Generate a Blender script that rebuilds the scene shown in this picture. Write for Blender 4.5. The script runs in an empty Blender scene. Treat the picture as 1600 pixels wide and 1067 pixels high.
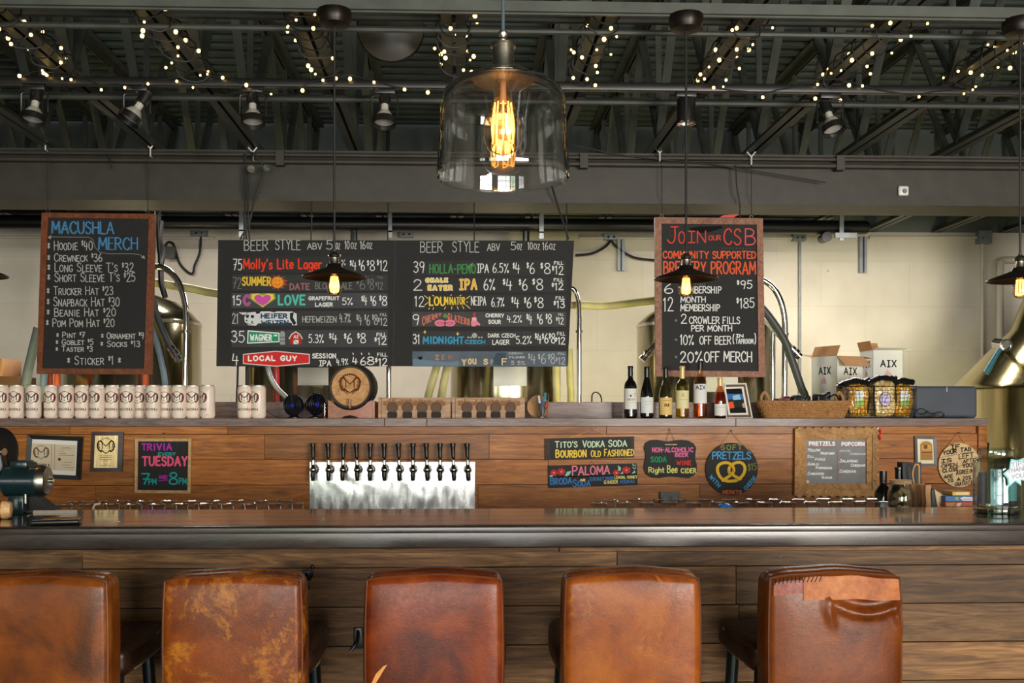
import bpy, bmesh, math, random
from mathutils import Vector, Matrix, Euler
sc = bpy.context.scene
col = sc.collection
RND = random.Random(7)
PI = math.pi

# ---------------------------------------------------------------- camera
F, CX, HY, YAW, EYE = 1600.0, 776.0, 645.0, math.radians(2.0), 1.45
cam_data = bpy.data.cameras.new('camera')
cam = bpy.data.objects.new('camera', cam_data)
col.objects.link(cam)
cam.location = (0, 0, EYE)
cam.rotation_euler = (PI / 2, 0, -YAW)
cam_data.sensor_width = 36.0
cam_data.lens = 36.0 * F / 1600.0
cam_data.shift_x = (800 - CX) / 1600.0
cam_data.shift_y = (HY - 533.5) / 1600.0
cam_data.clip_start = 0.05
sc.camera = cam

# ---------------------------------------------------------------- view, world, daylight
sc.view_settings.view_transform = 'Standard'
sc.view_settings.look = 'None'
sc.view_settings.gamma = 1.0
sc.view_settings.use_curve_mapping = False
sc.view_settings.exposure = 0.0
sc.cycles.max_bounces = 8
sc.cycles.diffuse_bounces = 4
sc.cycles.glossy_bounces = 4
sc.cycles.transmission_bounces = 6
sc.cycles.transparent_max_bounces = 32
sc.cycles.caustics_reflective = False
sc.cycles.caustics_refractive = False
sc.cycles.sample_clamp_indirect = 4.0
sc.cycles.use_denoising = True

world = bpy.data.worlds.new('World')
sc.world = world
world.use_nodes = True
world.node_tree.nodes['Background'].inputs[0].default_value = (0.75, 0.85, 1.0, 1)
world.node_tree.nodes['Background'].inputs[1].default_value = 1.0


def area(name, loc, rot, sx, sy, power, color):
    l = bpy.data.lights.new(name, 'AREA')
    l.shape = 'RECTANGLE'
    l.size, l.size_y = sx, sy
    l.energy = power
    l.color = color
    o = bpy.data.objects.new(name, l)
    o.location = loc
    o.rotation_euler = rot
    col.objects.link(o)
    return o


# daylight entering by the glazed street front behind the camera (window openings x0, x1, z0, z1)
FRONT_Y = -4.5
OPENINGS = [(-5.6, -3.9, 0.5, 2.5), (-2.95, -1.75, 0.15, 2.5), (-1.65, 0.95, 0.15, 2.5), (2.2, 5.6, 0.35, 2.6)]
DAY = [(50, (1.0, 0.97, 0.90)), (60, (0.72, 0.95, 0.62)), (280, (1.0, 0.97, 0.92)), (1000, (1.0, 0.94, 0.85))]   # the second looks out on foliage
for (a, b, c, d), (pw, tint) in zip(OPENINGS, DAY):
    area('daylight', ((a + b) / 2, FRONT_Y - 0.05, (c + d) / 2), (PI / 2, 0, 0), b - a, d - c, pw, tint)
# unseen strip lamps added behind the back bar to tint tanks and wall yellow
ADDED_STRIP_LAMPS = (-2.75, 1.0, 3.3)
for x in ADDED_STRIP_LAMPS:
    area('added_strip_light', (x, 6.56, 0.80), (PI / 2 + 0.25, 0, 0), 0.07, 0.9, 15, (1.0, 0.93, 0.25))
# unseen lamps added behind the girder to brighten the brewhouse wall (built below)
for x in (-2.3, 0.2, 2.7):
    area('added_fill_light', (x, 7.55, 2.98), (0, 0, 0), 1.25, 0.12, 46, (1.0, 0.92, 0.82))
# ---------------------------------------------------------------- helpers
_s, _c = math.sin(YAW), math.cos(YAW)


def W(px, py, Y):
    """point of the plane y = Y that the photograph shows at pixel (px, py)"""
    u, v = (px - CX) / F, (HY - py) / F
    t = Y / (_c - u * _s)
    return Vector(((_s + u * _c) * t, Y, EYE + v * t))


def PPM(px, Y):
    return F * (_c - (px - CX) / F * _s) / Y


ORG = {}


def tag(o, label, cat, group=None, kind=None):
    o['label'] = label
    o['category'] = cat
    if group:
        o['group'] = group
    if kind:
        o['kind'] = kind
    return o


def thing(name, label, cat, loc=(0, 0, 0), group=None, kind=None):
    o = bpy.data.objects.new(name, None)
    o.empty_display_size = 0.05
    col.objects.link(o)
    o.location = loc
    ORG[o.name] = Vector(loc)
    return tag(o, label, cat, group, kind)


def dup(root, loc, label=None, rz=None):
    """copy of a thing with copies of its parts and sub-parts"""
    r = root.copy()
    col.objects.link(r)
    r.location = loc
    if rz is not None:
        r.rotation_euler = (0, 0, rz)
    ORG[r.name] = Vector(loc)
    if label:
        r['label'] = label
    for ch in list(root.children):
        c = ch.copy()
        col.objects.link(c)
        c.parent = r
        for g in list(ch.children):
            d = g.copy()
            col.objects.link(d)
            d.parent = c
    return r


class MB:
    def __init__(self):
        self.bm = bmesh.new()

    def mesh(self, verts, faces):
        vs = [self.bm.verts.new(v) for v in verts]
        for f in faces:
            try:
                self.bm.faces.new([vs[i] for i in f])
            except ValueError:
                pass
        return self

    def box(self, c, s, rot=None, bev=0.0, seg=2):
        t = bmesh.new()
        bmesh.ops.create_cube(t, size=1.0)
        bmesh.ops.scale(t, vec=Vector(s), verts=t.verts)
        if bev > 0:
            bmesh.ops.bevel(t, geom=t.edges[:], offset=min(bev, min(s) * 0.45), segments=seg, affect='EDGES', profile=0.5)
        m = Matrix.Translation(Vector(c))
        if rot is not None:
            m = m @ (rot if isinstance(rot, Matrix) else Euler(rot).to_matrix().to_4x4())
        return self.merge(t, m)

    def bounds(self, x0, x1, y0, y1, z0, z1, bev=0.0, seg=2):
        return self.box(((x0 + x1) / 2, (y0 + y1) / 2, (z0 + z1) / 2), (abs(x1 - x0), abs(y1 - y0), abs(z1 - z0)), None, bev, seg)

    def merge(self, t, m=Matrix.Identity(4)):
        t.transform(m)
        me = bpy.data.meshes.new('tmp')
        t.to_mesh(me)
        t.free()
        self.bm.from_mesh(me)
        bpy.data.meshes.remove(me)
        return self

    def prism(self, pts, vec):
        vec = Vector(vec)
        n = len(pts)
        v = [Vector(p) for p in pts] + [Vector(p) + vec for p in pts]
        return self.mesh(v, [list(range(n)), list(range(2 * n - 1, n - 1, -1))] + [[i, (i + 1) % n, n + (i + 1) % n, n + i][::-1] for i in range(n)])

    def tube(self, pts, r, n=8, closed=False, cap=True):
        pts = [Vector(p) for p in pts]
        N = len(pts)
        rad = r if isinstance(r, (list, tuple)) else [r] * N
        tang = []
        for i in range(N):
            a = pts[(i - 1) % N] if (closed or i > 0) else pts[i]
            b = pts[(i + 1) % N] if (closed or i < N - 1) else pts[i]
            d = b - a
            tang.append(d.normalized() if d.length > 1e-9 else Vector((0, 0, 1)))
        up = Vector((0, 0, 1)) if abs(tang[0].z) < 0.9 else Vector((1, 0, 0))
        nrm = tang[0].cross(up).normalized()
        vs, fs = [], []
        for i in range(N):
            if i > 0:
                nrm = (nrm - tang[i] * nrm.dot(tang[i]))
                nrm = nrm.normalized() if nrm.length > 1e-6 else tang[i].orthogonal().normalized()
            bn = tang[i].cross(nrm)
            for k in range(n):
                a = 2 * PI * k / n
                vs.append(pts[i] + (nrm * math.cos(a) + bn * math.sin(a)) * rad[i])
        M = N if closed else N - 1
        for i in range(M):
            for k in range(n):
                j = (i + 1) % N
                fs.append([i * n + k, i * n + (k + 1) % n, j * n + (k + 1) % n, j * n + k])
        if not closed and cap:
            fs.append(list(range(n))[::-1])
            fs.append([(N - 1) * n + k for k in range(n)])
        return self.mesh(vs, fs)

    def cyl(self, a, b, r, r2=None, n=24):
        return self.tube([a, b], [r, r if r2 is None else r2], n)

    def lathe(self, prof, c=(0, 0, 0), n=32, m=None, a0=0.0, a1=2 * PI):
        c = Vector(c)
        full = abs(a1 - a0 - 2 * PI) < 1e-6
        K = n if full else n + 1
        vs, fs = [], []
        for (r, z) in prof:
            for k in range(K):
                a = a0 + (a1 - a0) * k / n
                p = Vector((max(r, 1e-5) * math.cos(a), max(r, 1e-5) * math.sin(a), z))
                vs.append(c + (m @ p if m else p))
        for i in range(len(prof) - 1):
            for k in range(n):
                k2 = (k + 1) % K
                fs.append([i * K + k, i * K + k2, (i + 1) * K + k2, (i + 1) * K + k])
        return self.mesh(vs, fs)

    def rbox(self, c, h, r, seg=3, mid=5, rot=None, deform=None):
        """soft box: half sizes h, edge radius r"""
        ax = []
        for k in range(3):
            hk, rk = h[k], min(r, h[k] * 0.999)
            lo = [-hk + rk * i / seg for i in range(seg)]
            md = [-(hk - rk) + 2 * (hk - rk) * i / mid for i in range(mid + 1)]
            ax.append(lo + md + [-x for x in lo[::-1]])
        n = len(ax[0])
        idx, vs, fs = {}, [], []

        def vert(i, j, k):
            key = (i, j, k)
            if key not in idx:
                p = Vector((ax[0][i], ax[1][j], ax[2][k]))
                q = Vector([max(-(h[t] - r), min(h[t] - r, p[t])) if h[t] > r else 0 for t in range(3)])
                d = p - q
                if d.length > 1e-9:
                    L = max(abs(d.x), abs(d.y), abs(d.z))
                    p = q + d.normalized() * min(r, max(L, 0))
                if deform:
                    p = deform(p)
                idx[key] = len(vs)
                vs.append(p)
            return idx[key]
        for a in range(n - 1):
            for b in range(n - 1):
                fs.append([vert(a, b, 0), vert(a, b + 1, 0), vert(a + 1, b + 1, 0), vert(a + 1, b, 0)])
                fs.append([vert(a, b, n - 1), vert(a + 1, b, n - 1), vert(a + 1, b + 1, n - 1), vert(a, b + 1, n - 1)])
                fs.append([vert(a, 0, b), vert(a + 1, 0, b), vert(a + 1, 0, b + 1), vert(a, 0, b + 1)])
                fs.append([vert(a, n - 1, b), vert(a, n - 1, b + 1), vert(a + 1, n - 1, b + 1), vert(a + 1, n - 1, b)])
                fs.append([vert(0, a, b), vert(0, a, b + 1), vert(0, a + 1, b + 1), vert(0, a + 1, b)])
                fs.append([vert(n - 1, a, b), vert(n - 1, a + 1, b), vert(n - 1, a + 1, b + 1), vert(n - 1, a, b + 1)])
        m = Matrix.Translation(Vector(c))
        if rot is not None:
            m = m @ Euler(rot).to_matrix().to_4x4()
        return self.mesh([m @ v for v in vs], fs)

    def sphere(self, c, r, n=12, sc_=(1, 1, 1)):
        t = bmesh.new()
        bmesh.ops.create_uvsphere(t, u_segments=n, v_segments=max(6, n // 2 + 2), radius=r)
        return self.merge(t, Matrix.Translation(Vector(c)) @ Matrix.Diagonal(Vector(sc_ + (1,) if isinstance(sc_, tuple) else tuple(sc_) + (1,))))

    def build(self, name, mat, parent=None, loc=None, ang=38, fix=True, label=None):
        bm = self.bm
        if fix:
            bmesh.ops.recalc_face_normals(bm, faces=bm.faces)
        me = bpy.data.meshes.new(name)
        o = bpy.data.objects.new(name, me)
        col.objects.link(o)
        org = Vector((0, 0, 0))
        if parent is not None:
            org = ORG[parent.name]
            o.parent = parent
        elif loc is not None:
            org = Vector(loc)
            o.location = org
        bmesh.ops.translate(bm, vec=-org, verts=bm.verts)
        bm.to_mesh(me)
        bm.free()
        if mat is not None:
            me.materials.append(mat)
        me.polygons.foreach_set('use_smooth', [True] * len(me.polygons))
        me.set_sharp_from_angle(angle=math.radians(ang))
        ORG[o.name] = org
        if label:
            o['label'] = label
        return o


def struct(name, mb, mat, ang=30):
    o = mb.build(name, mat, None, (0, 0, 0), ang)
    o['kind'] = 'structure'
    return o


def smooth_path(pts, k=8, closed=False):
    pts = [Vector(p) for p in pts]
    n = len(pts)
    out = []
    for i in range(n if closed else n - 1):
        p1, p2 = pts[i], pts[(i + 1) % n]
        p0 = pts[i - 1] if (closed or i > 0) else p1 * 2 - p2
        p3 = pts[(i + 2) % n] if (closed or i < n - 2) else p2 * 2 - p1
        for j in range(k):
            t = j / k
            out.append(0.5 * ((2 * p1) + (p2 - p0) * t + (2 * p0 - 5 * p1 + 4 * p2 - p3) * t * t + (3 * p1 - p0 - 3 * p2 + p3) * t ** 3))
    if not closed:
        out.append(pts[-1])
    return out


# ---------------------------------------------------------------- materials
MATS = {}


def srgb(c):
    if isinstance(c, str):
        c = tuple(int(c[i:i + 2], 16) for i in (0, 2, 4))
    return tuple((x / 255 / 12.92) if x / 255 <= 0.04045 else ((x / 255 + 0.055) / 1.055) ** 2.4 for x in c) + (1.0,)


class NT:
    def __init__(self, name):
        self.m = bpy.data.materials.new(name)
        self.m.use_nodes = True
        self.t = self.m.node_tree
        self.b = self.t.nodes['Principled BSDF']
        self.out = self.t.nodes['Material Output']

    def n(self, typ, **kw):
        nd = self.t.nodes.new(typ)
        for k, v in kw.items():
            if k.startswith('i_'):
                nd.inputs[k[2:].replace('_', ' ')].default_value = v
            else:
                setattr(nd, k, v)
        return nd

    def l(self, a, b):
        self.t.links.new(a, b)

    def coords(self, scale=(1, 1, 1), island=0.0):
        tc = self.n('ShaderNodeTexCoord')
        mp = self.n('ShaderNodeMapping')
        mp.inputs['Scale'].default_value = scale
        self.l(tc.outputs['Object'], mp.inputs['Vector'])
        if island:
            g = self.n('ShaderNodeNewGeometry')
            ad = self.n('ShaderNodeVectorMath', operation='SCALE')
            cb = self.n('ShaderNodeCombineXYZ')
            self.l(g.outputs['Random Per Island'], cb.inputs[0])
            self.l(g.outputs['Random Per Island'], cb.inputs[2])
            ad.inputs['Scale'].default_value = island
            self.l(cb.outputs[0], ad.inputs[0])
            self.l(ad.outputs[0], mp.inputs['Location'])
        return mp.outputs[0]

    def noise(self, vec, scale, detail=4, rough=0.55, dist=0.0):
        nd = self.n('ShaderNodeTexNoise')
        nd.inputs['Scale'].default_value = scale
        nd.inputs['Detail'].default_value = detail
        nd.inputs['Roughness'].default_value = rough
        nd.inputs['Distortion'].default_value = dist
        self.l(vec, nd.inputs['Vector'])
        return nd.outputs['Fac']

    def ramp(self, fac, stops):
        nd = self.n('ShaderNodeValToRGB')
        e = nd.color_ramp.elements
        while len(e) < len(stops):
            e.new(0.5)
        for k, (p, c) in enumerate(stops):
            e[k].position = p
            e[k].color = c if len(c) == 4 else tuple(c) + (1,)
        self.l(fac, nd.inputs[0])
        return nd.outputs[0]

    def mix(self, fac, a, b, mode='MIX'):
        nd = self.n('ShaderNodeMix', data_type='RGBA', blend_type=mode)
        if isinstance(fac, (int, float)):
            nd.inputs[0].default_value = fac
        else:
            self.l(fac, nd.inputs[0])
        for s, v in ((6, a), (7, b)):
            if isinstance(v, tuple):
                nd.inputs[s].default_value = v
            else:
                self.l(v, nd.inputs[s])
        return nd.outputs[2]

    def bump(self, h, strength=0.2, dist=0.01):
        nd = self.n('ShaderNodeBump')
        nd.inputs['Strength'].default_value = strength
        nd.inputs['Distance'].default_value = dist
        self.l(h, nd.inputs['Height'])
        self.l(nd.outputs[0], self.b.inputs['Normal'])

    def set(self, **kw):
        for k, v in kw.items():
            k = k.replace('_', ' ')
            if isinstance(v, bpy.types.NodeSocket):
                self.l(v, self.b.inputs[k])
            else:
                self.b.inputs[k].default_value = v
        return self


def plain(name, color, rough=0.5, metal=0.0, var=0.06, spec=0.5, coat=0.0, bump=0.0, bscale=60):
    """paint, plastic, paper, metal: a base colour with slight uneven wear"""
    key = (name, color, rough, metal, var, spec, coat, bump)
    if key in MATS:
        return MATS[key]
    t = NT(name)
    c = srgb(color)
    v = t.coords()
    f = t.noise(v, 9.0, 3)
    lo = tuple(max(0, x * (1 - var * 2)) for x in c[:3]) + (1,)
    hi = tuple(min(1, x * (1 + var * 2)) for x in c[:3]) + (1,)
    t.set(Base_Color=t.ramp(f, [(0.3, lo), (0.7, hi)]), Roughness=rough, Metallic=metal, Specular_IOR_Level=spec, Coat_Weight=coat)
    if bump:
        t.bump(t.noise(v, bscale, 4), bump, 0.004)
    MATS[key] = t.m
    return t.m


def chalk(color):
    key = ('chalk', color)
    if key not in MATS:
        t = NT('chalk_paint')
        t.set(Base_Color=srgb(color), Roughness=0.85, Specular_IOR_Level=0.2)
        MATS[key] = t.m
    return MATS[key]


def wood(name, dark, mid, light, rough=0.45, scale=(1.2, 9, 14), island=7.0, coat=0.0, knots=True, vari=0.35, bump=0.15, coat_rough=0.1):
    t = NT(name)
    v = t.coords(scale, island)
    g1 = t.noise(v, 2.2, 6, 0.6, 2.2)
    g2 = t.noise(v, 14.0, 3, 0.6, 0.3)
    c1 = t.ramp(g1, [(0.25, srgb(dark)), (0.5, srgb(mid)), (0.78, srgb(light))])
    c2 = t.mix(0.35, c1, t.ramp(g2, [(0.3, (0.25, 0.25, 0.25)), (0.65, (1, 1, 1))]), 'MULTIPLY')
    if island:
        g = t.n('ShaderNodeNewGeometry')
        tint = t.ramp(g.outputs['Random Per Island'], [(0.0, (1 - vari,) * 3), (0.5, (1.0, 1.0, 1.0)), (1.0, (1 + vari * 0.6, 1 + vari * 0.5, 1 + vari * 0.4))])
        c2 = t.mix(1.0, c2, tint, 'MULTIPLY')
    if knots:
        vk = t.coords((1.6, 3.0, 5.0), island)
        vo = t.n('ShaderNodeTexVoronoi')
        vo.inputs['Scale'].default_value = 1.3
        t.l(vk, vo.inputs['Vector'])
        k = t.ramp(vo.outputs['Distance'], [(0.03, (0.22, 0.2, 0.2)), (0.16, (1, 1, 1))])
        c2 = t.mix(0.8, c2, k, 'MULTIPLY')
    t.set(Base_Color=c2, Roughness=rough, Coat_Weight=coat, Coat_Roughness=coat_rough, Specular_IOR_Level=0.35)
    if bump:
        t.bump(g2, bump, 0.002)
    return t.m


def thin_glass(name, tint=(1, 1, 1, 1), edge=1.0, rough=0.02):
    """a thin clear pane or shell: light goes straight through, more is mirrored at grazing angles"""
    t = NT(name)
    tr = t.n('ShaderNodeBsdfTransparent')
    tr.inputs[0].default_value = tint
    gl = t.n('ShaderNodeBsdfGlossy')
    gl.inputs['Roughness'].default_value = rough
    lw = t.n('ShaderNodeLayerWeight')
    lw.inputs['Blend'].default_value = 0.5
    pw = t.n('ShaderNodeMath', operation='POWER')
    pw.inputs[1].default_value = 3.2
    t.l(lw.outputs['Facing'], pw.inputs[0])
    mu = t.n('ShaderNodeMath', operation='MULTIPLY_ADD')
    mu.inputs[1].default_value = 0.75 * edge
    mu.inputs[2].default_value = 0.045 * edge
    mu.use_clamp = True
    t.l(pw.outputs[0], mu.inputs[0])
    mx = t.n('ShaderNodeMixShader')
    t.l(mu.outputs[0], mx.inputs[0])
    t.l(tr.outputs[0], mx.inputs[1])
    t.l(gl.outputs[0], mx.inputs[2])
    t.l(mx.outputs[0], t.out.inputs[0])
    return t.m


def glow(name, color, strength, sample=True):
    t = NT(name)
    t.set(Base_Color=(0, 0, 0, 1), Emission_Color=color, Emission_Strength=strength)
    if not sample:
        t.m.cycles.emission_sampling = 'NONE'
    return t.m


def steel(name, color=(0.62, 0.60, 0.55), rough=0.22, aniso=(1, 1, 60), var=0.25, bump=0.0):
    t = NT(name)
    v = t.coords(aniso)
    f = t.noise(v, 4.0, 4)
    lo = tuple(x * (1 - var) for x in color) + (1,)
    t.set(Base_Color=t.ramp(f, [(0.3, lo), (0.7, tuple(color) + (1,))]), Metallic=1.0,
          Roughness=t.ramp(f, [(0.3, (rough * 1.3,) * 3), (0.7, (rough * 0.8,) * 3)]))
    if bump:
        t.bump(t.noise(t.coords((1, 1, 1)), 3.0, 2), bump, 0.05)
    return t.m


def leather(name, dark, mid, light, worn, wear=0.0, seed=0.0, rough=0.36):
    t = NT(name)
    tc = t.n('ShaderNodeTexCoord')
    mp = t.n('ShaderNodeMapping')
    mp.inputs['Location'].default_value = (seed, seed * 1.7, seed * 0.6)
    t.l(tc.outputs['Object'], mp.inputs['Vector'])
    v = mp.outputs[0]
    big = t.noise(v, 5.0, 5, 0.6, 0.6)
    fine = t.noise(v, 55.0, 5, 0.65)
    c = t.ramp(big, [(0.34, srgb(dark)), (0.5, srgb(mid)), (0.66, srgb(light))])
    c = t.mix(0.45, c, t.ramp(fine, [(0.3, (0.55, 0.5, 0.48)), (0.6, (1.05, 1.05, 1.05))]), 'MULTIPLY')
    if wear > 0:
        w = t.noise(v, 8.0, 9, 0.78, 0.4)
        m = t.ramp(w, [(0.60 - 0.09 * wear, (0, 0, 0)), (0.68 - 0.07 * wear, (1, 1, 1))])
        c = t.mix(m, c, srgb(worn))
    sc_ = t.n('ShaderNodeTexVoronoi')
    sc_.inputs['Scale'].default_value = 260
    t.l(v, sc_.inputs['Vector'])
    ad = t.n('ShaderNodeMath', operation='ADD')
    t.l(fine, ad.inputs[0])
    mu = t.n('ShaderNodeMath', operation='MULTIPLY')
    mu.inputs[1].default_value = 0.25
    t.l(sc_.outputs['Distance'], mu.inputs[0])
    t.l(mu.outputs[0], ad.inputs[1])
    t.set(Base_Color=c, Roughness=t.ramp(fine, [(0.3, (rough + 0.06,) * 3), (0.7, (rough - 0.06,) * 3)]), Specular_IOR_Level=0.22)
    t.bump(ad.outputs[0], 0.13, 0.004)
    return t.m


# ---------------------------------------------------------------- hand lettering
GL = {}


def _g(s):
    for line in s.strip().split('\n'):
        ch, w, body = line.strip().split('|')
        st = []
        for part in body.split('/'):
            sm = part.startswith('~')
            pts = [tuple(float(q) for q in p.split(',')) for p in part.lstrip('~').split()]
            if sm:
                pts = [(p.x, p.y) for p in smooth_path([(x, y, 0) for x, y in pts], 4)]
            st.append(pts)
        GL[ch] = (float(w), st)


_g('''A|.7|0,0 .35,1 .7,0/.13,.35 .57,.35
B|.58|0,0 0,1/~0,1 .35,.97 .5,.77 .36,.57 0,.53/~0,.53 .42,.5 .58,.27 .42,.03 0,0
C|.62|~.6,.8 .5,.96 .32,1 .09,.82 0,.5 .09,.18 .32,0 .52,.05 .62,.2
D|.62|0,0 0,1/~0,1 .35,.95 .6,.7 .62,.4 .45,.1 0,0
E|.5|.5,1 0,1 0,0 .52,0/0,.52 .4,.52
F|.48|.5,1 0,1 0,0/0,.52 .38,.52
G|.64|~.6,.82 .48,.98 .3,1 .07,.8 0,.5 .08,.16 .32,0 .55,.1 .62,.4/.62,.42 .36,.42
H|.6|0,0 0,1/.6,0 .6,1/0,.52 .6,.52
I|.3|.15,0 .15,1
J|.5|~.42,1 .42,.3 .3,.02 .12,.02 0,.2/.2,1 .6,1
K|.56|0,0 0,1/.54,1 0,.45/.16,.6 .58,0
L|.48|0,1 0,0 .5,0
M|.78|0,0 .06,1 .39,.3 .72,1 .78,0
N|.62|0,0 0,1 .62,0 .62,1
O|.66|~.33,1 .1,.86 0,.5 .1,.14 .33,0 .56,.14 .66,.5 .56,.86 .33,1
P|.54|0,0 0,1/~0,1 .4,.97 .55,.75 .4,.5 0,.45
Q|.66|~.33,1 .1,.86 0,.5 .1,.14 .33,0 .56,.14 .66,.5 .56,.86 .33,1/.4,.25 .7,-.08
R|.58|0,0 0,1/~0,1 .4,.97 .53,.76 .4,.53 0,.48/.22,.48 .6,0
S|.54|~.5,.84 .38,.98 .2,.99 .04,.84 .06,.64 .28,.52 .48,.38 .52,.18 .36,.02 .16,.01 0,.16
T|.62|0,1 .62,1/.31,1 .31,0
U|.6|~0,1 0,.4 .1,.08 .3,0 .5,.08 .6,.4 .6,1
V|.64|0,1 .32,0 .64,1
W|.86|0,1 .2,0 .43,.7 .66,0 .86,1
X|.6|0,0 .6,1/0,1 .6,0
Y|.6|0,1 .3,.48 .6,1/.3,.48 .3,0
Z|.56|0,1 .56,1 0,0 .58,0
1|.26|0,.82 .16,1 .16,0
2|.52|~.02,.78 .12,.96 .3,1 .46,.84 .42,.6 .2,.28 0,0/0,0 .54,0
3|.5|~.02,.9 .2,1 .42,.9 .4,.66 .18,.54/~.18,.54 .44,.44 .5,.22 .34,.02 .14,.02 0,.14
4|.54|.1,1 0,.42 .54,.42/.4,.8 .36,0
5|.5|.46,1 .08,1 .04,.58/~.04,.58 .28,.64 .48,.46 .46,.18 .26,.01 0,.1
6|.52|~.36,1 .12,.72 0,.34 .08,.07 .28,0 .48,.12 .5,.36 .34,.52 .14,.46 .03,.28
7|.5|0,1 .5,1 .16,0/.1,.5 .42,.5
8|.52|~.26,.54 .06,.7 .06,.9 .26,1 .46,.9 .46,.7 .26,.54 .02,.36 .02,.1 .26,0 .5,.1 .5,.36 .26,.54
9|.5|~.46,.72 .34,.54 .12,.54 0,.76 .1,.96 .3,1 .46,.86 .46,.6 .34,0
0|.54|~.27,1 .06,.82 0,.5 .06,.18 .27,0 .48,.18 .54,.5 .48,.82 .27,1
$|.44|~.4,.8 .3,.9 .1,.88 .04,.7 .2,.54 .38,.42 .36,.18 .2,.1 .02,.2/.21,1.05 .21,-.05
%|.66|.08,0 .56,1/~.1,.98 .0,.86 .1,.74 .2,.86 .1,.98/~.56,.26 .46,.14 .56,.02 .66,.14 .56,.26
*|.34|.0,.3 .34,.7/.34,.3 0,.7/.17,.2 .17,.8
.|.12|.04,0 .08,.04
,|.14|.08,.04 .02,-.14
-|.36|.02,.48 .34,.48
'|.12|.08,1 .04,.78
(|.24|~.22,1.1 .04,.8 .04,.2 .22,-.1
)|.24|~.02,1.1 .2,.8 .2,.2 .02,-.1
!|.4|0,0 .4,0/0,1 .4,1/.2,0 .2,1
a|.46|~.44,.5 .28,.62 .08,.52 0,.28 .1,.04 .28,.02 .44,.2/.44,.6 .46,0
e|.44|~.02,.32 .42,.34 .38,.56 .2,.62 .03,.46 .02,.2 .18,.0 .42,.1
g|.46|~.44,.5 .26,.62 .06,.52 .02,.3 .14,.06 .32,.06 .44,.24/~.44,.6 .46,-.1 .36,-.3 .14,-.32 .02,-.2
h|.44|0,1 0,0/~0,.4 .2,.6 .38,.55 .42,.3 .44,0
i|.16|.08,.58 .08,0/.06,.8 .1,.84
l|.16|.06,1 .06,0
n|.44|0,.6 0,0/~0,.4 .2,.6 .38,.55 .42,.3 .44,0
o|.46|~.23,.62 .04,.5 0,.3 .06,.08 .23,0 .4,.08 .46,.3 .42,.5 .23,.62
r|.34|0,.6 0,0/~0,.36 .14,.58 .34,.58
s|.38|~.36,.5 .2,.62 .04,.5 .12,.34 .32,.26 .36,.1 .18,0 0,.1
t|.34|.14,.95 .14,.1 .3,.02/0,.66 .32,.66
u|.44|~0,.6 0,.2 .12,.02 .3,.04 .42,.24/.42,.6 .44,0
y|.44|.02,.6 .22,.05/~.44,.6 .28,.1 .12,-.26 .0,-.3
z|.36|0,.58 .36,.58 0,0 .38,0''')


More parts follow.
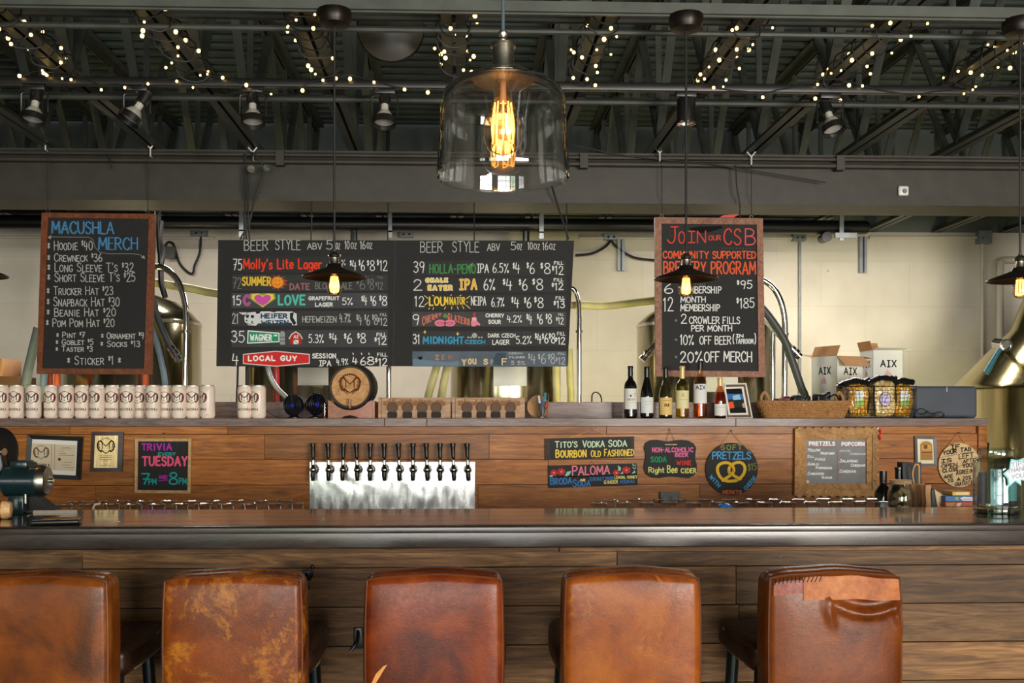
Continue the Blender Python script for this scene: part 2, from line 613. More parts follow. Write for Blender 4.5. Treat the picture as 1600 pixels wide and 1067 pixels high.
class Draw:
    """flat paint: strokes and shapes in photo pixels (or any 2D frame) laid on a surface by mapf(x, y, layer)"""

    def __init__(self, mapf):
        self.f = mapf
        self.parts = {}
        self.name = 'lettering'
        self.rnd = random.Random(11)
        self.cnt = 0
        self.maxseg = 0

    def _m(self, color):
        return self.parts.setdefault((self.name, color), MB())

    def poly(self, color, pts, layer=1):
        self._m(color).mesh([self.f(x, y, layer) for x, y in pts], [list(range(len(pts)))])

    def quad(self, color, x0, y0, x1, y1, layer=1):
        self.poly(color, [(x0, y0), (x1, y0), (x1, y1), (x0, y1)], layer)

    def disc(self, color, cx, cy, r, ry=None, layer=1, n=20):
        ry = ry or r
        self.poly(color, [(cx + r * math.cos(2 * PI * k / n), cy + ry * math.sin(2 * PI * k / n)) for k in range(n)], layer)

    def stroke(self, color, pts, w, layer=1):
        mb = self._m(color)
        h = w / 2
        if self.maxseg:
            q = [pts[0]]
            for a, b in zip(pts, pts[1:]):
                n = max(1, math.ceil(math.hypot(b[0] - a[0], b[1] - a[1]) / self.maxseg))
                q += [(a[0] + (b[0] - a[0]) * i / n, a[1] + (b[1] - a[1]) * i / n) for i in range(1, n + 1)]
            pts = q
        P = [pts[0]]
        for p in pts[1:]:
            if math.hypot(p[0] - P[-1][0], p[1] - P[-1][1]) > 1e-4:
                P.append(p)
        if len(P) == 1:
            self.disc(color, P[0][0], P[0][1], h, None, layer, 8)
            return
        runs, cur = [], [P[0]]
        for i in range(1, len(P)):
            cur.append(P[i])
            if i < len(P) - 1:
                a = math.atan2(P[i][1] - P[i - 1][1], P[i][0] - P[i - 1][0])
                b = math.atan2(P[i + 1][1] - P[i][1], P[i + 1][0] - P[i][0])
                if abs((b - a + PI) % (2 * PI) - PI) > 0.8:
                    runs.append(cur)
                    cur = [P[i]]
        runs.append(cur)
        for run in runs:
            L, Rr = [], []
            for i, p in enumerate(run):
                a = run[max(0, i - 1)]
                b = run[min(len(run) - 1, i + 1)]
                dx, dy = b[0] - a[0], b[1] - a[1]
                d = math.hypot(dx, dy) or 1
                nx, ny = -dy / d * h, dx / d * h
                L.append((p[0] + nx, p[1] + ny))
                Rr.append((p[0] - nx, p[1] - ny))

            def cap(p, q):
                a = math.atan2(p[1] - q[1], p[0] - q[0])
                return [(p[0] + h * math.cos(a + t), p[1] + h * math.sin(a + t)) for t in (PI / 4, 0, -PI / 4)]
            vs = L + cap(run[-1], run[-2]) + Rr[::-1] + cap(run[0], run[1])
            n, m = len(L), 3
            self.cnt = (self.cnt + 1) % 20
            lay = [layer + 0.042 * self.cnt + 0.04 * i / n for i in range(n)]
            lay = lay + [lay[-1]] * 3 + lay[::-1] + [lay[0]] * 3
            fs = [[i, i + 1, 2 * n + m - 2 - i, 2 * n + m - 1 - i] for i in range(n - 1)]
            fs.append([n - 1, n, n + 1, n + 2, n + 3])
            fs.append([2 * n + m - 1] + [2 * n + m + k for k in range(3)] + [0])
            mb.mesh([self.f(p[0], p[1], q) for p, q in zip(vs, lay)], fs)

    def text(self, color, s, x0, x1, yb, yt, w=1.4, slope=0.0, lower=False, layer=1, small=0.76, gap=0.2, ang=None, jit=0.03, under=None):
        """one line of hand lettering between x0 and x1, baseline yb, capital height to yt"""
        h = abs(yb - yt)
        w = min(w, 0.27 * h)
        wu = under[1] if under else w
        x0, x1 = x0 + wu * 0.4, x1 - wu * 0.4
        yb, yt = yb - wu * 0.4, yt + wu * 0.4
        for _ in range(3):
            items, x = [], 0.0
            i = 0
            while i < len(s):
                ch = s[i]
                k, up = 1.0, 0.0
                if ch == '^':
                    i += 1
                    ch = s[i]
                    k, up = 0.5, 0.5
                elif ch.islower() and not lower:
                    ch, k = ch.upper(), small
                i += 1
                if ch == ' ':
                    x += 0.3 + gap
                    continue
                g = GL[ch]
                items.append((g, x, k, up))
                x += g[0] * k + gap * (0.6 + 0.4 * k)
            tot = max(0.1, x - gap)
            wu2 = 0.31 * (x1 - x0) / max(1, len(items)) if len(items) > 2 else 1e9
            if w > wu2:
                wu, w = wu * wu2 / w, wu2
            gap = max(gap, 1.15 * wu * tot / max(1e-6, x1 - x0))
        sx, sy = (x1 - x0) / tot, (yb - yt)
        ca, sa = (math.cos(ang), math.sin(ang)) if ang else (1, 0)
        for g, gx, k, up in items:
            jy = self.rnd.uniform(-jit, jit) * sy
            jx = self.rnd.uniform(-jit, jit) * sx * 0.5
            for st in g[1]:
                pts = []
                for (u, v) in st:
                    X = (gx + u * k) * sx + jx
                    Y = -(v * k + up) * sy + jy + slope * X
                    pts.append((x0 + X * ca - Y * sa, yb + X * sa + Y * ca) if ang else (x0 + X, yb + Y))
                if under:
                    self.stroke(under[0], pts, wu, layer)
                self.stroke(color, pts, w, layer + (1 if under else 0))

    def build(self, parent):
        for (nm, color), mb in self.parts.items():
            mb.build(nm, chalk(color), parent, fix=False)
        self.parts = {}


def on_plane(Y, sgn=-1, step=0.0008):
    return lambda x, y, k: W(x, y, Y) + Vector((0, sgn * step * k, 0))


def frame4(mb, outer, inner, Y0, Y1, lip=0.0):
    """four mitred bars between two pixel quads, from y = Y0 (front) to Y1 (back)"""
    for i in range(4):
        j = (i + 1) % 4
        o1, o2, i2, i1 = [W(p[0], p[1], Y0) for p in (outer[i], outer[j], inner[j], inner[i])]
        d = Vector((0, Y1 - Y0, 0))
        i1 = i1 + Vector((0, lip, 0))
        i2 = i2 + Vector((0, lip, 0))
        v = [o1, o2, i2, i1, o1 + d, o2 + d, W(*inner[j], Y0) + d, W(*inner[i], Y0) + d]
        mb.mesh(v, [[0, 1, 2, 3], [7, 6, 5, 4], [0, 4, 5, 1], [1, 5, 6, 2], [2, 6, 7, 3], [3, 7, 4, 0]])
    return mb


def slab(mb, pts, Y0, Y1):
    return mb.prism([W(x, y, Y0) for x, y in pts], (0, Y1 - Y0, 0))


def inset(q, d):
    """shrink a pixel quad (TL, TR, BR, BL) by d pixels"""
    s = ((1, 1), (-1, 1), (-1, -1), (1, -1))
    return [(p[0] + a * d, p[1] + b * d) for p, (a, b) in zip(q, s)]


def arrow_mat(a, b):
    """matrix turning +Z into the direction b - a"""
    return (Vector(b) - Vector(a)).to_track_quat('Z', 'Y').to_matrix()
# ---------------------------------------------------------------- shared materials
M_ceil = plain('ceiling_paint', (68, 79, 76), 0.6, 0, 0.08)
M_joist = plain('joist_paint', (70, 73, 66), 0.5, 0, 0.1, bump=0.1)
M_girder = plain('girder_paint', (54, 50, 42), 0.55, 0, 0.1)
M_black = plain('black_metal', (18, 18, 18), 0.38, 0, 0.15)
M_blackmatt = plain('black_rubber', (14, 14, 14), 0.7, 0, 0.1)
M_chrome = steel('polished_metal', (0.80, 0.79, 0.76), 0.10, (1, 1, 1), 0.05)
M_steel = steel('brushed_steel', (0.66, 0.65, 0.61), 0.24, (60, 60, 1), 0.18)
M_alu = steel('spun_aluminium', (0.92, 0.91, 0.88), 0.48, (1, 1, 1), 0.1)
M_galv = plain('galvanised_box', (150, 156, 160), 0.45, 0.4, 0.1)
M_brass = steel('aged_brass', (0.50, 0.44, 0.33), 0.25, (1, 1, 8), 0.2)
M_cord = plain('black_cord', (16, 17, 17), 0.6)
M_wire = plain('dark_wire', (50, 50, 48), 0.5, 0.5)
M_paper = plain('white_paper', (225, 222, 214), 0.8, 0, 0.02)
M_card = plain('brown_cardboard', (176, 128, 82), 0.85, 0, 0.06)

# ---------------------------------------------------------------- room shell
XL, XR, BACK_Y, DECK_Z = -7.2, 7.6, 9.0, 3.95


def wall_mat():
    t = NT('painted_block_wall')
    tc = t.n('ShaderNodeTexCoord')
    mp = t.n('ShaderNodeMapping')
    mp.inputs['Rotation'].default_value = (PI / 2, 0, 0)
    t.l(tc.outputs['Object'], mp.inputs['Vector'])
    br = t.n('ShaderNodeTexBrick')
    for k, v in (('Scale', 1.0), ('Mortar Size', 0.006), ('Mortar Smooth', 0.6), ('Brick Width', 0.8), ('Row Height', 0.4)):
        br.inputs[k].default_value = v
    br.inputs['Color1'].default_value = (1, 1, 1, 1)
    br.inputs['Color2'].default_value = (0.975, 0.97, 0.965, 1)
    br.inputs['Mortar'].default_value = (0.92, 0.91, 0.90, 1)
    t.l(mp.outputs[0], br.inputs['Vector'])
    n = t.noise(tc.outputs['Object'], 1.6, 5)
    sp = t.n('ShaderNodeTexVoronoi')
    sp.inputs['Scale'].default_value = 2.3
    t.l(tc.outputs['Object'], sp.inputs['Vector'])
    pits = t.ramp(sp.outputs['Distance'], [(0.012, (0.35, 0.33, 0.3)), (0.03, (1, 1, 1))])
    c = t.mix(1.0, t.ramp(n, [(0.3, srgb((206, 197, 179))), (0.7, srgb((227, 219, 202)))]), br.outputs['Color'], 'MULTIPLY')
    c = t.mix(0.7, c, pits, 'MULTIPLY')
    # above the joist bearing line the blocks are painted dark like the ceiling
    sx = t.n('ShaderNodeSeparateXYZ')
    t.l(tc.outputs['Object'], sx.inputs[0])
    gt = t.n('ShaderNodeMath', operation='GREATER_THAN')
    gt.inputs[1].default_value = 3.06
    t.l(sx.outputs[2], gt.inputs[0])
    c = t.mix(gt.outputs[0], c, srgb((98, 105, 102)))
    t.set(Base_Color=c, Roughness=0.75)
    t.bump(t.noise(tc.outputs['Object'], 70, 4), 0.12, 0.004)
    return t.m


M_wall = wall_mat()
M_plaster = plain('side_wall_paint', (150, 146, 136), 0.8, 0, 0.05)
t = NT('sealed_concrete')
v_ = t.coords()
t.set(Base_Color=t.ramp(t.noise(v_, 2.5, 6), [(0.3, srgb((66, 62, 56))), (0.7, srgb((92, 87, 80)))]), Roughness=0.35)
M_floor = t.m

struct('floor', MB().bounds(XL, XR, FRONT_Y, BACK_Y, -0.1, 0), M_floor)
struct('wall_back', MB().bounds(XL, XR, BACK_Y, BACK_Y + 0.2, 0, DECK_Z + 0.1), M_wall)
struct('wall_left', MB().bounds(XL - 0.2, XL, FRONT_Y, BACK_Y, 0, DECK_Z + 0.1), M_plaster)
struct('wall_right', MB().bounds(XR, XR + 0.2, FRONT_Y, BACK_Y, 0, DECK_Z + 0.1), M_plaster)
mb = MB()
xs = [XL] + [q for o in OPENINGS for q in o[:2]] + [XR]
for i in range(0, len(xs), 2):
    mb.bounds(xs[i], xs[i + 1], FRONT_Y - 0.2, FRONT_Y, 0, DECK_Z + 0.1)
for a, b, c, d in OPENINGS:
    mb.bounds(a, b, FRONT_Y - 0.2, FRONT_Y, 0, c)
    mb.bounds(a, b, FRONT_Y - 0.2, FRONT_Y, d, DECK_Z + 0.1)
struct('wall_front', mb, M_plaster)
for i, (a, b, c, d) in enumerate(OPENINGS):
    mb = MB()
    n = max(2, round((b - a) / 0.85))
    for k in range(n + 1):
        x = a + (b - a) * k / n
        mb.bounds(x - 0.03, x + 0.03, FRONT_Y - 0.03, FRONT_Y + 0.03, c, d)
    for z in (c, c + (d - c) * 0.35, c + (d - c) * 0.7, d):
        mb.bounds(a, b, FRONT_Y - 0.025, FRONT_Y + 0.025, z - 0.025, z + 0.025)
    struct('window_%d' % (i + 1), mb, M_black)

# corrugated roof deck, ribs across the room
mb = MB()
y, prof = FRONT_Y, []
while y < BACK_Y:
    prof += [(y, DECK_Z), (y + 0.055, DECK_Z), (y + 0.075, DECK_Z + 0.04), (y + 0.13, DECK_Z + 0.04)]
    y += 0.15
vs, fs = [], []
for (yy, zz) in prof:
    vs += [(XL, yy, zz), (XR, yy, zz)]
for i in range(len(prof) - 1):
    fs.append([2 * i, 2 * i + 1, 2 * i + 3, 2 * i + 2])
mb.mesh(vs, fs)
struct('ceiling', mb, M_ceil)

# girder carrying the joists
GY0, GY1 = 6.33, 6.60
mb = MB()
mb.bounds(XL, XR, GY0, GY1, 2.778, 3.05)
mb.bounds(XL, XR, GY0 - 0.03, GY1 + 0.03, 2.745, 2.778)
mb.bounds(XL, XR, GY0 - 0.03, GY1 + 0.03, 3.035, 3.055)
girder = struct('trim_girder', mb, M_girder)

# open-web bar joists: double-angle chords, web members
JZ = 3.055


def joist_mesh():
    mb = MB()
    y0, y1, zt = FRONT_Y + 0.02, BACK_Y - 0.02, DECK_Z - 0.005
    for s in (-1, 1):
        mb.bounds(s * 0.008, s * 0.052, y0, y1, JZ, JZ + 0.007)
        mb.bounds(s * 0.008, s * 0.014, y0, y1, JZ, JZ + 0.05)
        mb.bounds(s * 0.008, s * 0.062, y0, y1, zt - 0.007, zt)
        mb.bounds(s * 0.008, s * 0.014, y0, y1, zt - 0.06, zt)
    p, k = 1.18, -6
    while True:
        yb = 4.93 + p * k
        k += 1
        if yb < y0 + 0.1:
            continue
        if yb > y1 - 0.1:
            break
        for (ya, w) in ((yb - p / 2, 0.05), (yb + p / 2, 0.05), (yb + 0.04, 0.035)):
            ya = max(y0 + 0.03, min(y1 - 0.03, ya))
            a, b = Vector((0, yb, JZ + 0.03)), Vector((0, ya, zt - 0.03))
            d = b - a
            q = d.to_track_quat('Z', 'X').to_matrix().to_4x4()
            mb.box((a + b) / 2, (0.012, w, d.length), q) if False else mb.box((a + b) / 2, (w, 0.012, d.length), d.to_track_quat('Z', 'Y').to_matrix().to_4x4())
    return mb


JX = [k * 0.61 - 0.03 for k in range(-7, 9)]
j0 = joist_mesh().build('trim_joist', M_joist, None, (0, 0, 0))
j0['kind'] = 'structure'
j0.location.x = JX[0]
for x in JX[1:]:
    j = j0.copy()
    col.objects.link(j)
    j.location.x = x


# bridging bars, strut channel and the sprinkler branch line across the joists
mb = MB()
mb.bounds(XL, XR, 3.975, 4.016, 3.012, 3.053)
mb.bounds(XL, XR, 3.990, 4.001, 3.005, 3.012)
struct('trim_strut_channel', mb, M_joist)
mb = MB()
mb.tube([(XL, 4.25, 3.085), (XR, 4.25, 3.085)], 0.016, 8)
mb.tube([(XL, 4.28, 3.047), (XR, 4.28, 3.047)], 0.013, 8)
struct('trim_bridging', mb, M_joist)
mb = MB()
mb.tube([(XL, 6.05, 3.30), (XR, 6.05, 3.30)], 0.02, 8)
mb.tube([(XL, 5.2, 3.035), (XR, 5.2, 3.035)], 0.016, 8)
struct('trim_ceiling_conduit', mb, M_joist)
mb = MB()
mb.tube([(XL, 6.285, 2.985), (XR, 6.285, 2.985)], 0.017, 8)
mb.tube([(XL, 6.285, 3.025), (XR, 6.285, 3.025)], 0.014, 8)
for px in (438, 912, 1312):
    p = W(px, 255, 6.28)
    mb.box((p.x, 6.285, 3.0), (0.05, 0.05, 0.09))
struct('trim_girder_conduit', mb, M_girder)
t_ = thing('sprinkler_pipe', 'thin dark red pipe running across between the ceiling joists', 'pipe', (0, 4.5, 3.2))
MB().tube(smooth_path([(-4, 4.5, 3.19), (-1.3, 4.5, 3.21), (-0.9, 4.5, 3.17), (0.3, 4.5, 3.20), (2.2, 4.5, 3.17), (4.5, 4.5, 3.22)], 6), 0.009, 6).build('pipe_run', plain('red_paint', (86, 34, 32), 0.5), t_)

# housings of the added fill lamps behind the girder
for x in (-2.3, 0.2, 2.7):
    t_ = thing('added_fill_lamp', 'long added fill lamp hidden behind the girder', 'lamp', (x, 7.55, 3.0), 'added fill lamps behind the girder')
    MB().bounds(x - 0.66, x + 0.66, 7.46, 7.64, 2.995, 3.04, 0.01).build('housing', M_galv, t_)

for i, x in enumerate(ADDED_STRIP_LAMPS):  # housings and feet for the added, unseen strip lamps
    t_ = thing('added_strip_lamp', 'upright added strip lamp hidden behind the back bar', 'lamp', (x, 6.53, 0), 'added strip lamps behind the back bar')
    MB().box((x, 6.515, 0.80), (0.10, 0.05, 0.96), (0.25, 0, 0), 0.008).bounds(x - 0.02, x + 0.02, 6.5, 6.53, 0.02, 0.5).bounds(x - 0.12, x + 0.12, 6.44, 6.62, 0, 0.02).build('housing', M_black, t_)

# ---------------------------------------------------------------- black pipe and fittings along the back wall
pY = 8.35
t_ = thing('black_drain_pipe', 'thick black insulated pipe running along the top of the cream wall', 'pipe', W(700, 352, pY))
mb = MB()
a, b = W(-40, 348, pY), W(1350, 354, pY)
zz = (a.z + b.z) / 2
mb.tube([(a.x, pY, zz), (b.x, pY, zz), (b.x + 0.03, pY, zz), (b.x + 0.045, pY, zz)], [0.058, 0.058, 0.05, 0.02], 16)
mb.tube([(a.x, pY - 0.05, zz + 0.09), (b.x - 0.4, pY - 0.05, zz + 0.09)], 0.026, 10)
mb.build('pipe_run', M_black, t_)
for px in (610, 845, 1310, 380):
    p = W(px, 350, pY)
    mb = MB()
    mb.bounds(p.x - 0.018, p.x + 0.018, pY - 0.075, pY - 0.065, zz - 0.12, zz + 0.22)
    mb.bounds(p.x - 0.018, p.x + 0.018, pY - 0.075, pY + 0.05, zz - 0.075, zz - 0.062)
    mb.build('hanger', M_galv, t_)
for px, cc in ((553, (170, 30, 24)), (822, (170, 30, 24))):
    p = W(px, 372, pY)
    v = thing('pipe_valve', 'black valve with red handle below the pipe, above the %s half of the menu board' % ('left' if px < 700 else 'right'), 'valve', (p.x, pY, p.z))
    MB().cyl((p.x, pY, zz - 0.05), (p.x, pY, zz - 0.21), 0.028, None, 12).tube([(p.x, pY, zz - 0.21), (p.x, pY, zz - 0.27)], 0.04, 12).build('body', M_black, v)
    MB().box((p.x - 0.05, pY - 0.04, zz - 0.2), (0.03, 0.03, 0.10), None, 0.006).build('handle', plain('red_handle', cc, 0.4), v, label='red handle')
p = W(1288, 372, pY)
v = thing('pipe_cleanout', 'round black fitting under the right end of the ceiling pipe', 'pipe fitting', p)
MB().cyl((p.x, pY - 0.07, p.z), (p.x, pY + 0.06, p.z), 0.042, 0.036, 16).tube([(p.x, pY, p.z), (p.x, pY, zz)], 0.03, 10).build('body', M_black, v)
MB().bounds(p.x + 0.06, p.x + 0.24, pY - 0.09, pY - 0.06, p.z - 0.01, p.z + 0.03).build('strap', M_galv, v)

# conduits and boxes on the wall
wY = BACK_Y - 0.03
mb = MB()
for x0, y0, x1, y1 in ((-30, 370, 335, 372), (905, 372, 1250, 372), (1358, 371, 1535, 371)):
    mb.tube([W(x0, y0, wY), W(x1, y1, wY)], 0.014, 8)
struct('trim_wall_conduit', mb, M_wall)
for (px, y0, y1, lab, r, m) in ((1250, 378, 650, 'thin steel conduit running down the wall right of the right chalkboard', 0.011, M_galv), (1535, 378, 600, 'thin conduit running down the wall under the square grey box', 0.012, M_wall)):
    o = MB().tube([W(px, y0, wY), W(px, y1, wY)], r, 8).build('conduit', m, None, W(px, y1, wY))
    tag(o, lab, 'conduit')
for (px, y0, y1, lab) in ((970, 374, 423, 'short grey slotted channel on the wall left of the right chalkboard'), (1348, 370, 426, 'short grey slotted channel on the wall above the white cartons')):
    mb = MB()
    for d in (-3.5, 3.5):
        a, b = W(px + d, y0, wY), W(px + d, y1, wY)
        mb.bounds(a.x - 0.012, a.x + 0.012, wY - 0.02, BACK_Y - 0.002, b.z, a.z)
    a, b = W(px, y0, wY), W(px, y1, wY)
    mb.bounds(a.x - 0.02, a.x + 0.02, wY + 0.02, BACK_Y - 0.001, b.z, a.z)
    tag(mb.build('wall_channel', M_galv, None, b), lab, 'channel')
for (px, py, w, h, lab) in ((311, 362, 22, 13, 'white junction box on the wall between left chalkboard and menu board'), (635, 364, 22, 12, 'pale junction box on the wall above the middle of the menu board'),
                            (955, 368, 22, 12, 'white junction box with two black cables left of the right chalkboard'), (1250, 369, 20, 13, 'grey junction box at the top of the steel conduit'),
                            (1540, 370, 21, 20, 'square grey junction box high on the wall at the right')):
    b_ = thing('junction_box', lab, 'junction box', W(px, py + h / 2, BACK_Y - 0.06))
    slab(MB(), [(px - w / 2, py - h / 2), (px + w / 2, py - h / 2), (px + w / 2, py + h / 2), (px - w / 2, py + h / 2)], BACK_Y - 0.07, BACK_Y - 0.002).build('box', M_galv, b_)
    for d in (-w / 5, w / 5):
        c = W(px + d, py + 2, BACK_Y - 0.07)
        MB().cyl(c, c + Vector((0, -0.006, 0)), 0.011, None, 8).build('knockout', M_chrome, b_)


def cable(name, lab, pts, Y, r, mat=None, cat='cable', k=8):
    P = [W(x, y, Y if len(q) == 0 else q[0]) for (x, y, *q) in pts]
    o = MB().tube(smooth_path(P, k), r, 8).build(name, mat or M_cord, None, P[-1])
    return tag(o, lab, cat)


cable('wall_cable', 'black cable looping down the wall beside the left chalkboard', [(258, 385), (264, 378), (272, 384), (280, 410), (292, 424), (301, 427), (304, 415), (312, 395), (314, 370)], BACK_Y - 0.04, 0.010)
cable('wall_cable', 'black cable drooping left from the junction box to the menu board', [(954, 376), (945, 386), (925, 396), (899, 399)], BACK_Y - 0.04, 0.011)
cable('wall_cable', 'black cable drooping right from the junction box to the right chalkboard', [(955, 376), (965, 387), (990, 402), (1025, 407)], BACK_Y - 0.04, 0.011)
b_ = thing('power_adapter', 'black power adapter on the wall right of the left chalkboard', 'adapter', W(265, 402, 8.9))
slab(MB(), [(258, 385), (272, 385), (272, 403), (258, 403)], 8.88, 8.95).build('case', M_black, b_)
t_ = thing('wall_pipe', 'cream painted pipe bending down the wall behind the kettle', 'pipe', W(1563, 560, 8.9))
MB().tube(smooth_path([W(1640, 406, 8.9), W(1575, 406, 8.9), W(1566, 410, 8.9), W(1563, 420, 8.9), W(1563, 560, 8.9)], 4), 0.03, 10).build('pipe_run', M_wall, t_)
# bundle of black cables dropping beside the left chalkboard
t_ = thing('cable_bundle', 'bundle of taped black cables hanging right of the left chalkboard', 'cable', W(250, 430, 6.9))
MB().tube(smooth_path([W(244, 274, 6.9), W(249, 380, 6.9), W(251, 400, 6.9), W(252, 440, 6.9), (W(258, 465, 6.9))], 6), 0.02, 8).tube(smooth_path([W(252, 345, 6.9), W(250, 372, 6.9), W(254, 398, 6.9), W(250, 420, 6.9)], 6), 0.018, 8).build('cable_run', M_black, t_)
# white sensor on the girder
s_ = thing('smoke_sensor', 'small white round sensor mounted on the girder at the right', 'sensor', W(1411, 300, GY0))
p = W(1410, 299, GY0)
MB().box((p.x, GY0 - 0.012, p.z), (0.066, 0.024, 0.062), None, 0.012, 3).build('case', plain('white_plastic', (215, 214, 208), 0.4), s_)
MB().cyl((p.x + 0.004, GY0 - 0.024, p.z - 0.002), (p.x + 0.004, GY0 - 0.032, p.z - 0.002), 0.015, 0.012, 14).build('lens', plain('grey_lens', (120, 120, 118), 0.3), s_)
# ---------------------------------------------------------------- front bar
BAR_Z, BAR_Y0, BAR_Y1 = EYE - 0.374, 3.40, 4.00
BX0, BX1 = -2.6, 3.2
M_bartop = wood('dark_varnished_plank', (26, 17, 12), (46, 29, 19), (70, 42, 26), 0.2, (1.0, 6, 6), 9.0, 0.8, False, 0.25, 0.02, 0.07)
M_baredge = wood('dark_oiled_edge', (28, 24, 22), (50, 42, 37), (72, 58, 50), 0.27, (1.2, 9, 10), 5.0, 0.5, False, 0.15, 0.12, 0.25)
M_front = wood('weathered_oak', (50, 36, 22), (112, 80, 48), (156, 118, 74), 0.62, (1.1, 8, 13), 11.0, 0, True, 0.5, 0.3)
M_back = wood('amber_pine', (100, 56, 19), (164, 98, 33), (200, 132, 56), 0.5, (1.0, 8, 12), 13.0, 0.05, True, 0.32, 0.2)
M_shelf = wood('grey_brown_plank', (84, 66, 60), (120, 98, 90), (150, 128, 120), 0.42, (1.3, 9, 12), 5.0, 0.1, False, 0.12, 0.2)

b_ = f_ = thing('service_bar', 'long customer bar with glossy dark wooden top and weathered plank front', 'bar', (0.3, 3.67, 0))
mb = MB()
n = 4
for i in range(n):
    y0 = BAR_Y0 + 0.03 + (BAR_Y1 - BAR_Y0 - 0.03) * i / n
    y1 = BAR_Y0 + 0.03 + (BAR_Y1 - BAR_Y0 - 0.03) * (i + 1) / n
    mb.bounds(BX0, BX1, y0 + 0.0004, y1 - 0.0004, BAR_Z - 0.05, BAR_Z, 0.0015, 1)
mb.build('counter_top', M_bartop, b_)
mb = MB()
mb.bounds(BX0, BX1, BAR_Y0, BAR_Y0 + 0.03, BAR_Z - 0.076, BAR_Z, 0.006, 3)
mb.bounds(BX0, BX1, BAR_Y0 - 0.002, BAR_Y0 + 0.02, BAR_Z - 0.026, BAR_Z - 0.002, 0.005, 3)
mb.build('edge_board', M_baredge, b_)

PY = 3.67
mb = MB()
z = EYE - 0.553
rows = [(z, BAR_Z - 0.05)] + [(z - 0.14 * (k + 1), z - 0.14 * k) for k in range(6)]
rb = random.Random(3)
for (z0, z1) in rows:
    x = BX0 - rb.uniform(0, 1.0)
    while x < BX1:
        w = rb.choice((1.1, 1.5, 1.9, 2.3))
        xa, xb = max(x, BX0), min(x + w, BX1)
        if xb > xa + 0.02:
            mb.bounds(xa + 0.0008, xb - 0.0008, PY, PY + 0.02, max(0.005, z0 + 0.0015), z1 - 0.0015, 0.0012, 1)
        x += w
mb.build('planking', M_front, f_)
mb = MB()
mb.bounds(BX0, 0.35, PY - 0.02, PY, EYE - 0.498, BAR_Z - 0.076, 0.002, 1)
mb.bounds(0.352, BX1, PY - 0.02, PY, EYE - 0.498, BAR_Z - 0.076, 0.002, 1)
mb.build('top_trim', M_front, f_)
MB().bounds(BX0, BX1, PY + 0.02, PY + 0.10, 0, BAR_Z - 0.05).build('carcass', M_blackmatt, f_)
for px, py in ((572, 880), (745, 877), (1156, 876), (1220, 870)):
    p = W(px, py, PY)
    MB().sphere((p.x, PY, p.z), 0.003, 8).build('screw_head', M_chrome, f_)


def hook(px, py, rz=0):
    p = W(px, py, PY)
    h = MB()
    h.box((p.x, PY - 0.004, p.z - 0.02), (0.026, 0.008, 0.07), None, 0.003)
    h.tube(smooth_path([(p.x, PY - 0.006, p.z), (p.x + 0.012, PY - 0.04, p.z - 0.012), (p.x + 0.026, PY - 0.062, p.z + 0.008), (p.x + 0.03, PY - 0.066, p.z + 0.032)], 5), [0.007] * 11 + [0.006, 0.0055, 0.005, 0.005, 0.005], 8)
    h.tube(smooth_path([(p.x, PY - 0.006, p.z - 0.035), (p.x, PY - 0.04, p.z - 0.055), (p.x - 0.008, PY - 0.055, p.z - 0.038)], 5), 0.006, 8)
    h.sphere((p.x + 0.03, PY - 0.066, p.z + 0.036), 0.008, 8)
    return h


for (px, py) in ((479, 897), (1286, 902), (1328, 899)):
    hook(px, py).build('coat_hook', M_black, f_)
p = W(560, 985, PY)
MB().box((p.x, PY - 0.006, p.z - 0.025), (0.034, 0.012, 0.075), None, 0.003).tube(smooth_path([(p.x, PY - 0.01, p.z), (p.x, PY - 0.05, p.z - 0.03), (p.x - 0.022, PY - 0.06, p.z - 0.06)], 5), 0.006, 8).build('coat_hook', M_black, f_)

# working counter between the bars (hidden but for what stands on it)
UB_Z = 0.93
u_ = thing('under_bar_counter', 'steel working counter behind the bar top', 'counter', (0.3, 4.4, 0))
MB().bounds(BX0, BX1, 4.10, 4.72, UB_Z - 0.04, UB_Z, 0.004).build('worktop', M_steel, u_)
MB().bounds(BX0, BX1, 4.16, 4.70, 0.0, UB_Z - 0.04).build('carcass', M_blackmatt, u_)

# ---------------------------------------------------------------- back bar
KY = 5.97
SH_Z = EYE - 8.6 / 269
EXR = W(1527, 700, KY).x
EXL = -3.2
k_ = thing('back_bar', 'amber plank back bar wall with long grey-brown shelf on top', 'back bar', (0, KY, 0))
mb = MB()
rb = random.Random(5)
z1 = SH_Z - 0.046
for z0 in (1.326, 1.179, 1.032, 0.885, 0.738, 0.591, 0.444, 0.297, 0.15, 0.003):
    x = EXL - rb.uniform(0, 1.2)
    while x < EXR:
        w = rb.choice((0.9, 1.3, 1.7, 2.2))
        xa, xb = max(x, EXL), min(x + w, EXR)
        if xb > xa + 0.02:
            mb.bounds(xa + 0.0008, xb - 0.0008, KY, KY + 0.02, z0 + 0.0012, z1 - 0.0012, 0.001, 1)
        x += w
    z1 = z0
mb.build('planking', M_back, k_)
XE = W(1541, 700, KY).x
MB().bounds(EXR + 0.002, XE, KY - 0.012, KY + 0.36, 0, SH_Z - 0.046, 0.003).build('end_post', M_back, k_)
MB().bounds(EXL, EXR, KY + 0.02, KY + 0.36, 0, SH_Z - 0.046).build('carcass', M_blackmatt, k_)
XS = W(1543, 660, KY - 0.05).x
mb = MB()
xs = [EXL, W(601, 660, 5.92).x, W(667, 660, 5.92).x, W(1150, 660, 5.92).x, XS]
for a, b in zip(xs, xs[1:]):
    mb.bounds(a, b - 0.0015, KY - 0.05, KY + 0.345, SH_Z - 0.046, SH_Z, 0.002, 1)
mb.build('shelf_plank', M_shelf, k_)
mb = MB()
xs = [EXL, W(330, 640, 6.28).x, W(985, 640, 6.28).x, W(1300, 640, 6.28).x]
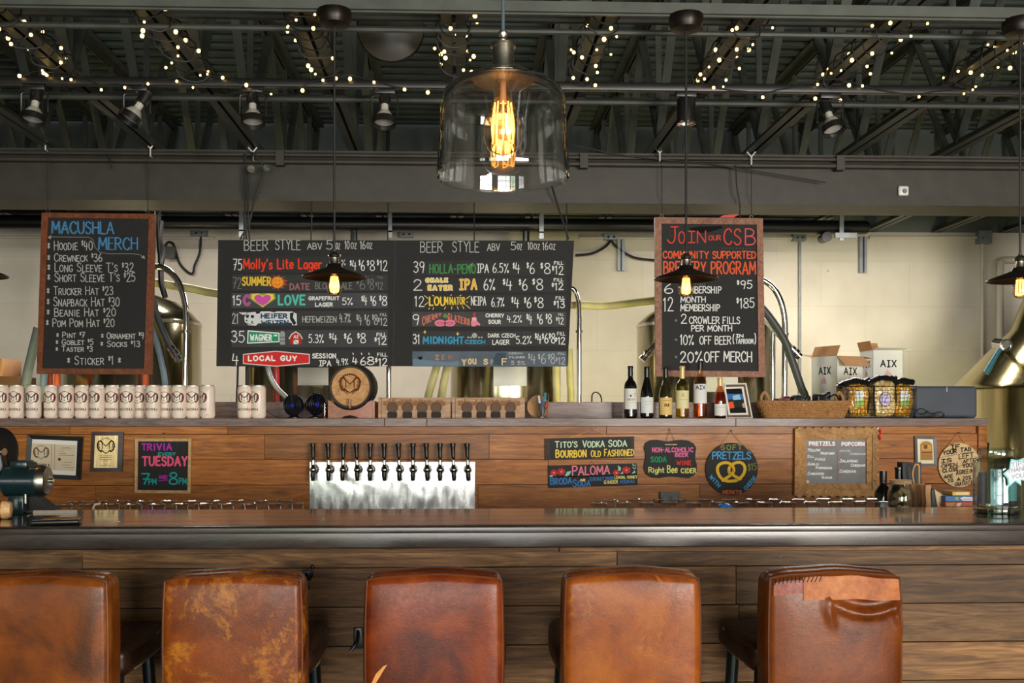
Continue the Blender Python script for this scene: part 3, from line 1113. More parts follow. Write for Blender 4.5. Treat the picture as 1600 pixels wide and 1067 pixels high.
for a, b in zip(xs, xs[1:]):
    mb.bounds(a, b - 0.0015, KY + 0.345, KY + 0.37, SH_Z - 0.05, EYE + 17 / 254, 0.002, 1)
mb.build('riser_board', M_shelf, k_)

# ---------------------------------------------------------------- steel tap plate and twelve taps
t = NT('warped_polished_plate')
v_ = t.coords((1, 1, 1))
t.set(Base_Color=(0.92, 0.93, 0.92, 1), Metallic=1.0, Roughness=t.ramp(t.noise(t.coords((6, 6, 2)), 5, 4), [(0.3, (0.16,) * 3), (0.7, (0.30,) * 3)]))
t.bump(t.noise(v_, 3.2, 1, 0.3, 1.2), 0.10, 0.05)
M_plate = t.m
q = [(484, 722), (742, 722), (742, 795), (484, 795)]
o = slab(MB(), q, KY - 0.006, KY - 0.0005).build('tap_plate', M_plate, None, W(613, 795, KY), 30)
tag(o, 'shiny steel splash plate behind the row of beer taps', 'tap plate')
ORD = ['first', 'second', 'third', 'fourth', 'fifth', 'sixth', 'seventh', 'eighth', 'ninth', 'tenth', 'eleventh', 'twelfth']


def make_tap():
    r = thing('beer_tap', '', 'beer tap', (0, 0, 0), 'beer taps on the steel plate')
    # shank centre is the origin, wall at y = 0, handle up
    MB().cyl((0, 0, 0), (0, -0.012, 0), 0.026, 0.022, 20).cyl((0, -0.012, 0), (0, -0.05, 0), 0.013, None, 14).build('flange', M_chrome, r)
    mb = MB()
    mb.sphere((0, -0.062, 0), 0.021, 16)
    mb.tube(smooth_path([(0, -0.05, 0.0), (0, -0.065, 0.02), (0, -0.066, 0.045)], 4), 0.012, 12)
    mb.lathe([(0.0, 0.0), (0.011, 0.0), (0.013, 0.008), (0.010, 0.018), (0.013, 0.024), (0.010, 0.03), (0, 0.03)], (0, -0.066, 0.042), 14)
    mb.build('faucet_body', M_chrome, r)
    mb = MB()
    mb.lathe([(0.0, 0.0), (0.0085, 0.0), (0.0105, 0.004), (0.0135, 0.03), (0.012, 0.05), (0, 0.05)], (0, -0.088, -0.062), 14)
    mb.build('spout', M_black, r)
    mb = MB()
    mb.lathe([(0, 0), (0.0095, 0), (0.012, 0.004), (0.0105, 0.012), (0.0135, 0.06), (0.0165, 0.078), (0.0155, 0.084), (0, 0.086)], (0, -0.066, 0.068), 16)
    mb.build('handle', M_black, r)
    return r


tap0 = make_tap()
for i, px in enumerate((492, 516, 538, 560, 580, 602, 625, 646, 668, 688, 709, 731)):
    p = W(px, 733, KY - 0.006)
    lab = 'black-handled beer tap, %s from the left on the steel plate' % ORD[i] if i < 11 else 'black-handled beer tap at the right end of the steel plate'
    if i == 0:
        o = tap0
        o.location = p
        o['label'] = 'black-handled beer tap at the left end of the steel plate'
        ORG[o.name] = p
    else:
        o = dup(tap0, p, lab)
    o.rotation_euler = (0, RND.uniform(-0.045, 0.045), 0)

# ---------------------------------------------------------------- upside-down glasses drying behind the bar
M_glass = thin_glass('clear_glass', (0.95, 0.96, 0.96, 1), 1.0)
M_glassbase = thin_glass('glass_foot', (0.82, 0.85, 0.86, 1), 2.2)


def make_glass(lab, grp):
    g = thing('beer_glass', lab, 'glass', (0, 0, 0), grp)
    MB().lathe([(0.044, 0), (0.0445, 0.03), (0.040, 0.08), (0.031, 0.135)], (0, 0, 0), 20).build('bowl', M_glass, g)
    MB().lathe([(0.031, 0.135), (0.0335, 0.139), (0.034, 0.146), (0.030, 0.15), (0.022, 0.147), (0.012, 0.1485), (0, 0.149)], (0, 0, 0), 20).build('foot', M_glassbase, g)
    return g


GTOP = 0.15
for (xa, xb, ya, yb, lab, grp) in ((100, 462, 4.22, 4.36, 'upside-down clear beer glass drying behind the bar, left of the taps', 'glasses drying left of the taps'),
                                   (936, 1388, 4.22, 4.36, 'upside-down clear beer glass drying behind the bar, right of the taps', 'glasses drying right of the taps')):
    g0 = None
    px = xa
    k = 0
    while px < xb:
        Y = (ya, yb)[k % 2] + RND.uniform(-0.015, 0.015)
        p = W(px, 785, Y)
        loc = (p.x, Y, UB_Z)
        if g0 is None:
            g0 = make_glass(lab, grp)
            g0.location = loc
        else:
            o = dup(g0, loc)
        px += 18 + RND.uniform(-1.0, 1.5)
        k += 1
# ---------------------------------------------------------------- leather bar stools
M_seat = leather('dark_seat_leather', (24, 14, 10), (42, 24, 16), (60, 36, 24), (90, 60, 40), 0, 3, 0.34)
M_pipe = plain('tan_piping', (88, 44, 18), 0.5, 0, 0.15)
M_stitch = plain('stitch_thread', (176, 150, 106), 0.7, 0, 0.1)
M_leg = plain('painted_steel_leg', (34, 44, 44), 0.3, 0.6, 0.15)
HW, HT, ZB, ZT = 0.201, 0.058, 0.56, 0.976
HH, ZC = (ZT - ZB) / 2, (ZT + ZB) / 2
BY = -0.242                       # backrest centre, local


def back_deform(sag=0.0):
    def f(p):
        x, y, z = p.x / HW, p.y / HT, p.z / HH
        q = Vector(p)
        if z > 0:
            q.z += z * z * (0.020 * (1 - abs(x) ** 2.6) - 0.004 * (y < 0)) + 0.0015 * math.sin(7 * x + 1) * z
        fx, fz = max(0, 1 - x ** 4), max(0, 1 - z ** 4)
        q.y += (-0.012 if y < 0 else 0.014) * abs(y) * fx * fz
        q.x *= 1 + 0.018 * (1 - z * z) - 0.012 * max(0, z) ** 3
        q.y += 0.0012 * math.sin(11 * p.x + 40 * p.z * p.x + 9 * p.z) * fx * fz
        if sag and y < -0.5:
            # loose hide hanging in a curve under the repair strip
            u = (p.x - 0.085) / 0.10
            d = p.z - (0.095 + 0.028 * u * u)
            if abs(u) < 1.15:
                q.y -= sag * math.exp(-(d / 0.010) ** 2) * (1 - 0.3 * u * u)
                q.y += sag * 0.8 * math.exp(-((d - 0.026) / 0.015) ** 2) * max(0, 1 - u * u)
            d2 = (p.x + 0.025) * 0.9 + (p.z - 0.10) * 0.25
            q.y -= sag * 0.9 * math.exp(-(d2 / 0.010) ** 2) * math.exp(-((p.z - 0.10) / 0.035) ** 2)
            d3 = (p.x - 0.180) + (p.z - 0.08) * 0.35
            q.y -= sag * 0.9 * math.exp(-(d3 / 0.010) ** 2) * math.exp(-((p.z - 0.09) / 0.05) ** 2)
        return q
    return f


def face_pt(x, z, off=0.0, f=None):
    q = (f or back_deform())(Vector((x, -HT, z)))
    return Vector((q.x, q.y + BY - off, q.z + ZC))


def make_stool(label, mat, loc, rz, sag=0.0):
    r = thing('bar_stool', label, 'bar stool', loc, 'leather stools along the bar')
    L = Vector(loc)
    df = back_deform(sag)
    MB().rbox(L + Vector((0, BY, ZC)), (HW, HT, HH), 0.026, 4, 40 if sag else 16, None, df).build('backrest', mat, r, ang=80)
    bk = [o for o in r.children][0]
    # piped seams round the rear face
    loop = []
    e = 0.010
    for k in range(20):
        loop.append((-HW + e, -HH + (2 * HH - e * 2) * k / 20))
    for k in range(20):
        loop.append((-HW + e + (2 * HW - 2 * e) * k / 20, HH - e))
    for k in range(20):
        loop.append((HW - e, HH - e - (2 * HH - e * 2) * k / 20))
    pts = []
    for (x, z) in loop:
        q = df(Vector((x, -HT + 0.010, z)))
        pts.append(L + Vector((q.x + math.copysign(0.0025, x), q.y + BY - 0.0015, q.z + ZC + (0.003 if z > HH - 0.012 else 0))))
    MB().tube(pts, 0.0034, 6).build('piping', M_pipe, bk)
    # seat: soft square cushion with stitched border
    def sd(p):
        q = Vector(p)
        x, y = p.x / 0.22, p.y / 0.205
        if p.z > 0:
            q.z += 0.014 * max(0, 1 - x * x) * max(0, 1 - y * y)
        k = max(0, x * x * y * y)
        q.x *= 1 - 0.05 * k
        q.y *= 1 - 0.05 * k
        return q
    MB().rbox(L + Vector((0, 0.03, 0.705)), (0.22, 0.205, 0.045), 0.03, 4, 10, None, sd).build('seat', M_seat, r, ang=80)
    se = r.children[-1]
    mb = MB()
    for zz, g in ((0.731, 0.001), (0.676, 0.0)):
        c = []
        for k in range(48):
            a = 2 * PI * k / 48
            X, Y = math.copysign(abs(math.cos(a)) ** 0.35, math.cos(a)) * 0.213, math.copysign(abs(math.sin(a)) ** 0.35, math.sin(a)) * 0.198
            c.append(L + Vector((X, 0.03 + Y, zz + 0.002 * math.sin(9 * a))))
        mb.tube(c, 0.0034, 5, True)
    mb.build('stitching', M_stitch, se)
    for sx in (-1, 1):
        for sy in (-1, 1):
            MB().tube([L + Vector((sx * 0.165, 0.03 + sy * 0.15, 0.672)), L + Vector((sx * 0.20, 0.03 + sy * 0.185, 0.0))], 0.021, 12).build('leg', M_leg, r)
    MB().tube([L + Vector(p) for p in ((-0.19, -0.145, 0.22), (0.19, -0.145, 0.22), (0.19, 0.205, 0.22), (-0.19, 0.205, 0.22))], 0.012, 10, True).build('foot_ring', M_leg, r)
    for sx in (-1, 1):
        MB().box(L + Vector((sx * 0.12, -0.19, 0.66)), (0.03, 0.16, 0.008)).build('back_bracket', M_leg, r)
    r.rotation_euler = (0, 0, rz)
    return r, bk, df


SY = 3.245
ST = [(57, 'light brown leather stool cut off by the left edge of the photo', ((72, 35, 9), (110, 55, 13), (131, 71, 20), (145, 88, 26), 0.0, 1.3), 0.0),
      (361, 'scuffed leather stool with ochre worn patches, second from the left', ((67, 27, 7), (103, 47, 12), (125, 61, 17), (156, 95, 25), 0.95, 2.1), 0.0),
      (678, 'reddish brown leather stool with a torn slit low on its back', ((69, 25, 7), (107, 42, 10), (128, 58, 15), (145, 80, 25), 0.0, 5.2), 0.0),
      (992, 'glossy tan leather stool between the torn stool and the patched stool', ((95, 42, 10), (130, 65, 17), (148, 82, 23), (156, 94, 30), 0.3, 7.9), 0.0),
      (1304, 'patched leather stool with a pale repair strip across its back', ((62, 26, 6), (97, 45, 10), (116, 58, 15), (130, 73, 23), 0.0, 9.4), 0.012)]
for i, (px, lab, (a, b, c, d, w, sd), sag) in enumerate(ST):
    X = W(px, 980, SY + BY - HT).x
    m = leather('saddle_leather', a, b, c, d, w, sd, 0.30)
    rz = (0.0, 0.01, 0.0, -0.02, 0.015)[i]
    r, bk, df = make_stool(lab, m, (X, SY, 0), 0.0, sag)
    L = Vector((X, SY, 0))
    if i == 2:
        out = [(-0.183, -0.150), (-0.177, -0.094), (-0.163, -0.064), (-0.142, -0.042), (-0.130, -0.036), (-0.139, -0.050), (-0.153, -0.074), (-0.167, -0.096), (-0.170, -0.150)]
        mb = MB()
        mb.mesh([L + face_pt(x, z, 0.0015, df) for x, z in out], [list(range(len(out)))])
        mb.build('tear', plain('torn_lining', (206, 140, 74), 0.9, 0, 0.15), bk, label='tan lining showing through a torn slit')
    if i == 4:
        vs, fs = [], []
        nx, nz = 14, 4
        for a in range(nx + 1):
            for b in range(nz + 1):
                x = -0.100 + 0.286 * a / nx
                z = 0.134 + 0.060 * b / nz + 0.0015 * math.sin(a)
                vs.append(L + face_pt(x, z, 0.003, back_deform()))
        for a in range(nx):
            for b in range(nz):
                fs.append([a * (nz + 1) + b, (a + 1) * (nz + 1) + b, (a + 1) * (nz + 1) + b + 1, a * (nz + 1) + b + 1])
        MB().mesh(vs, fs).build('repair_strip', leather('repair_leather', (136, 72, 32), (160, 92, 46), (174, 108, 58), (186, 124, 74), 0, 4, 0.5), bk, label='pale tan repair strip')
        vs, fs = [], []
        for a in range(7):
            for b in range(4):
                vs.append(L + face_pt(-0.186 + 0.084 * a / 6, 0.152 + 0.036 * b / 3, 0.003, back_deform()))
        for a in range(6):
            for b in range(3):
                fs.append([a * 4 + b, (a + 1) * 4 + b, (a + 1) * 4 + b + 1, a * 4 + b + 1])
        MB().mesh(vs, fs).build('repair_patch', leather('red_repair_leather', (110, 44, 26), (130, 58, 36), (140, 70, 44), (150, 80, 54), 0, 4, 0.4), bk, label='reddish repair patch')
        mb = MB()
        for k in range(12):
            x = -0.185 + 0.012 * k
            mb.tube([L + face_pt(x, 0.182, 0.003, back_deform()), L + face_pt(x + 0.008, 0.196, 0.003, back_deform())], 0.0016, 5)
        mb.build('hand_stitching', M_cord, bk)
    r.rotation_euler = (0, 0, rz)
# ---------------------------------------------------------------- pendant lamps
M_clear = thin_glass('pendant_glass', (0.98, 0.98, 0.97, 1), 2.5)
M_bulb = thin_glass('amber_bulb_glass', (1.0, 0.82, 0.58, 1), 3.0)
M_fil = glow('lamp_filament', (1.0, 0.48, 0.09, 1), 9.0, False)
M_core = plain('filament_support', (190, 150, 110), 0.4)
M_shade_out = plain('dark_bronze_shade', (40, 34, 30), 0.36, 0.7, 0.15)
M_pewter = steel('pewter_socket', (0.66, 0.60, 0.48), 0.24, (1, 1, 6), 0.2)


def bulb_prof(R, H):
    """squirrel-cage bulb hanging down from z = 0"""
    return [(0.012, 0.0), (0.0135, -0.012), (0.017, -0.03), (R * 0.80, -H * 0.42), (R * 0.97, -H * 0.60), (R, -H * 0.70), (R * 0.93, -H * 0.83), (R * 0.68, -H * 0.94), (R * 0.3, -H * 0.99), (0, -H)]


def add_bulb(parent, top, R, H, fr, nf, power):
    MB().lathe(bulb_prof(R, H), top, 28).build('bulb', M_bulb, parent, ang=80)
    b = parent.children[-1]
    mb = MB()
    rr = R * 0.50
    for k in range(nf):
        a = 2 * PI * k / nf + 0.3
        a2 = 2 * PI * (k + 0.5) / nf + 0.3
        p = [top + Vector((rr * 0.8 * math.cos(a), rr * 0.8 * math.sin(a), -H * 0.30)), top + Vector((rr * 1.1 * math.cos(a), rr * 1.1 * math.sin(a), -H * 0.6)), top + Vector((rr * math.cos(a), rr * math.sin(a), -H * 0.80)),
             top + Vector((rr * math.cos((a + a2) / 2), rr * math.sin((a + a2) / 2), -H * 0.84)), top + Vector((rr * math.cos(a2), rr * math.sin(a2), -H * 0.80)), top + Vector((rr * 0.8 * math.cos(a2), rr * 0.8 * math.sin(a2), -H * 0.30))]
        mb.tube(smooth_path(p, 4), fr, 6)
    mb.build('filament', M_fil, b, label='glowing orange filament')
    MB().tube([top, top + Vector((0, 0, -H * 0.3))], 0.006, 8).tube([top + Vector((0, 0, -H * 0.3)), top + Vector((0, 0, -H * 0.78))], 0.002, 6).build('stem', M_core, b)
    l = bpy.data.lights.new('bulb_light', 'POINT')
    l.energy, l.color, l.shadow_soft_size = power, (1.0, 0.55, 0.22), R * 0.5
    lo = bpy.data.objects.new('bulb_light', l)
    col.objects.link(lo)
    lo.parent = parent
    lo.location = top + Vector((0, 0, -H * 0.6)) - ORG[parent.name]


# big glass jar pendant in the foreground
PYB = 1.95
c = W(786, 300, PYB)
zt = W(786, 0, PYB).z
zp = lambda y: W(786, y, PYB).z
t_ = thing('glass_pendant', 'large clear glass jar pendant with glowing filament bulb, hanging nearest the camera', 'pendant lamp', (c.x, PYB, zp(303)))
ctr = Vector((c.x, PYB, 0))
k = 1 / PPM(786, PYB)
MB().tube([ctr + Vector((0, 0, zp(48))), ctr + Vector((0, 0, 3.93))], 0.0033, 8).build('cord', plain('grey_fabric_cord', (60, 76, 80), 0.8), t_)
MB().lathe([(0, 3.95), (0.06, 3.95), (0.06, 3.93), (0.02, 3.915), (0, 3.915)], ctr, 24).build('canopy', M_pewter, t_)
mb = MB()
pr = [(0, 48), (4.5, 48), (7, 50), (7.5, 55), (5, 59), (7, 63), (15, 66), (19.5, 69), (19.8, 74), (17, 77), (17, 103), (18, 106), (18, 108), (24, 109), (38, 112), (50, 119), (56, 124), (55, 127), (0, 127)]
mb.lathe([(r * k, zp(y)) for r, y in pr], ctr, 40)
mb.build('socket', M_pewter, t_)
mb = MB()
pr = [(30, 122), (55, 124), (76, 131), (91, 142), (97, 156), (98.5, 172), (100, 210), (102.5, 250), (104, 268), (104, 276), (102.5, 279), (101, 275), (99.5, 250), (97, 210), (95.5, 172), (94, 157), (88, 145), (74, 134.5), (54, 127.5), (30, 125.5)]
mb.lathe([(r * k, zp(y)) for r, y in pr], ctr, 72)
mb.build('glass_shade', M_clear, t_, ang=80)
add_bulb(t_, Vector((c.x, PYB, zp(127))), 33 * k, (242 - 127) * k, 0.0014, 5, 2.0)

# small dark metal pendants over the bar
PYS = 4.0


def small_pendant(px, lab):
    p = W(px, 430, PYS)
    t_ = thing('metal_pendant', lab, 'pendant lamp', (p.x, PYS, W(px, 462, PYS).z), 'small metal pendants over the bar')
    ctr = Vector((p.x, PYS, 0))
    z = lambda y: W(px, y + 0.0, PYS).z
    dz = 12 * (px - 522) / 1072.0 * 0.9            # right-hand lamps read a little lower
    k = 1 / 400.0
    zz = lambda y: EYE + (HY - y) * k
    MB().lathe([(0, 3.012), (0.066, 3.012), (0.068, 3.0), (0.066, 2.975), (0.058, 2.957), (0.02, 2.951), (0, 2.951)], ctr, 24).build('canopy', M_shade_out, t_)
    MB().tube([ctr + Vector((0, 0, zz(394))), ctr + Vector((0, 0, 2.955))], 0.0046, 8).build('cord', M_cord, t_)
    pr = [(0, 391), (2.5, 391), (3, 394), (6, 396), (9, 399), (9.5, 402), (7, 404), (7, 413), (8, 415), (0, 415)]
    MB().lathe([(r * k, zz(y)) for r, y in pr], ctr, 24).build('socket', M_pewter, t_)
    pr = [(7, 413), (11, 414), (13, 419), (20, 422), (34, 427), (46, 431.5), (50, 433.5), (50.5, 434.5), (49.5, 435), (45, 433), (33, 428.5), (19, 424), (11, 421), (8, 416)]
    MB().lathe([(r * k, zz(y)) for r, y in pr], ctr, 48).build('shade', M_shade_out, t_, ang=25)
    add_bulb(t_, ctr + Vector((0, 0, zz(421))), 12.2 * k, 42 * k, 0.0026, 4, 2.2)


small_pendant(-42, 'small dark metal pendant cut off by the left edge of the photo')
small_pendant(522.5, 'small dark metal pendant hanging in front of the left half of the menu board')
small_pendant(1072, 'small dark metal pendant hanging in front of the right framed chalkboard')
small_pendant(1594, 'small dark metal pendant cut off by the right edge, in front of the kettle')

# ---------------------------------------------------------------- track and its lamps
TY, TZ = 4.88, 2.99
struct('trim_track_rail', MB().bounds(XL, XR, TY - 0.019, TY + 0.019, TZ, TZ + 0.036, 0.003), M_black)
struct('trim_track_conduit', MB().tube([(XL, TY + 0.06, TZ + 0.05), (XR, TY + 0.06, TZ + 0.05)], 0.012, 8), M_black)


def track_lamp(px, py, tilt, yaw, lab, body='cone'):
    p = W(px, py, TY)
    t_ = thing('track_lamp', lab, 'track lamp', (p.x, TY, TZ), 'track lamps under the ceiling')
    ctr = Vector((p.x, TY, TZ))
    m = Euler((yaw, tilt, 0)).to_matrix()
    MB().bounds(p.x - 0.05, p.x + 0.05, TY - 0.014, TY + 0.014, TZ - 0.026, TZ, 0.004).build('adapter', M_black, t_)
    # yoke: flat bar going down both sides
    hw, dn = 0.062, p.z - TZ
    mb = MB()
    yk = [Vector((-hw, 0, dn - 0.02)), Vector((-hw, 0, -0.045)), Vector((-hw + 0.012, 0, -0.034)), Vector((hw - 0.012, 0, -0.034)), Vector((hw, 0, -0.045)), Vector((hw, 0, dn - 0.02))]
    mb.tube([ctr + v for v in yk], 0.0045, 6)
    mb.tube([ctr + Vector((0, 0, -0.034)), ctr + Vector((0, 0, 0))], 0.008, 8)
    mb.build('yoke', M_black, t_)
    c2 = ctr + Vector((0, 0, dn))
    MB().lathe([(0, 0.105), (0.024, 0.105), (0.028, 0.10), (0.028, 0.035), (0.02, 0.03), (0, 0.03)], c2, 20, m).build('lamp_holder', M_black, t_)
    MB().lathe([(0.0, 0.034), (0.017, 0.034), (0.018, 0.0), (0.026, -0.006), (0.046, -0.038), (0.052, -0.05), (0.050, -0.052), (0.0, -0.054)], c2, 28, m).build('reflector_bulb', plain('silvered_lamp', (206, 203, 194), 0.3, 0.35, 0.04), t_)
    MB().lathe([(0.0535, -0.042), (0.056, -0.044), (0.056, -0.075), (0.0535, -0.075), (0.0535, -0.042)], c2, 28, m).build('bezel', M_black, t_)


track_lamp(54, 168, 0.05, -0.25, 'silver cone track lamp at the far left under the ceiling')
track_lamp(214, 170, 0.5, -0.25, 'tilted silver cone track lamp, second from the left under the ceiling')
track_lamp(395, 172, -0.08, -0.25, 'silver cone track lamp above the gap between left chalkboard and menu board')
track_lamp(601, 173, 0.0, -0.25, 'silver cone track lamp left of the big glass pendant')
track_lamp(1297, 185, -0.18, -0.35, 'silver cone track lamp furthest right under the ceiling')
# a wide tube-shaped track head on the right chalkboard's side
p = W(1072, 172, TY)
t_ = thing('track_lamp', 'cylindrical track lamp with a bright rim above the right chalkboard', 'track lamp', (p.x, TY, TZ), 'track lamps under the ceiling')
ctr = Vector((p.x, TY, 0))
MB().bounds(p.x - 0.05, p.x + 0.05, TY - 0.014, TY + 0.014, TZ - 0.026, TZ, 0.004).build('adapter', M_black, t_)
z0, z1 = W(1072, 154, TY).z, W(1072, 200, TY).z
MB().tube([ctr + Vector((0, 0, z0)), ctr + Vector((0, 0, TZ - 0.02))], 0.009, 8).build('stem', M_black, t_)
MB().lathe([(0, z0), (0.04, z0), (0.044, z0 - 0.008), (0.044, z1 + 0.02), (0.040, z1 + 0.02), (0.040, z0 - 0.01), (0, z0 - 0.01)], ctr, 28).build('housing', M_black, t_)
MB().lathe([(0.020, z0 - 0.03), (0.022, z0 - 0.06), (0.040, z1 + 0.024)], ctr, 24).build('reflector', M_alu, t_)
MB().lathe([(0.0405, z1 + 0.026), (0.0455, z1 + 0.026), (0.0455, z1 + 0.018), (0.0405, z1 + 0.018), (0.0405, z1 + 0.026)], ctr, 28).build('rim', M_chrome, t_, label='bright metal rim')

# round dish high in the roof
p = W(611, 40, 4.75)
t_ = thing('ceiling_dish', 'big round grey dish light up between the ceiling joists', 'ceiling light', (p.x, 4.75, 3.2))
r = 51 / PPM(611, 4.75)
ctr = Vector((p.x, 4.75, W(611, 46, 4.75).z))
md = Euler((PI / 2, 0, 0)).to_matrix()
MB().lathe([(r, 0.0), (r * 1.015, 0.006), (r * 1.0, 0.016), (r * 0.85, 0.03), (r * 0.5, 0.055), (0, 0.065)], ctr, 48, md).build('dish', plain('grey_dish', (66, 62, 54), 0.4), t_)
MB().lathe([(r * 1.015, -0.012), (r * 1.03, 0.0), (r * 1.015, 0.012), (r * 0.99, 0.0), (r * 1.015, -0.012)], ctr, 48, md).build('rim', M_blackmatt, t_)
MB().tube([ctr + Vector((0, -0.03, r * 0.9)), ctr + Vector((0, -0.03, 3.9 - ctr.z))], 0.012, 8).build('hanger_rod', M_joist, t_)

# ---------------------------------------------------------------- warm fairy lights wound round the joists
M_fairy = glow('fairy_bulb', (1.0, 0.62, 0.16, 1), 7.0, False)
fm = MB()
fm.lathe([(0, -0.0088), (0.006, -0.0062), (0.0082, 0), (0.006, 0.0062), (0, 0.0088)], (0, 0, 0), 8)
FAIRY = fm.build('bulb', M_fairy, None, (0, 0, 0))
FAIRY_ME = FAIRY.data
bpy.data.objects.remove(FAIRY)


def fairy(label, path, bulbs, seed):
    t_ = thing('string_lights', label, 'string lights', path[0], 'warm fairy lights on the ceiling')
    MB().tube(path, 0.0032, 5).build('wire', M_cord, t_)
    rr = random.Random(seed)
    for b in bulbs:
        o = bpy.data.objects.new('bulb', FAIRY_ME)
        col.objects.link(o)
        o.parent = t_
        o.location = Vector(b) - Vector(path[0])
        o.scale = (1, 1, 1)
        s = rr.choice((0.62, 0.8, 0.95, 1.1))
        o.scale = (s, s, s)
    return t_


FL = ['at the far left', 'second from the left', 'third from the left', 'just left of the big glass pendant', 'just right of the big glass pendant', 'above the right chalkboard',
      'second from the right', 'at the far right']
jx = [x for x in JX]
k0 = min(range(len(jx)), key=lambda i: abs(jx[i] + 0.03))         # joist seen end-on
for n in range(8):
    x = jx[k0 - 3 + n]
    rr = random.Random(40 + n)
    path, bulbs = [], []
    y, a = 4.03, rr.uniform(0, 6)
    y1 = 4.92 if n != 6 else 5.05
    i = 0
    while y < y1:
        rad = 0.062 + rr.uniform(-0.006, 0.010)
        px_, pz_ = math.cos(a) * rad * 1.05, math.sin(a) * rad * 0.85
        pt = Vector((x + px_, y, JZ + 0.022 + pz_ - (0.02 if pz_ < 0 else 0)))
        path.append(pt)
        if i % 3 == 1 and rr.random() < 0.92:
            off = Vector((rr.uniform(-0.03, 0.03), rr.uniform(-0.02, 0.02), -rr.uniform(0.010, 0.03)))
            bulbs.append(pt + off)
        a += 0.62 + rr.uniform(-0.15, 0.2)
        y += 0.0125
        i += 1
    fairy('string of warm fairy lights round the joist ' + FL[n], smooth_path(path, 3), bulbs, n)
# one more strand looped along the track rail
path, bulbs = [], []
rr = random.Random(99)
x0, x1 = W(40, 135, TY).x, W(690, 140, TY).x
x, i = x0, 0
while x < x1:
    pt = Vector((x, TY - 0.026, TZ + 0.02 + 0.035 * math.sin(x * 9) + rr.uniform(-0.012, 0.012)))
    path.append(pt)
    if i % 2 == 0:
        bulbs.append(pt + Vector((rr.uniform(-0.02, 0.02), -0.012, -rr.uniform(0.0, 0.03))))
    x += 0.045 + rr.uniform(0, 0.03)
    i += 1
fairy('string of warm fairy lights looped along the black track rail at left', smooth_path(path, 3), bulbs, 99)
x0, x1 = W(1110, 140, TY).x, W(1580, 150, TY).x
path, bulbs = [], []
x, i = x0, 0
while x < x1:
    pt = Vector((x, TY - 0.026, TZ + 0.02 + 0.03 * math.sin(x * 8) + rr.uniform(-0.012, 0.012)))
    path.append(pt)
    if i % 3 == 0:
        bulbs.append(pt + Vector((rr.uniform(-0.02, 0.02), -0.012, -rr.uniform(0.0, 0.03))))
    x += 0.06 + rr.uniform(0, 0.04)
    i += 1
fairy('string of warm fairy lights looped along the black track rail at right', smooth_path(path, 3), bulbs, 77)

# bright eye hooks on the joist ends over the girder
for i, (px, py) in enumerate(((71, 222), (235, 232), (395, 238), (1031, 239), (1174, 245))):
    p = W(px, py, 6.24)
    e = thing('screw_hook', 'bright metal hook on the girder edge above the %s' % ('left end of the left chalkboard', 'right end of the left chalkboard', 'left end of the menu board', 'left corner of the right chalkboard', 'right corner of the right chalkboard')[i], 'hook', p)
    mb = MB()
    s = 0.028
    mb.tube([p + Vector((0, 0, -0.045)), p + Vector((0, 0, 0))], 0.005, 6)
    mb.tube([p, p + Vector((-s, 0, 0.03))], 0.005, 6)
    mb.tube([p, p + Vector((s, 0, 0.035))], 0.005, 6)
    mb.tube([p + Vector((0, 0, -0.045)), p + Vector((0, 0.07, -0.045))], 0.004, 6)
    mb.build('hook_body', plain('bright_zinc', (222, 222, 218), 0.25, 0.25), e)
# pulley block and cables dropping to the left end of the menu board
p = W(393, 265, 6.2)
e = thing('pulley_block', 'small pulley hanging on shiny rings in front of the girder, above the menu board', 'pulley', p)
MB().tube([W(395, 238, 6.22), W(393, 252, 6.2)], 0.006, 6).cyl(p + Vector((0, -0.015, 0)), p + Vector((0, 0.015, 0)), 0.022, None, 16).build('pulley_body', M_pewter, e)
p2 = W(417, 262, 6.2)
MB().cyl(p2 + Vector((0, -0.01, 0)), p2 + Vector((0, 0.01, 0)), 0.02, None, 16).tube([W(398, 240, 6.22), p2], 0.004, 6).build('ring', M_chrome, e)
for i, (pts, lab) in enumerate((([(383, 240), (382, 300), (383, 330), (385, 374)], 'leftmost black cable dropping from the girder to the menu board'),
                                ([(388, 268), (387, 310), (390, 374)], 'middle black cable dropping from the pulley to the menu board'),
                                ([(412, 268), (398, 310), (390, 345), (375, 374)], 'slanting black cable from the pulley ring to the menu board'),
                                ([(862, 290), (874, 330), (882, 352), (888, 374)], 'slanting black cable above the right corner of the menu board'),
                                ([(0, 172), (72, 235), (75, 238)], None))):
    if lab:
        cable('rigging_cable', lab, pts, 6.245, 0.006, M_cord, 'cable', 6)
cable('ceiling_wire', 'thin dark wire sagging across the girder at right', [(895, 226), (960, 240), (1010, 247), (1120, 258), (1290, 285)], 6.25, 0.004, M_wire, 'cable', 6)
cable('ceiling_wire', 'short dark wire dangling over the girder above the left chalkboard', [(168, 240), (171, 248), (175, 264)], 6.25, 0.004, M_cord, 'cable', 6)
cable('ceiling_wire', 'thin dark wire hanging in front of the girder above the right chalkboard', [(1150, 258), (1151, 290), (1156, 320), (1156, 341)], 6.25, 0.004, M_wire, 'cable', 6)
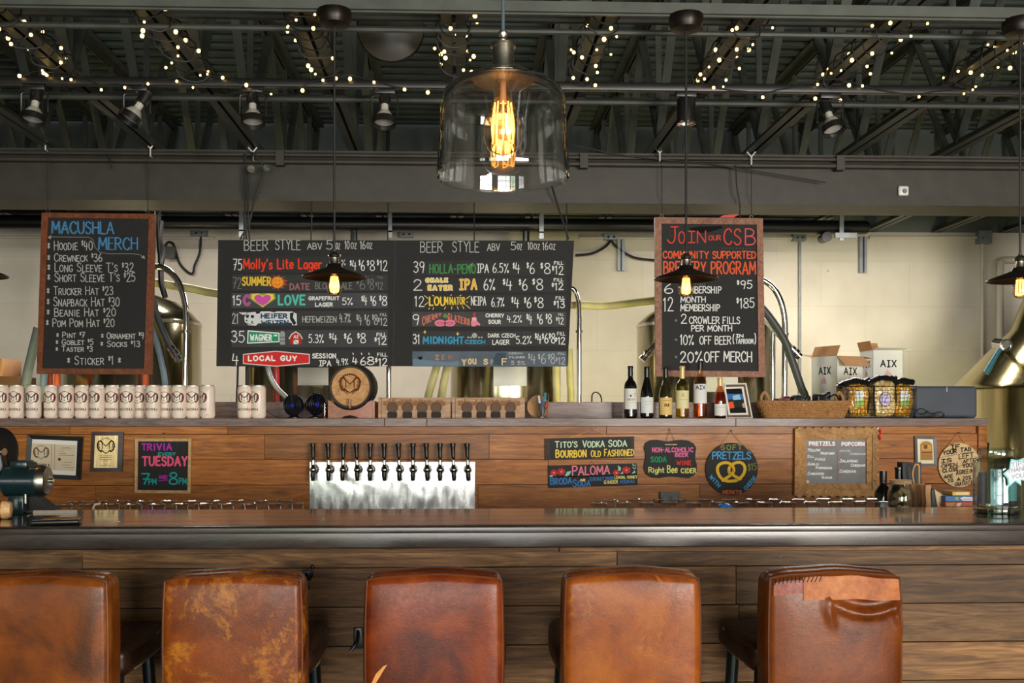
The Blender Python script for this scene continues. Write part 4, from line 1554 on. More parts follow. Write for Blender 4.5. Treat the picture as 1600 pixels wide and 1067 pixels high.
# ---------------------------------------------------------------- hanging chalkboards
M_slate = plain('chalkboard', (22, 22, 22), 0.75, 0, 0.1)
M_slate2 = plain('sign_black', (27, 27, 27), 0.7, 0, 0.08)
M_redwood = wood('red_stained_frame', (80, 40, 20), (118, 62, 31), (144, 84, 46), 0.55, (8, 8, 8), 5.0, 0, False, 0.15, 0.2)
M_pinkwood = wood('rose_stained_frame', (104, 64, 44), (144, 96, 72), (168, 122, 96), 0.55, (8, 8, 8), 5.0, 0, False, 0.15, 0.2)
WH, GY, DIM = (222, 222, 218), (178, 178, 174), (118, 118, 115)
BYY = 6.27
LX = lambda x: x / 3.441
LY = lambda y: 300 + y / 3.441


def eye_wires(t_, pts, Y):
    for (px, y0, y1) in pts:
        MB().tube([W(px, y0, Y), W(px, y1 - 4, Y)], 0.0022, 5).build('hanging_wire', M_wire, t_)
        c = W(px, y1 - 2, Y)
        MB().tube([c + Vector((0.010 * math.cos(a * PI / 5), 0, 0.010 * math.sin(a * PI / 5))) for a in range(10)], 0.003, 5, True).build('eye_screw', M_chrome, t_)


out = [(65, 332), (242, 334), (236, 585), (57, 584)]
inn = [(75, 340), (232.5, 342), (225, 576), (66, 575.5)]
t_ = thing('chalkboard', 'framed chalkboard with blue heading listing hoodies, hats and pints, hanging at left', 'chalkboard', W(147, 585, BYY), 'wood-framed hanging chalkboards')
frame4(MB(), out, inn, BYY - 0.012, BYY + 0.022).build('frame', M_redwood, t_)
slab(MB(), inset(inn, -2), BYY, BYY + 0.015).build('slate', M_slate, t_)
eye_wires(t_, ((75, 238, 332), (231, 240, 334)), BYY)
d = Draw(on_plane(BYY))
BL = (72, 132, 176)
for dx in (0, 1.9):
    d.text(BL, 'MACUSHLA', 80 + dx, 178 + dx * .4, 365, 345.5, 1.3, 0.01)
    d.text(BL, 'MERCH', 153 + dx, 215 + dx * .4, 390, 370.5, 1.3, 0.01)
d.stroke(DIM, [(76, 370), (110, 370.5), (138, 370.5), (145, 374), (149, 387), (156, 394), (170, 396.5), (208, 396.5), (219, 398), (226, 403)], 1.1)
d.poly(GY, [(75, 370.5), (80, 367.5), (79, 374)])
d.poly(GY, [(227, 404.5), (220.5, 402), (225, 399)])
for s, x0, x1, yb, yt in (('* Hoodie ^$40', 74, 145, 391, 376), ('* Crewneck ^$36', 74, 160, 409, 396), ('* Long Sleeve T\'s ^$32', 74, 209, 425, 410.5), ('* Short Sleeve T\'s ^$25', 74, 211.5, 440.5, 426),
                          ('* Trucker Hat ^$23', 73, 177, 461, 447), ('* Snapback Hat ^$30', 73, 187, 479, 464), ('* Beanie Hat ^$20', 73, 181, 494.5, 481), ('* Pom Pom Hat ^$20', 72, 179, 511, 497.5),
                          ('* Pint ^$7', 88, 133, 528, 518.5), ('* Goblet ^$5', 87, 146, 539, 529.5), ('* Taster ^$3', 87, 145, 549.5, 540.5), ('* Ornament ^$9', 158, 225, 529.5, 519), ('* Socks ^$13', 157, 219, 542, 532),
                          ('* Sticker ^$1 *', 105, 189, 570, 556)):
    d.text(GY, s, x0, x1, yb, yt, 1.25)
d.build(t_)

# ------------------------------------------- right chalkboard
RX = lambda x: 900 + x / 3.556
RY = lambda y: 310 + y / 3.556
out = [(1023.5, 339), (1192, 341), (1196, 589), (1025, 588)]
inn = [(1033.6, 349.4), (1182.6, 350.8), (1185.4, 580), (1034.4, 578.6)]
t_ = thing('chalkboard', 'framed chalkboard with orange heading and white membership prices, hanging at right', 'chalkboard', W(1110, 589, BYY), 'wood-framed hanging chalkboards')
mb = MB()
frame4(mb, out, inn, BYY - 0.012, BYY + 0.022).build('frame', M_pinkwood, t_)
slab(MB(), inset(inn, -2), BYY, BYY + 0.015).build('slate', M_slate, t_)
eye_wires(t_, ((1034, 248, 339), (1174, 250, 341)), BYY)
d = Draw(on_plane(BYY))
RED, ORG_, PK = (204, 72, 56), (222, 92, 54), (206, 88, 92)
T = lambda c, s, x0, x1, yb, yt, w=1.5, **k: d.text(c, s, RX(x0), RX(x1), RY(yb), RY(yt), w, **k)
T(RED, 'J', 505, 560, 250, 155, 2.0)
T(RED, 'O', 568, 606, 250, 180, 1.9)
T(RED, '!', 622, 662, 248, 180, 1.9)
T(RED, 'N', 672, 722, 250, 180, 1.9)
T(RED, 'OUR', 735, 805, 234, 205, 1.4)
T(RED, 'CS', 820, 918, 258, 165, 2.2)
T(PK, 'B', 938, 998, 260, 165, 2.0)
T(ORG_, 'COMMUNITY SUPPORTED', 482, 1000, 335, 292, 1.9)
T(ORG_, 'BREWERY PROGRAM', 484, 1000, 423, 350, 2.3)
for k in range(9):
    d.disc(DIM, RX(815 + k * 19), RY(277), 0.7, None, 1, 6)
for k in range(8):
    d.disc(GY, RX(625 + k * 13), RY(477), 0.6, None, 1, 6)
T(WH, '6', 490, 540, 530, 475)
T(WH, 'MEMBERSHIP', 580, 808, 528, 488)
T(WH, '^$95', 893, 980, 503, 455)
T(WH, '12', 483, 540, 628, 550)
T(WH, 'MONTH', 580, 720, 580, 545)
T(WH, 'MEMBERSHIP', 580, 800, 627, 588)
T(WH, '^$185', 890, 992, 610, 552)
for y in (678, 785, 880):
    d.disc(DIM, RX(556), RY(y), 2.0)
T(WH, '2', 582, 615, 697, 643)
T(WH, 'CROWLER FILLS', 627, 912, 697, 656)
T(WH, 'PER MONTH', 640, 867, 739, 704)
T(WH, '10%', 577, 655, 815, 757)
T(WH, 'OFF BEER', 685, 862, 812, 764)
T(WH, '(', 870, 880, 806, 758)
T(WH, '!N', 888, 930, 773, 753)
T(WH, 'TAPROOM', 886, 986, 809, 779)
T(WH, ')', 990, 1000, 806, 752)
T(WH, '20%', 577, 705, 912, 850, 1.8)
T(WH, 'OFF MERCH', 712, 978, 910, 850, 1.8)
d.poly((16, 16, 16), [(RX(628), RY(165)), (RX(700), RY(155)), (RX(810), RY(152)), (RX(812), RY(165)), (RX(750), RY(185)), (RX(700), RY(192)), (RX(640), RY(180))])
d.build(t_)
o = slab(MB(), [(1124, 339.5), (1131, 336), (1156, 334.5), (1146, 339.5)], BYY - 0.004, BYY + 0.02).build('red_tag', plain('red_tape', (196, 50, 36), 0.5), t_, label='red tape on the top edge')

# ------------------------------------------- central beer menu
MYY = 6.27
out = [(341, 375), (897, 376), (887, 572), (338, 572)]
t_ = thing('beer_menu_board', 'wide black beer menu board with removable painted rows, hanging in the middle', 'menu board', W(615, 572, MYY))
slab(MB(), [(341, 375), (617, 375.5), (614, 572), (338, 572)], MYY, MYY + 0.02).build('panel', M_slate, t_)
slab(MB(), [(617.4, 375.5), (897, 376), (887, 572), (614.4, 572)], MYY, MYY + 0.02).build('panel', M_slate, t_)
for px in (381, 486, 606, 741, 886):
    a = W(px, 376, MYY + 0.012)
    MB().tube([a, a + Vector((0, 0.028, 0.243))], 0.004, 6).build('hanging_wire', M_wire, t_)
AX = lambda x: 330 + x / 4.103
AY = lambda y: 340 + y / 4.103
BX = lambda x: 620 + x / 4.103
BYp = lambda y: 340 + y / 4.103


class Side:
    def __init__(self, ox):
        self.ox = ox
        self.d = None

    def X(self, x):
        return self.ox + x / 4.103

    def Y(self, y):
        return 340 + y / 4.103

    def T(self, c, s, x0, x1, yb, yt, w=1.35, **k):
        self.d.text(c, s, self.X(x0), self.X(x1), self.Y(yb), self.Y(yt), w, **k)

    def P(self, c, pts, layer=1):
        self.d.poly(c, [(self.X(x), self.Y(y)) for x, y in pts], layer)

    def O(self, c, x, y, r, ry=None, layer=1, n=24):
        self.d.disc(c, self.X(x), self.Y(y), r / 4.103, (ry or r) / 4.103, layer, n)

    def S(self, c, pts, w, layer=1):
        self.d.stroke(c, [(self.X(x), self.Y(y)) for x, y in pts], w, layer)


def strip(side, x0, x1, y0, y1, color, what):
    q = [(side.X(x0), side.Y(y0)), (side.X(x1), side.Y(y0)), (side.X(x1), side.Y(y1)), (side.X(x0), side.Y(y1))]
    o = slab(MB(), q, MYY - 0.003, MYY - 0.0002).build('menu_strip', plain('strip_board', color, 0.7, 0, 0.1), t_)
    side.d = Draw(on_plane(MYY - 0.003))
    return o


def prices(side, c, ps, yb, yt, fill=None, w=1.3):
    for s, x0, x1 in ps:
        side.T(c, s, x0, x1, yb, yt, w)
    if fill:
        side.T(c, 'FILL', fill[0], fill[1], fill[2], fill[3], 1.1)
        side.T(c, fill[6] if len(fill) > 6 else '^$12', fill[0] - 14, fill[1], fill[4], fill[5], w)


A, B = Side(330), Side(620)
# headings
for sd, hd in ((A, (('BEER', 210, 365, 212, 143), ('STYLE', 410, 572, 207, 142), ('ABV', 615, 712, 205, 162), ('5', 738, 780, 207, 145), ('oz', 797, 826, 205, 160), ('10', 855, 887, 203, 148), ('oz', 895, 932, 200, 158), ('16', 953, 990, 203, 148), ('oz', 997, 1032, 200, 158))),
               (B, (('BEER', 150, 295, 224, 153), ('STYLE', 355, 527, 222, 152), ('ABV', 578, 662, 213, 166), ('5', 730, 765, 210, 155), ('oz', 770, 803, 208, 165), ('10', 838, 872, 207, 157), ('oz', 878, 917, 205, 165), ('16', 932, 972, 208, 157), ('oz', 978, 1017, 206, 165)))):
    sd.d = Draw(on_plane(MYY))
    for s, x0, x1, yb, yt in hd:
        sd.T(GY, s, x0, x1, yb, yt, 1.3, lower=True) if s != 'oz' else sd.d.text(GY, s, sd.X(x0), sd.X(x1), sd.Y(yb), sd.Y(yt - 22), 1.2, lower=True)
    sd.d.build(t_)
DK = (24, 24, 24)
# --- left column
o = strip(A, 133, 1132, 250, 352, DK, '')
A.T(WH, '75', 140, 198, 338, 264)
A.T((232, 66, 40), 'Molly\'s Lite Lager', 203, 712, 332, 262, 2.9, lower=True, gap=0.12)
A.T(GY, '%', 832, 862, 305, 268)
prices(A, WH, (('^$4', 888, 932), ('^$6', 945, 985), ('^$8', 998, 1048), ('^$12', 1062, 1130)), 340, 272)
A.d.build(o)
o = strip(A, 133, 1132, 366, 470, (36, 36, 36), '')
A.T(DIM, '72', 138, 195, 455, 382)
A.T((228, 190, 56), 'SUMMER', 197, 385, 438, 378, 2.6)
for k in range(22):
    a = 2 * PI * k / 22
    r1 = 72 if k % 2 else 58
    A.P((206, 100, 50), [(425 + 34 * math.cos(a - .13), 415 + 34 * math.sin(a - .13)), (425 + r1 * math.cos(a + .05), 415 + r1 * 0.72 * math.sin(a + .05)), (425 + 34 * math.cos(a + .13), 415 + 34 * math.sin(a + .13))])
A.O((236, 150, 50), 425, 415, 36, None, 2)
A.S((150, 74, 30), [(408, 424), (418, 432), (432, 432), (442, 424)], 0.7, 3)
A.S((150, 74, 30), [(410, 404), (416, 402)], 0.7, 3)
A.S((150, 74, 30), [(434, 402), (440, 404)], 0.7, 3)
A.T((150, 100, 104), 'DATE', 502, 632, 464, 420, 2.2)
A.T(DIM, 'BLONDE ALE', 666, 905, 460, 416)
prices(A, DIM, (('^$6', 930, 988), ('^$8', 1000, 1042)), 460, 390, (1066, 1102, 390, 376, 460, 412))
A.d.build(o)
o = strip(A, 130, 1132, 484, 580, (54, 58, 62), '')
A.T(WH, '15', 136, 192, 562, 498, 1.6)
A.T((176, 90, 140), 'C', 203, 252, 566, 492, 5.0)
A.P((128, 160, 60), [(250, 486), (408, 486), (415, 520), (330, 578), (246, 520)], 1)
A.P((236, 206, 90), [(262, 490), (300, 486), (330, 500), (360, 486), (398, 490), (404, 518), (330, 572), (258, 518)], 2)
HEART = [(330, 512), (322, 500), (305, 494), (288, 497), (277, 508), (278, 524), (296, 544), (330, 566), (364, 544), (382, 524), (383, 508), (372, 497), (355, 494), (338, 500)]
A.P((206, 84, 168), HEART, 3)
A.T((84, 190, 166), 'LOVE', 425, 606, 566, 492, 5.0)
A.T(WH, 'GRAPEFRUIT', 624, 822, 530, 504, 1.6)
A.T(WH, 'LAGER', 666, 780, 571, 544, 1.6)
A.T(WH, '5%', 840, 908, 560, 512)
prices(A, WH, (('^$4', 962, 1000), ('^$6', 1020, 1058), ('^$8', 1076, 1128)), 564, 500, None, 1.5)
A.d.build(o)
o = strip(A, 133, 1132, 598, 694, (38, 38, 38), '')
A.T(GY, '21', 133, 175, 680, 612)
A.P((212, 214, 216), [(228, 610), (300, 602), (400, 600), (520, 602), (548, 616), (550, 690), (520, 690), (516, 676), (300, 678), (288, 692), (240, 690), (216, 670), (212, 640)])
A.P((212, 214, 216), [(176, 608), (230, 608), (232, 622), (200, 622)])
A.P((34, 40, 48), [(282, 602), (318, 600), (312, 612), (292, 618)], 2)
A.P((34, 40, 48), [(374, 601), (424, 600), (402, 608)], 2)
A.P((34, 40, 48), [(505, 612), (530, 606), (524, 640), (546, 676), (530, 690), (505, 650)], 2)
A.P((34, 40, 48), [(500, 672), (520, 680), (512, 690), (498, 686)], 2)
A.P((34, 40, 48), [(222, 626), (244, 622), (240, 642), (226, 644)], 2)
A.P((34, 40, 48), [(254, 624), (278, 628), (270, 646), (256, 642)], 2)
A.O((34, 40, 48), 228, 660, 5, 6, 2, 10)
A.O((34, 40, 48), 262, 668, 5, 6, 2, 10)
A.S((34, 40, 48), [(222, 676), (250, 684), (274, 676)], 0.8, 2)
A.T((38, 66, 92), 'HEIFER', 318, 490, 648, 614, 2.6, layer=3)
A.T((38, 66, 92), 'WEIZEN', 320, 496, 688, 658, 2.6, layer=3)
A.T(GY, 'HEFEWEIZEN', 584, 803, 672, 632, 1.2)
A.T(GY, '4.7%', 822, 895, 672, 614, 1.2)
prices(A, GY, (('^$4', 930, 966), ('^$6', 982, 1018), ('^$8', 1032, 1068)), 690, 622, (1082, 1128, 632, 612, 692, 642), 1.2)
A.d.build(o)
o = strip(A, 130, 1132, 720, 830, (46, 49, 52), '')
A.T(WH, '35', 128, 215, 800, 724, 1.5)
A.P((230, 234, 230), [(234, 722), (438, 738), (438, 798), (230, 808)])
A.P((44, 146, 106), [(240, 730), (432, 744), (432, 792), (237, 801)], 2)
A.T((235, 238, 235), 'WAGNER', 250, 390, 790, 748, 1.7, layer=3)
A.T((235, 238, 235), '*', 400, 424, 766, 744, 1.0, layer=3)
A.P((150, 152, 152), [(441, 742), (448, 728), (466, 728), (473, 742), (473, 814), (441, 814)])
A.S((80, 82, 84), [(441, 768), (473, 768)], 1.2, 2)
A.S((80, 82, 84), [(441, 792), (473, 792)], 1.2, 2)
A.P((178, 44, 40), [(506, 780), (512, 752), (542, 734), (572, 752), (578, 780), (578, 812), (508, 812)])
A.S((222, 214, 206), [(500, 776), (516, 748), (542, 732), (568, 748), (584, 776)], 1.6, 2)
A.T((235, 230, 225), 'ALE', 528, 562, 774, 752, 0.9, layer=2)
A.P((225, 220, 214), [(528, 784), (560, 784), (560, 811), (528, 811)], 2)
A.S((120, 30, 28), [(530, 786), (558, 810)], 0.7, 3)
A.T(WH, '5.3%', 624, 722, 805, 748)
prices(A, WH, (('^$4', 755, 808), ('^$6', 850, 903), ('^$8', 936, 992)), 806, 740, (1060, 1124, 762, 738, 816, 766), 1.5)
A.d.build(o)
o = strip(A, 128, 1132, 848, 954, (24, 24, 24), '')
A.T(WH, '4', 134, 176, 948, 872, 1.6)
HEX = lambda k: [(204 + k, 874 + k), (415, 854 + k), (632 - k, 874 + k), (632 - k, 936 - k), (415, 955 - k), (204 + k, 938 - k)]
A.P((224, 220, 214), HEX(0))
A.P((204, 50, 50), HEX(5), 2)
A.T((238, 232, 226), 'LOCAL GUY', 236, 550, 920, 884, 2.3, layer=3, gap=0.34)
A.T(WH, 'SESSION', 648, 800, 903, 870, 1.6)
A.T(WH, '!PA', 692, 770, 953, 914, 1.6)
A.T(WH, '4.9%', 802, 880, 948, 902, 1.4)
prices(A, WH, (('4', 905, 938), ('6', 955, 992), ('8', 1000, 1046)), 946, 892, (1064, 1130, 890, 866, 953, 900), 1.6)
for x in (908, 962, 1010):
    A.S(WH, [(x, 868), (x + 4, 878)], 1.4)
A.d.build(o)
# --- right column
o = strip(B, 102, 1086, 274, 374, DK, '')
B.T(WH, '39', 106, 178, 354, 280)
B.T((72, 130, 76), 'HOLLA-PENO', 208, 508, 360, 296, 2.3)
B.S((72, 130, 76), [(458, 312), (470, 306), (484, 310)], 1.6)
B.P((140, 164, 150), [(444, 318), (488, 290), (478, 314), (462, 322)])
B.T(WH, '!PA', 514, 590, 355, 296, 1.5)
B.T(WH, '6.5%', 614, 718, 354, 292)
prices(B, WH, (('^$4', 742, 790), ('^$6', 832, 884), ('^$8', 920, 984)), 360, 288, (1008, 1068, 303, 280, 365, 308), 1.4)
B.d.build(o)
o = strip(B, 102, 1086, 380, 478, DK, '')
B.T(WH, '2', 106, 162, 468, 396, 1.5)
B.T((232, 196, 92), 'CHALK', 182, 330, 418, 384, 2.6, under=((238, 230, 206), 4.2))
B.T((232, 196, 92), 'EATER', 196, 360, 470, 430, 2.6, under=((238, 230, 206), 4.2))
B.T((236, 182, 60), '!PA', 396, 520, 470, 388, 4.6, under=((240, 226, 190), 6.2))
B.T(WH, '6%', 556, 630, 466, 392, 1.5)
prices(B, WH, (('^$4', 678, 740), ('^$6', 780, 838), ('^$8', 868, 938)), 466, 392, (1006, 1068, 410, 388, 465, 416), 1.5)
B.d.build(o)
o = strip(B, 102, 1086, 496, 592, DK, '')
B.T(WH, '12', 112, 176, 570, 502)
B.T((240, 206, 70), 'LOU', 206, 310, 566, 506, 2.4)
B.T((240, 206, 70), 'MINATOR', 306, 440, 560, 508, 2.2)
for a in ((178, 500, 200, 518), (180, 560, 198, 545), (210, 578, 204, 588), (236, 576, 232, 590), (312, 572, 306, 586), (352, 570, 352, 586), (388, 570, 394, 588), (420, 566, 430, 584), (444, 560, 470, 582), (448, 540, 456, 542), (446, 520, 470, 502), (346, 500, 350, 494), (230, 498, 240, 504), (404, 502, 412, 496)):
    B.S((236, 212, 120), [(a[0], a[1]), (a[2], a[3])], 1.1)
B.T(WH, 'NE!PA', 476, 573, 564, 506, 1.3)
B.T(WH, '6.7%', 606, 690, 572, 512)
prices(B, WH, (('^$4', 734, 784), ('^$6', 815, 862), ('^$8', 880, 940)), 578, 510, (1018, 1078, 526, 504, 582, 532, '^$13'), 1.5)
B.d.build(o)
o = strip(B, 98, 1086, 603, 698, (54, 54, 54), '')
B.T(WH, '9', 102, 145, 690, 620, 1.5)
OP = (206, 116, 96)
for i, ch in enumerate('CHERRY'):
    B.T(OP, ch, 162 + i * 21, 180 + i * 21, 690 - i * 11, 632 - i * 4, 1.7)
for i, ch in enumerate('GLAZERR'):
    B.T(OP, ch, 326 + i * 21, 343 + i * 21, 656 + i * 6, 612 + i * 6, 1.7)
B.P((96, 140, 80), [(294, 630), (310, 612), (326, 630), (318, 644), (300, 640)])
B.O((226, 130, 150), 278, 676, 36, 22, 2)
B.O((226, 130, 150), 340, 676, 36, 22, 2)
for x in (278, 340):
    B.S((150, 60, 80), [(x - 22, 676), (x - 8, 670), (x + 8, 670), (x + 22, 676), (x + 8, 684), (x - 8, 684), (x - 22, 676)], 0.8, 3)
B.P((190, 60, 70), [(488, 612), (504, 606), (506, 640), (488, 640)], 2)
B.P((236, 180, 186), [(482, 640), (510, 640), (512, 660), (480, 660)], 2)
B.P((226, 140, 160), [(474, 672), (480, 660), (512, 660), (536, 684), (530, 692), (510, 688), (504, 697), (480, 696)], 2)
B.T(WH, 'CHERRY', 568, 688, 640, 614, 1.7)
B.T(WH, 'SOUR', 586, 668, 682, 654, 1.7)
B.T(WH, '4.2%', 706, 802, 672, 624)
prices(B, WH, (('^$4', 830, 868), ('^$6', 898, 936), ('^$8', 954, 994)), 682, 618, (1034, 1070, 630, 612, 684, 638), 1.4)
B.d.build(o)
o = strip(B, 98, 1086, 728, 822, (34, 35, 37), '')
B.T(WH, '31', 102, 148, 810, 746, 1.5)
CB = (62, 150, 186)
B.T(CB, 'MIDNIGHT', 165, 432, 812, 760, 4.0)
B.T(CB, 'CZECH', 436, 566, 810, 784, 3.0)
for x, y in ((180, 733), (390, 745)):
    B.P((226, 190, 80), [(x, y - 14), (x + 4, y - 4), (x + 13, y), (x + 4, y + 4), (x, y + 14), (x - 4, y + 4), (x - 13, y), (x - 4, y - 4)])
B.O((168, 168, 160), 498, 756, 17, 17, 1)
for x in (458, 476, 526, 544):
    B.O((168, 168, 160), x, 768, 7, 6, 1, 10)
B.T(WH, 'DARK CZECH', 584, 760, 769, 742, 1.2)
B.T(WH, 'LAGER', 612, 722, 814, 782, 1.3)
B.T(WH, '5.2%', 764, 865, 810, 758)
prices(B, WH, (('^$4', 885, 928), ('^$6', 930, 972), ('^$8', 974, 1016)), 808, 742, (1028, 1080, 756, 732, 814, 766), 1.5)
B.d.build(o)
o = strip(B, 100, 1088, 857, 954, (78, 92, 104), '')
B.P((106, 128, 146), [(104, 905), (240, 918), (330, 925), (400, 918), (400, 950), (104, 950)])
B.P((92, 108, 122), [(180, 862), (380, 866), (390, 880), (200, 890)])
B.P((62, 78, 94), [(640, 868), (700, 866), (690, 948), (600, 944)])
B.T((190, 130, 96), 'Z', 246, 270, 912, 880, 1.8, layer=2)
B.T((170, 120, 100), 'E', 286, 306, 910, 880, 1.6, layer=2)
B.T((150, 110, 100), 'N', 330, 350, 908, 878, 1.5, layer=2)
B.T((120, 100, 100), 'H', 366, 388, 906, 878, 1.4, layer=2)
B.P((20, 22, 24), [(136, 888), (148, 894), (160, 888), (166, 904), (150, 912), (138, 904)], 2)
TN = (208, 184, 140)
B.T(TN, 'Y', 416, 446, 948, 906, 2.6, layer=2)
B.T(TN, 'ou', 456, 510, 942, 884, 2.4, lower=True, layer=2)
B.T(TN, 'S', 556, 586, 942, 904, 2.4, layer=2)
B.T((150, 150, 140), 'e', 598, 618, 940, 890, 1.6, lower=True, layer=2)
B.T(TN, 'F', 672, 706, 946, 900, 2.2, layer=2)
B.T(GY, 'CZECH', 716, 806, 876, 864, 0.9, layer=2)
B.T(GY, 'PILSNER', 720, 822, 902, 888, 0.9, layer=2)
B.T(GY, '5 5%', 732, 822, 944, 918, 1.1, layer=2)
prices(B, GY, (('^$4', 842, 890), ('^$6', 905, 955), ('^$8', 970, 1014)), 938, 872, (1032, 1080, 880, 864, 942, 896), 1.2)
B.d.build(o)
# ---------------------------------------------------------------- things hung on the back bar planks
SY0 = KY - 0.022


def emblem(d, cx, cy, s, dark, red, layer=1, leaf=None, wt=0.115):
    """ram-horned M emblem, about 2 s wide"""
    P = lambda pts: [(cx + x * s, cy + y * s) for x, y in pts]
    w = s * wt
    d.stroke(dark, P([(-.42, .32), (-.42, -.38), (0, .0), (.42, -.38), (.42, .32)]), w * 0.9, layer)
    for q in (-1, 1):
        arc = [(q * x, y) for x, y in ((.42, -.38), (.62, -.62), (.88, -.52), (1.0, -.15), (.95, .25), (.75, .55), (.55, .62))]
        arc = [(p.x, p.y) for p in smooth_path([(x, y, 0) for x, y in arc], 4)]
        d.stroke(red, P(arc), w * 1.5, layer)
        arc = [(q * x, y) for x, y in ((.80, -.30), (.84, .0), (.72, .3))]
        d.stroke(dark, P(arc), w * 0.7, layer + 1)
        d.stroke(leaf or dark, P([(q * .55, .45), (q * .25, .72), (0, .86)]), w * 1.0, layer)
    arc = [(math.cos(a), math.sin(a)) for a in [PI * (1.2 + 0.6 * k / 8) for k in range(9)]]
    d.stroke(dark, P([(x * .9, y * .9 - 0.05) for x, y in arc]), w * 0.5, layer)


def cord_tri(t_, apex, a, b, Y, color=(196, 150, 96), nail=True):
    MB().tube([W(*a, Y + 0.006), W(*apex, Y + 0.006), W(*b, Y + 0.006)], 0.0022, 5).build('hanging_cord', plain('twine', color, 0.8), t_)
    if nail:
        p = W(*apex, KY)
        MB().cyl((p.x, KY + 0.002, p.z), (p.x, KY - 0.024, p.z), 0.005, None, 8).build('nail', M_black, t_)


# certificate, hung crooked
out = [(43, 679.5), (129, 682.5), (125, 750), (39, 746)]
inn = [(49.5, 686), (120.5, 689), (118, 743), (46, 739.5)]
t_ = thing('framed_certificate', 'crooked black-framed certificate with ram emblem, behind the green motor', 'framed picture', W(86, 750, KY))
frame4(MB(), out, inn, KY - 0.02, KY - 0.0005, 0.004).build('frame', M_black, t_)
slab(MB(), inset(inn, -1), KY - 0.012, KY - 0.002).build('sheet', M_paper, t_)
d = Draw(on_plane(KY - 0.012))
PT = (206, 192, 164)
d.poly(PT, [(50, 692.5), (119, 695.5), (116.5, 736), (48.5, 732)])
d.name = 'artwork'
emblem(d, 64.5, 707, 11.5, (60, 42, 38), (110, 50, 46), 2, (120, 140, 100))
d.name = 'lettering'
d.text((70, 54, 44), 'MACUSHLA', 52, 78, 729, 724, 0.9, 0.02, layer=2)
IK = (120, 100, 78)
d.stroke(IK, [(81, 694), (80, 734)], 0.6, 2)
d.stroke(IK, [(86, 694), (85, 734)], 0.6, 2)
for y, x0, x1 in ((699, 96, 110), (701, 94, 112), (704.5, 92, 100), (708, 92, 103), (711, 92, 116), (716, 92, 94), (722, 100, 112), (726, 98, 110), (730, 100, 116)):
    d.stroke(IK, [(x0, y), (x1, y + 0.6)], 0.55, 2)
d.disc((90, 46, 42), 93, 717.5, 2.4, None, 2, 10)
d.build(t_)
# brass plaque
out = [(143.5, 675), (192.5, 675), (190.5, 737), (141, 737)]
t_ = thing('award_plaque', 'brass plaque on dark wood with engraved ram emblem', 'plaque', W(167, 737, KY))
slab(MB(), out, KY - 0.018, KY - 0.0005).build('backing', wood('walnut_plaque', (30, 16, 12), (52, 28, 18), (74, 42, 26), 0.35, (4, 10, 10), 0, 0.3, False), t_)
q = [(148.5, 680.5), (184.5, 680.5), (182.8, 731), (146.5, 731)]
slab(MB(), q, KY - 0.020, KY - 0.0175).build('brass_plate', steel('plaque_brass', (0.80, 0.60, 0.30), 0.30, (40, 1, 2), 0.2), t_)
d = Draw(on_plane(KY - 0.020))
d.name = 'artwork'
emblem(d, 165.5, 697, 13.0, (30, 24, 16), (30, 24, 16), 1)
d.name = 'lettering'
for y, w in ((712, 9), (714.5, 8), (717.5, 9), (720, 4), (725, 3), (727.5, 8)):
    d.stroke((60, 46, 26), [(165 - w, y), (165 + w, y)], 0.7)
d.build(t_)

M_pine = wood('pale_pine', (176, 132, 82), (206, 164, 112), (226, 190, 140), 0.5, (5, 8, 8), 3.0, 0, False, 0.1, 0.1)


def hung_slate(name, label, cat, out, inn, frame_mat, apex, a, b):
    t_ = thing(name, label, cat, W(sum(p[0] for p in out) / 4, max(p[1] for p in out), KY), 'signs hung on the back bar')
    frame4(MB(), out, inn, KY - 0.022, KY - 0.0005).build('frame', frame_mat, t_)
    slab(MB(), inset(inn, -1), KY - 0.014, KY - 0.002).build('slate', M_slate, t_)
    if apex:
        cord_tri(t_, apex, a, b, KY - 0.012)
    return t_, Draw(on_plane(KY - 0.014))


out = [(211, 685), (299, 685), (297.5, 771), (210, 770)]
t_, d = hung_slate('trivia_sign', 'square pine-framed black sign announcing trivia in pink and teal letters', 'sign', out, inset(out, 4.6), M_pine, (257, 677.5), (252, 686), (261, 686))
PU, TE, PK2 = (172, 52, 168), (40, 156, 150), (228, 92, 128)
d.text(PU, 'TRIVIA', 221, 269, 704, 692.5, 2.5)
d.text(TE, 'EVERY', 247, 275, 712.5, 706.5, 1.4)
d.text(PK2, 'TUESDAY', 222, 293.2, 728.5, 712.5, 3.1, 0.0, gap=0.14)
d.text(TE, '7', 220.5, 234, 757, 738.5, 2.4)
d.text(TE, 'PM', 232, 245, 757, 747.5, 1.7)
d.text(PU, 'AND', 248, 261.5, 748.5, 742, 1.3)
d.stroke(PU, [(248, 751), (262, 750)], 1.0)
d.text(TE, '8', 264, 277.5, 757, 737, 2.4)
d.text(TE, 'PM', 279.5, 292, 757, 746.5, 1.7)
d.build(t_)

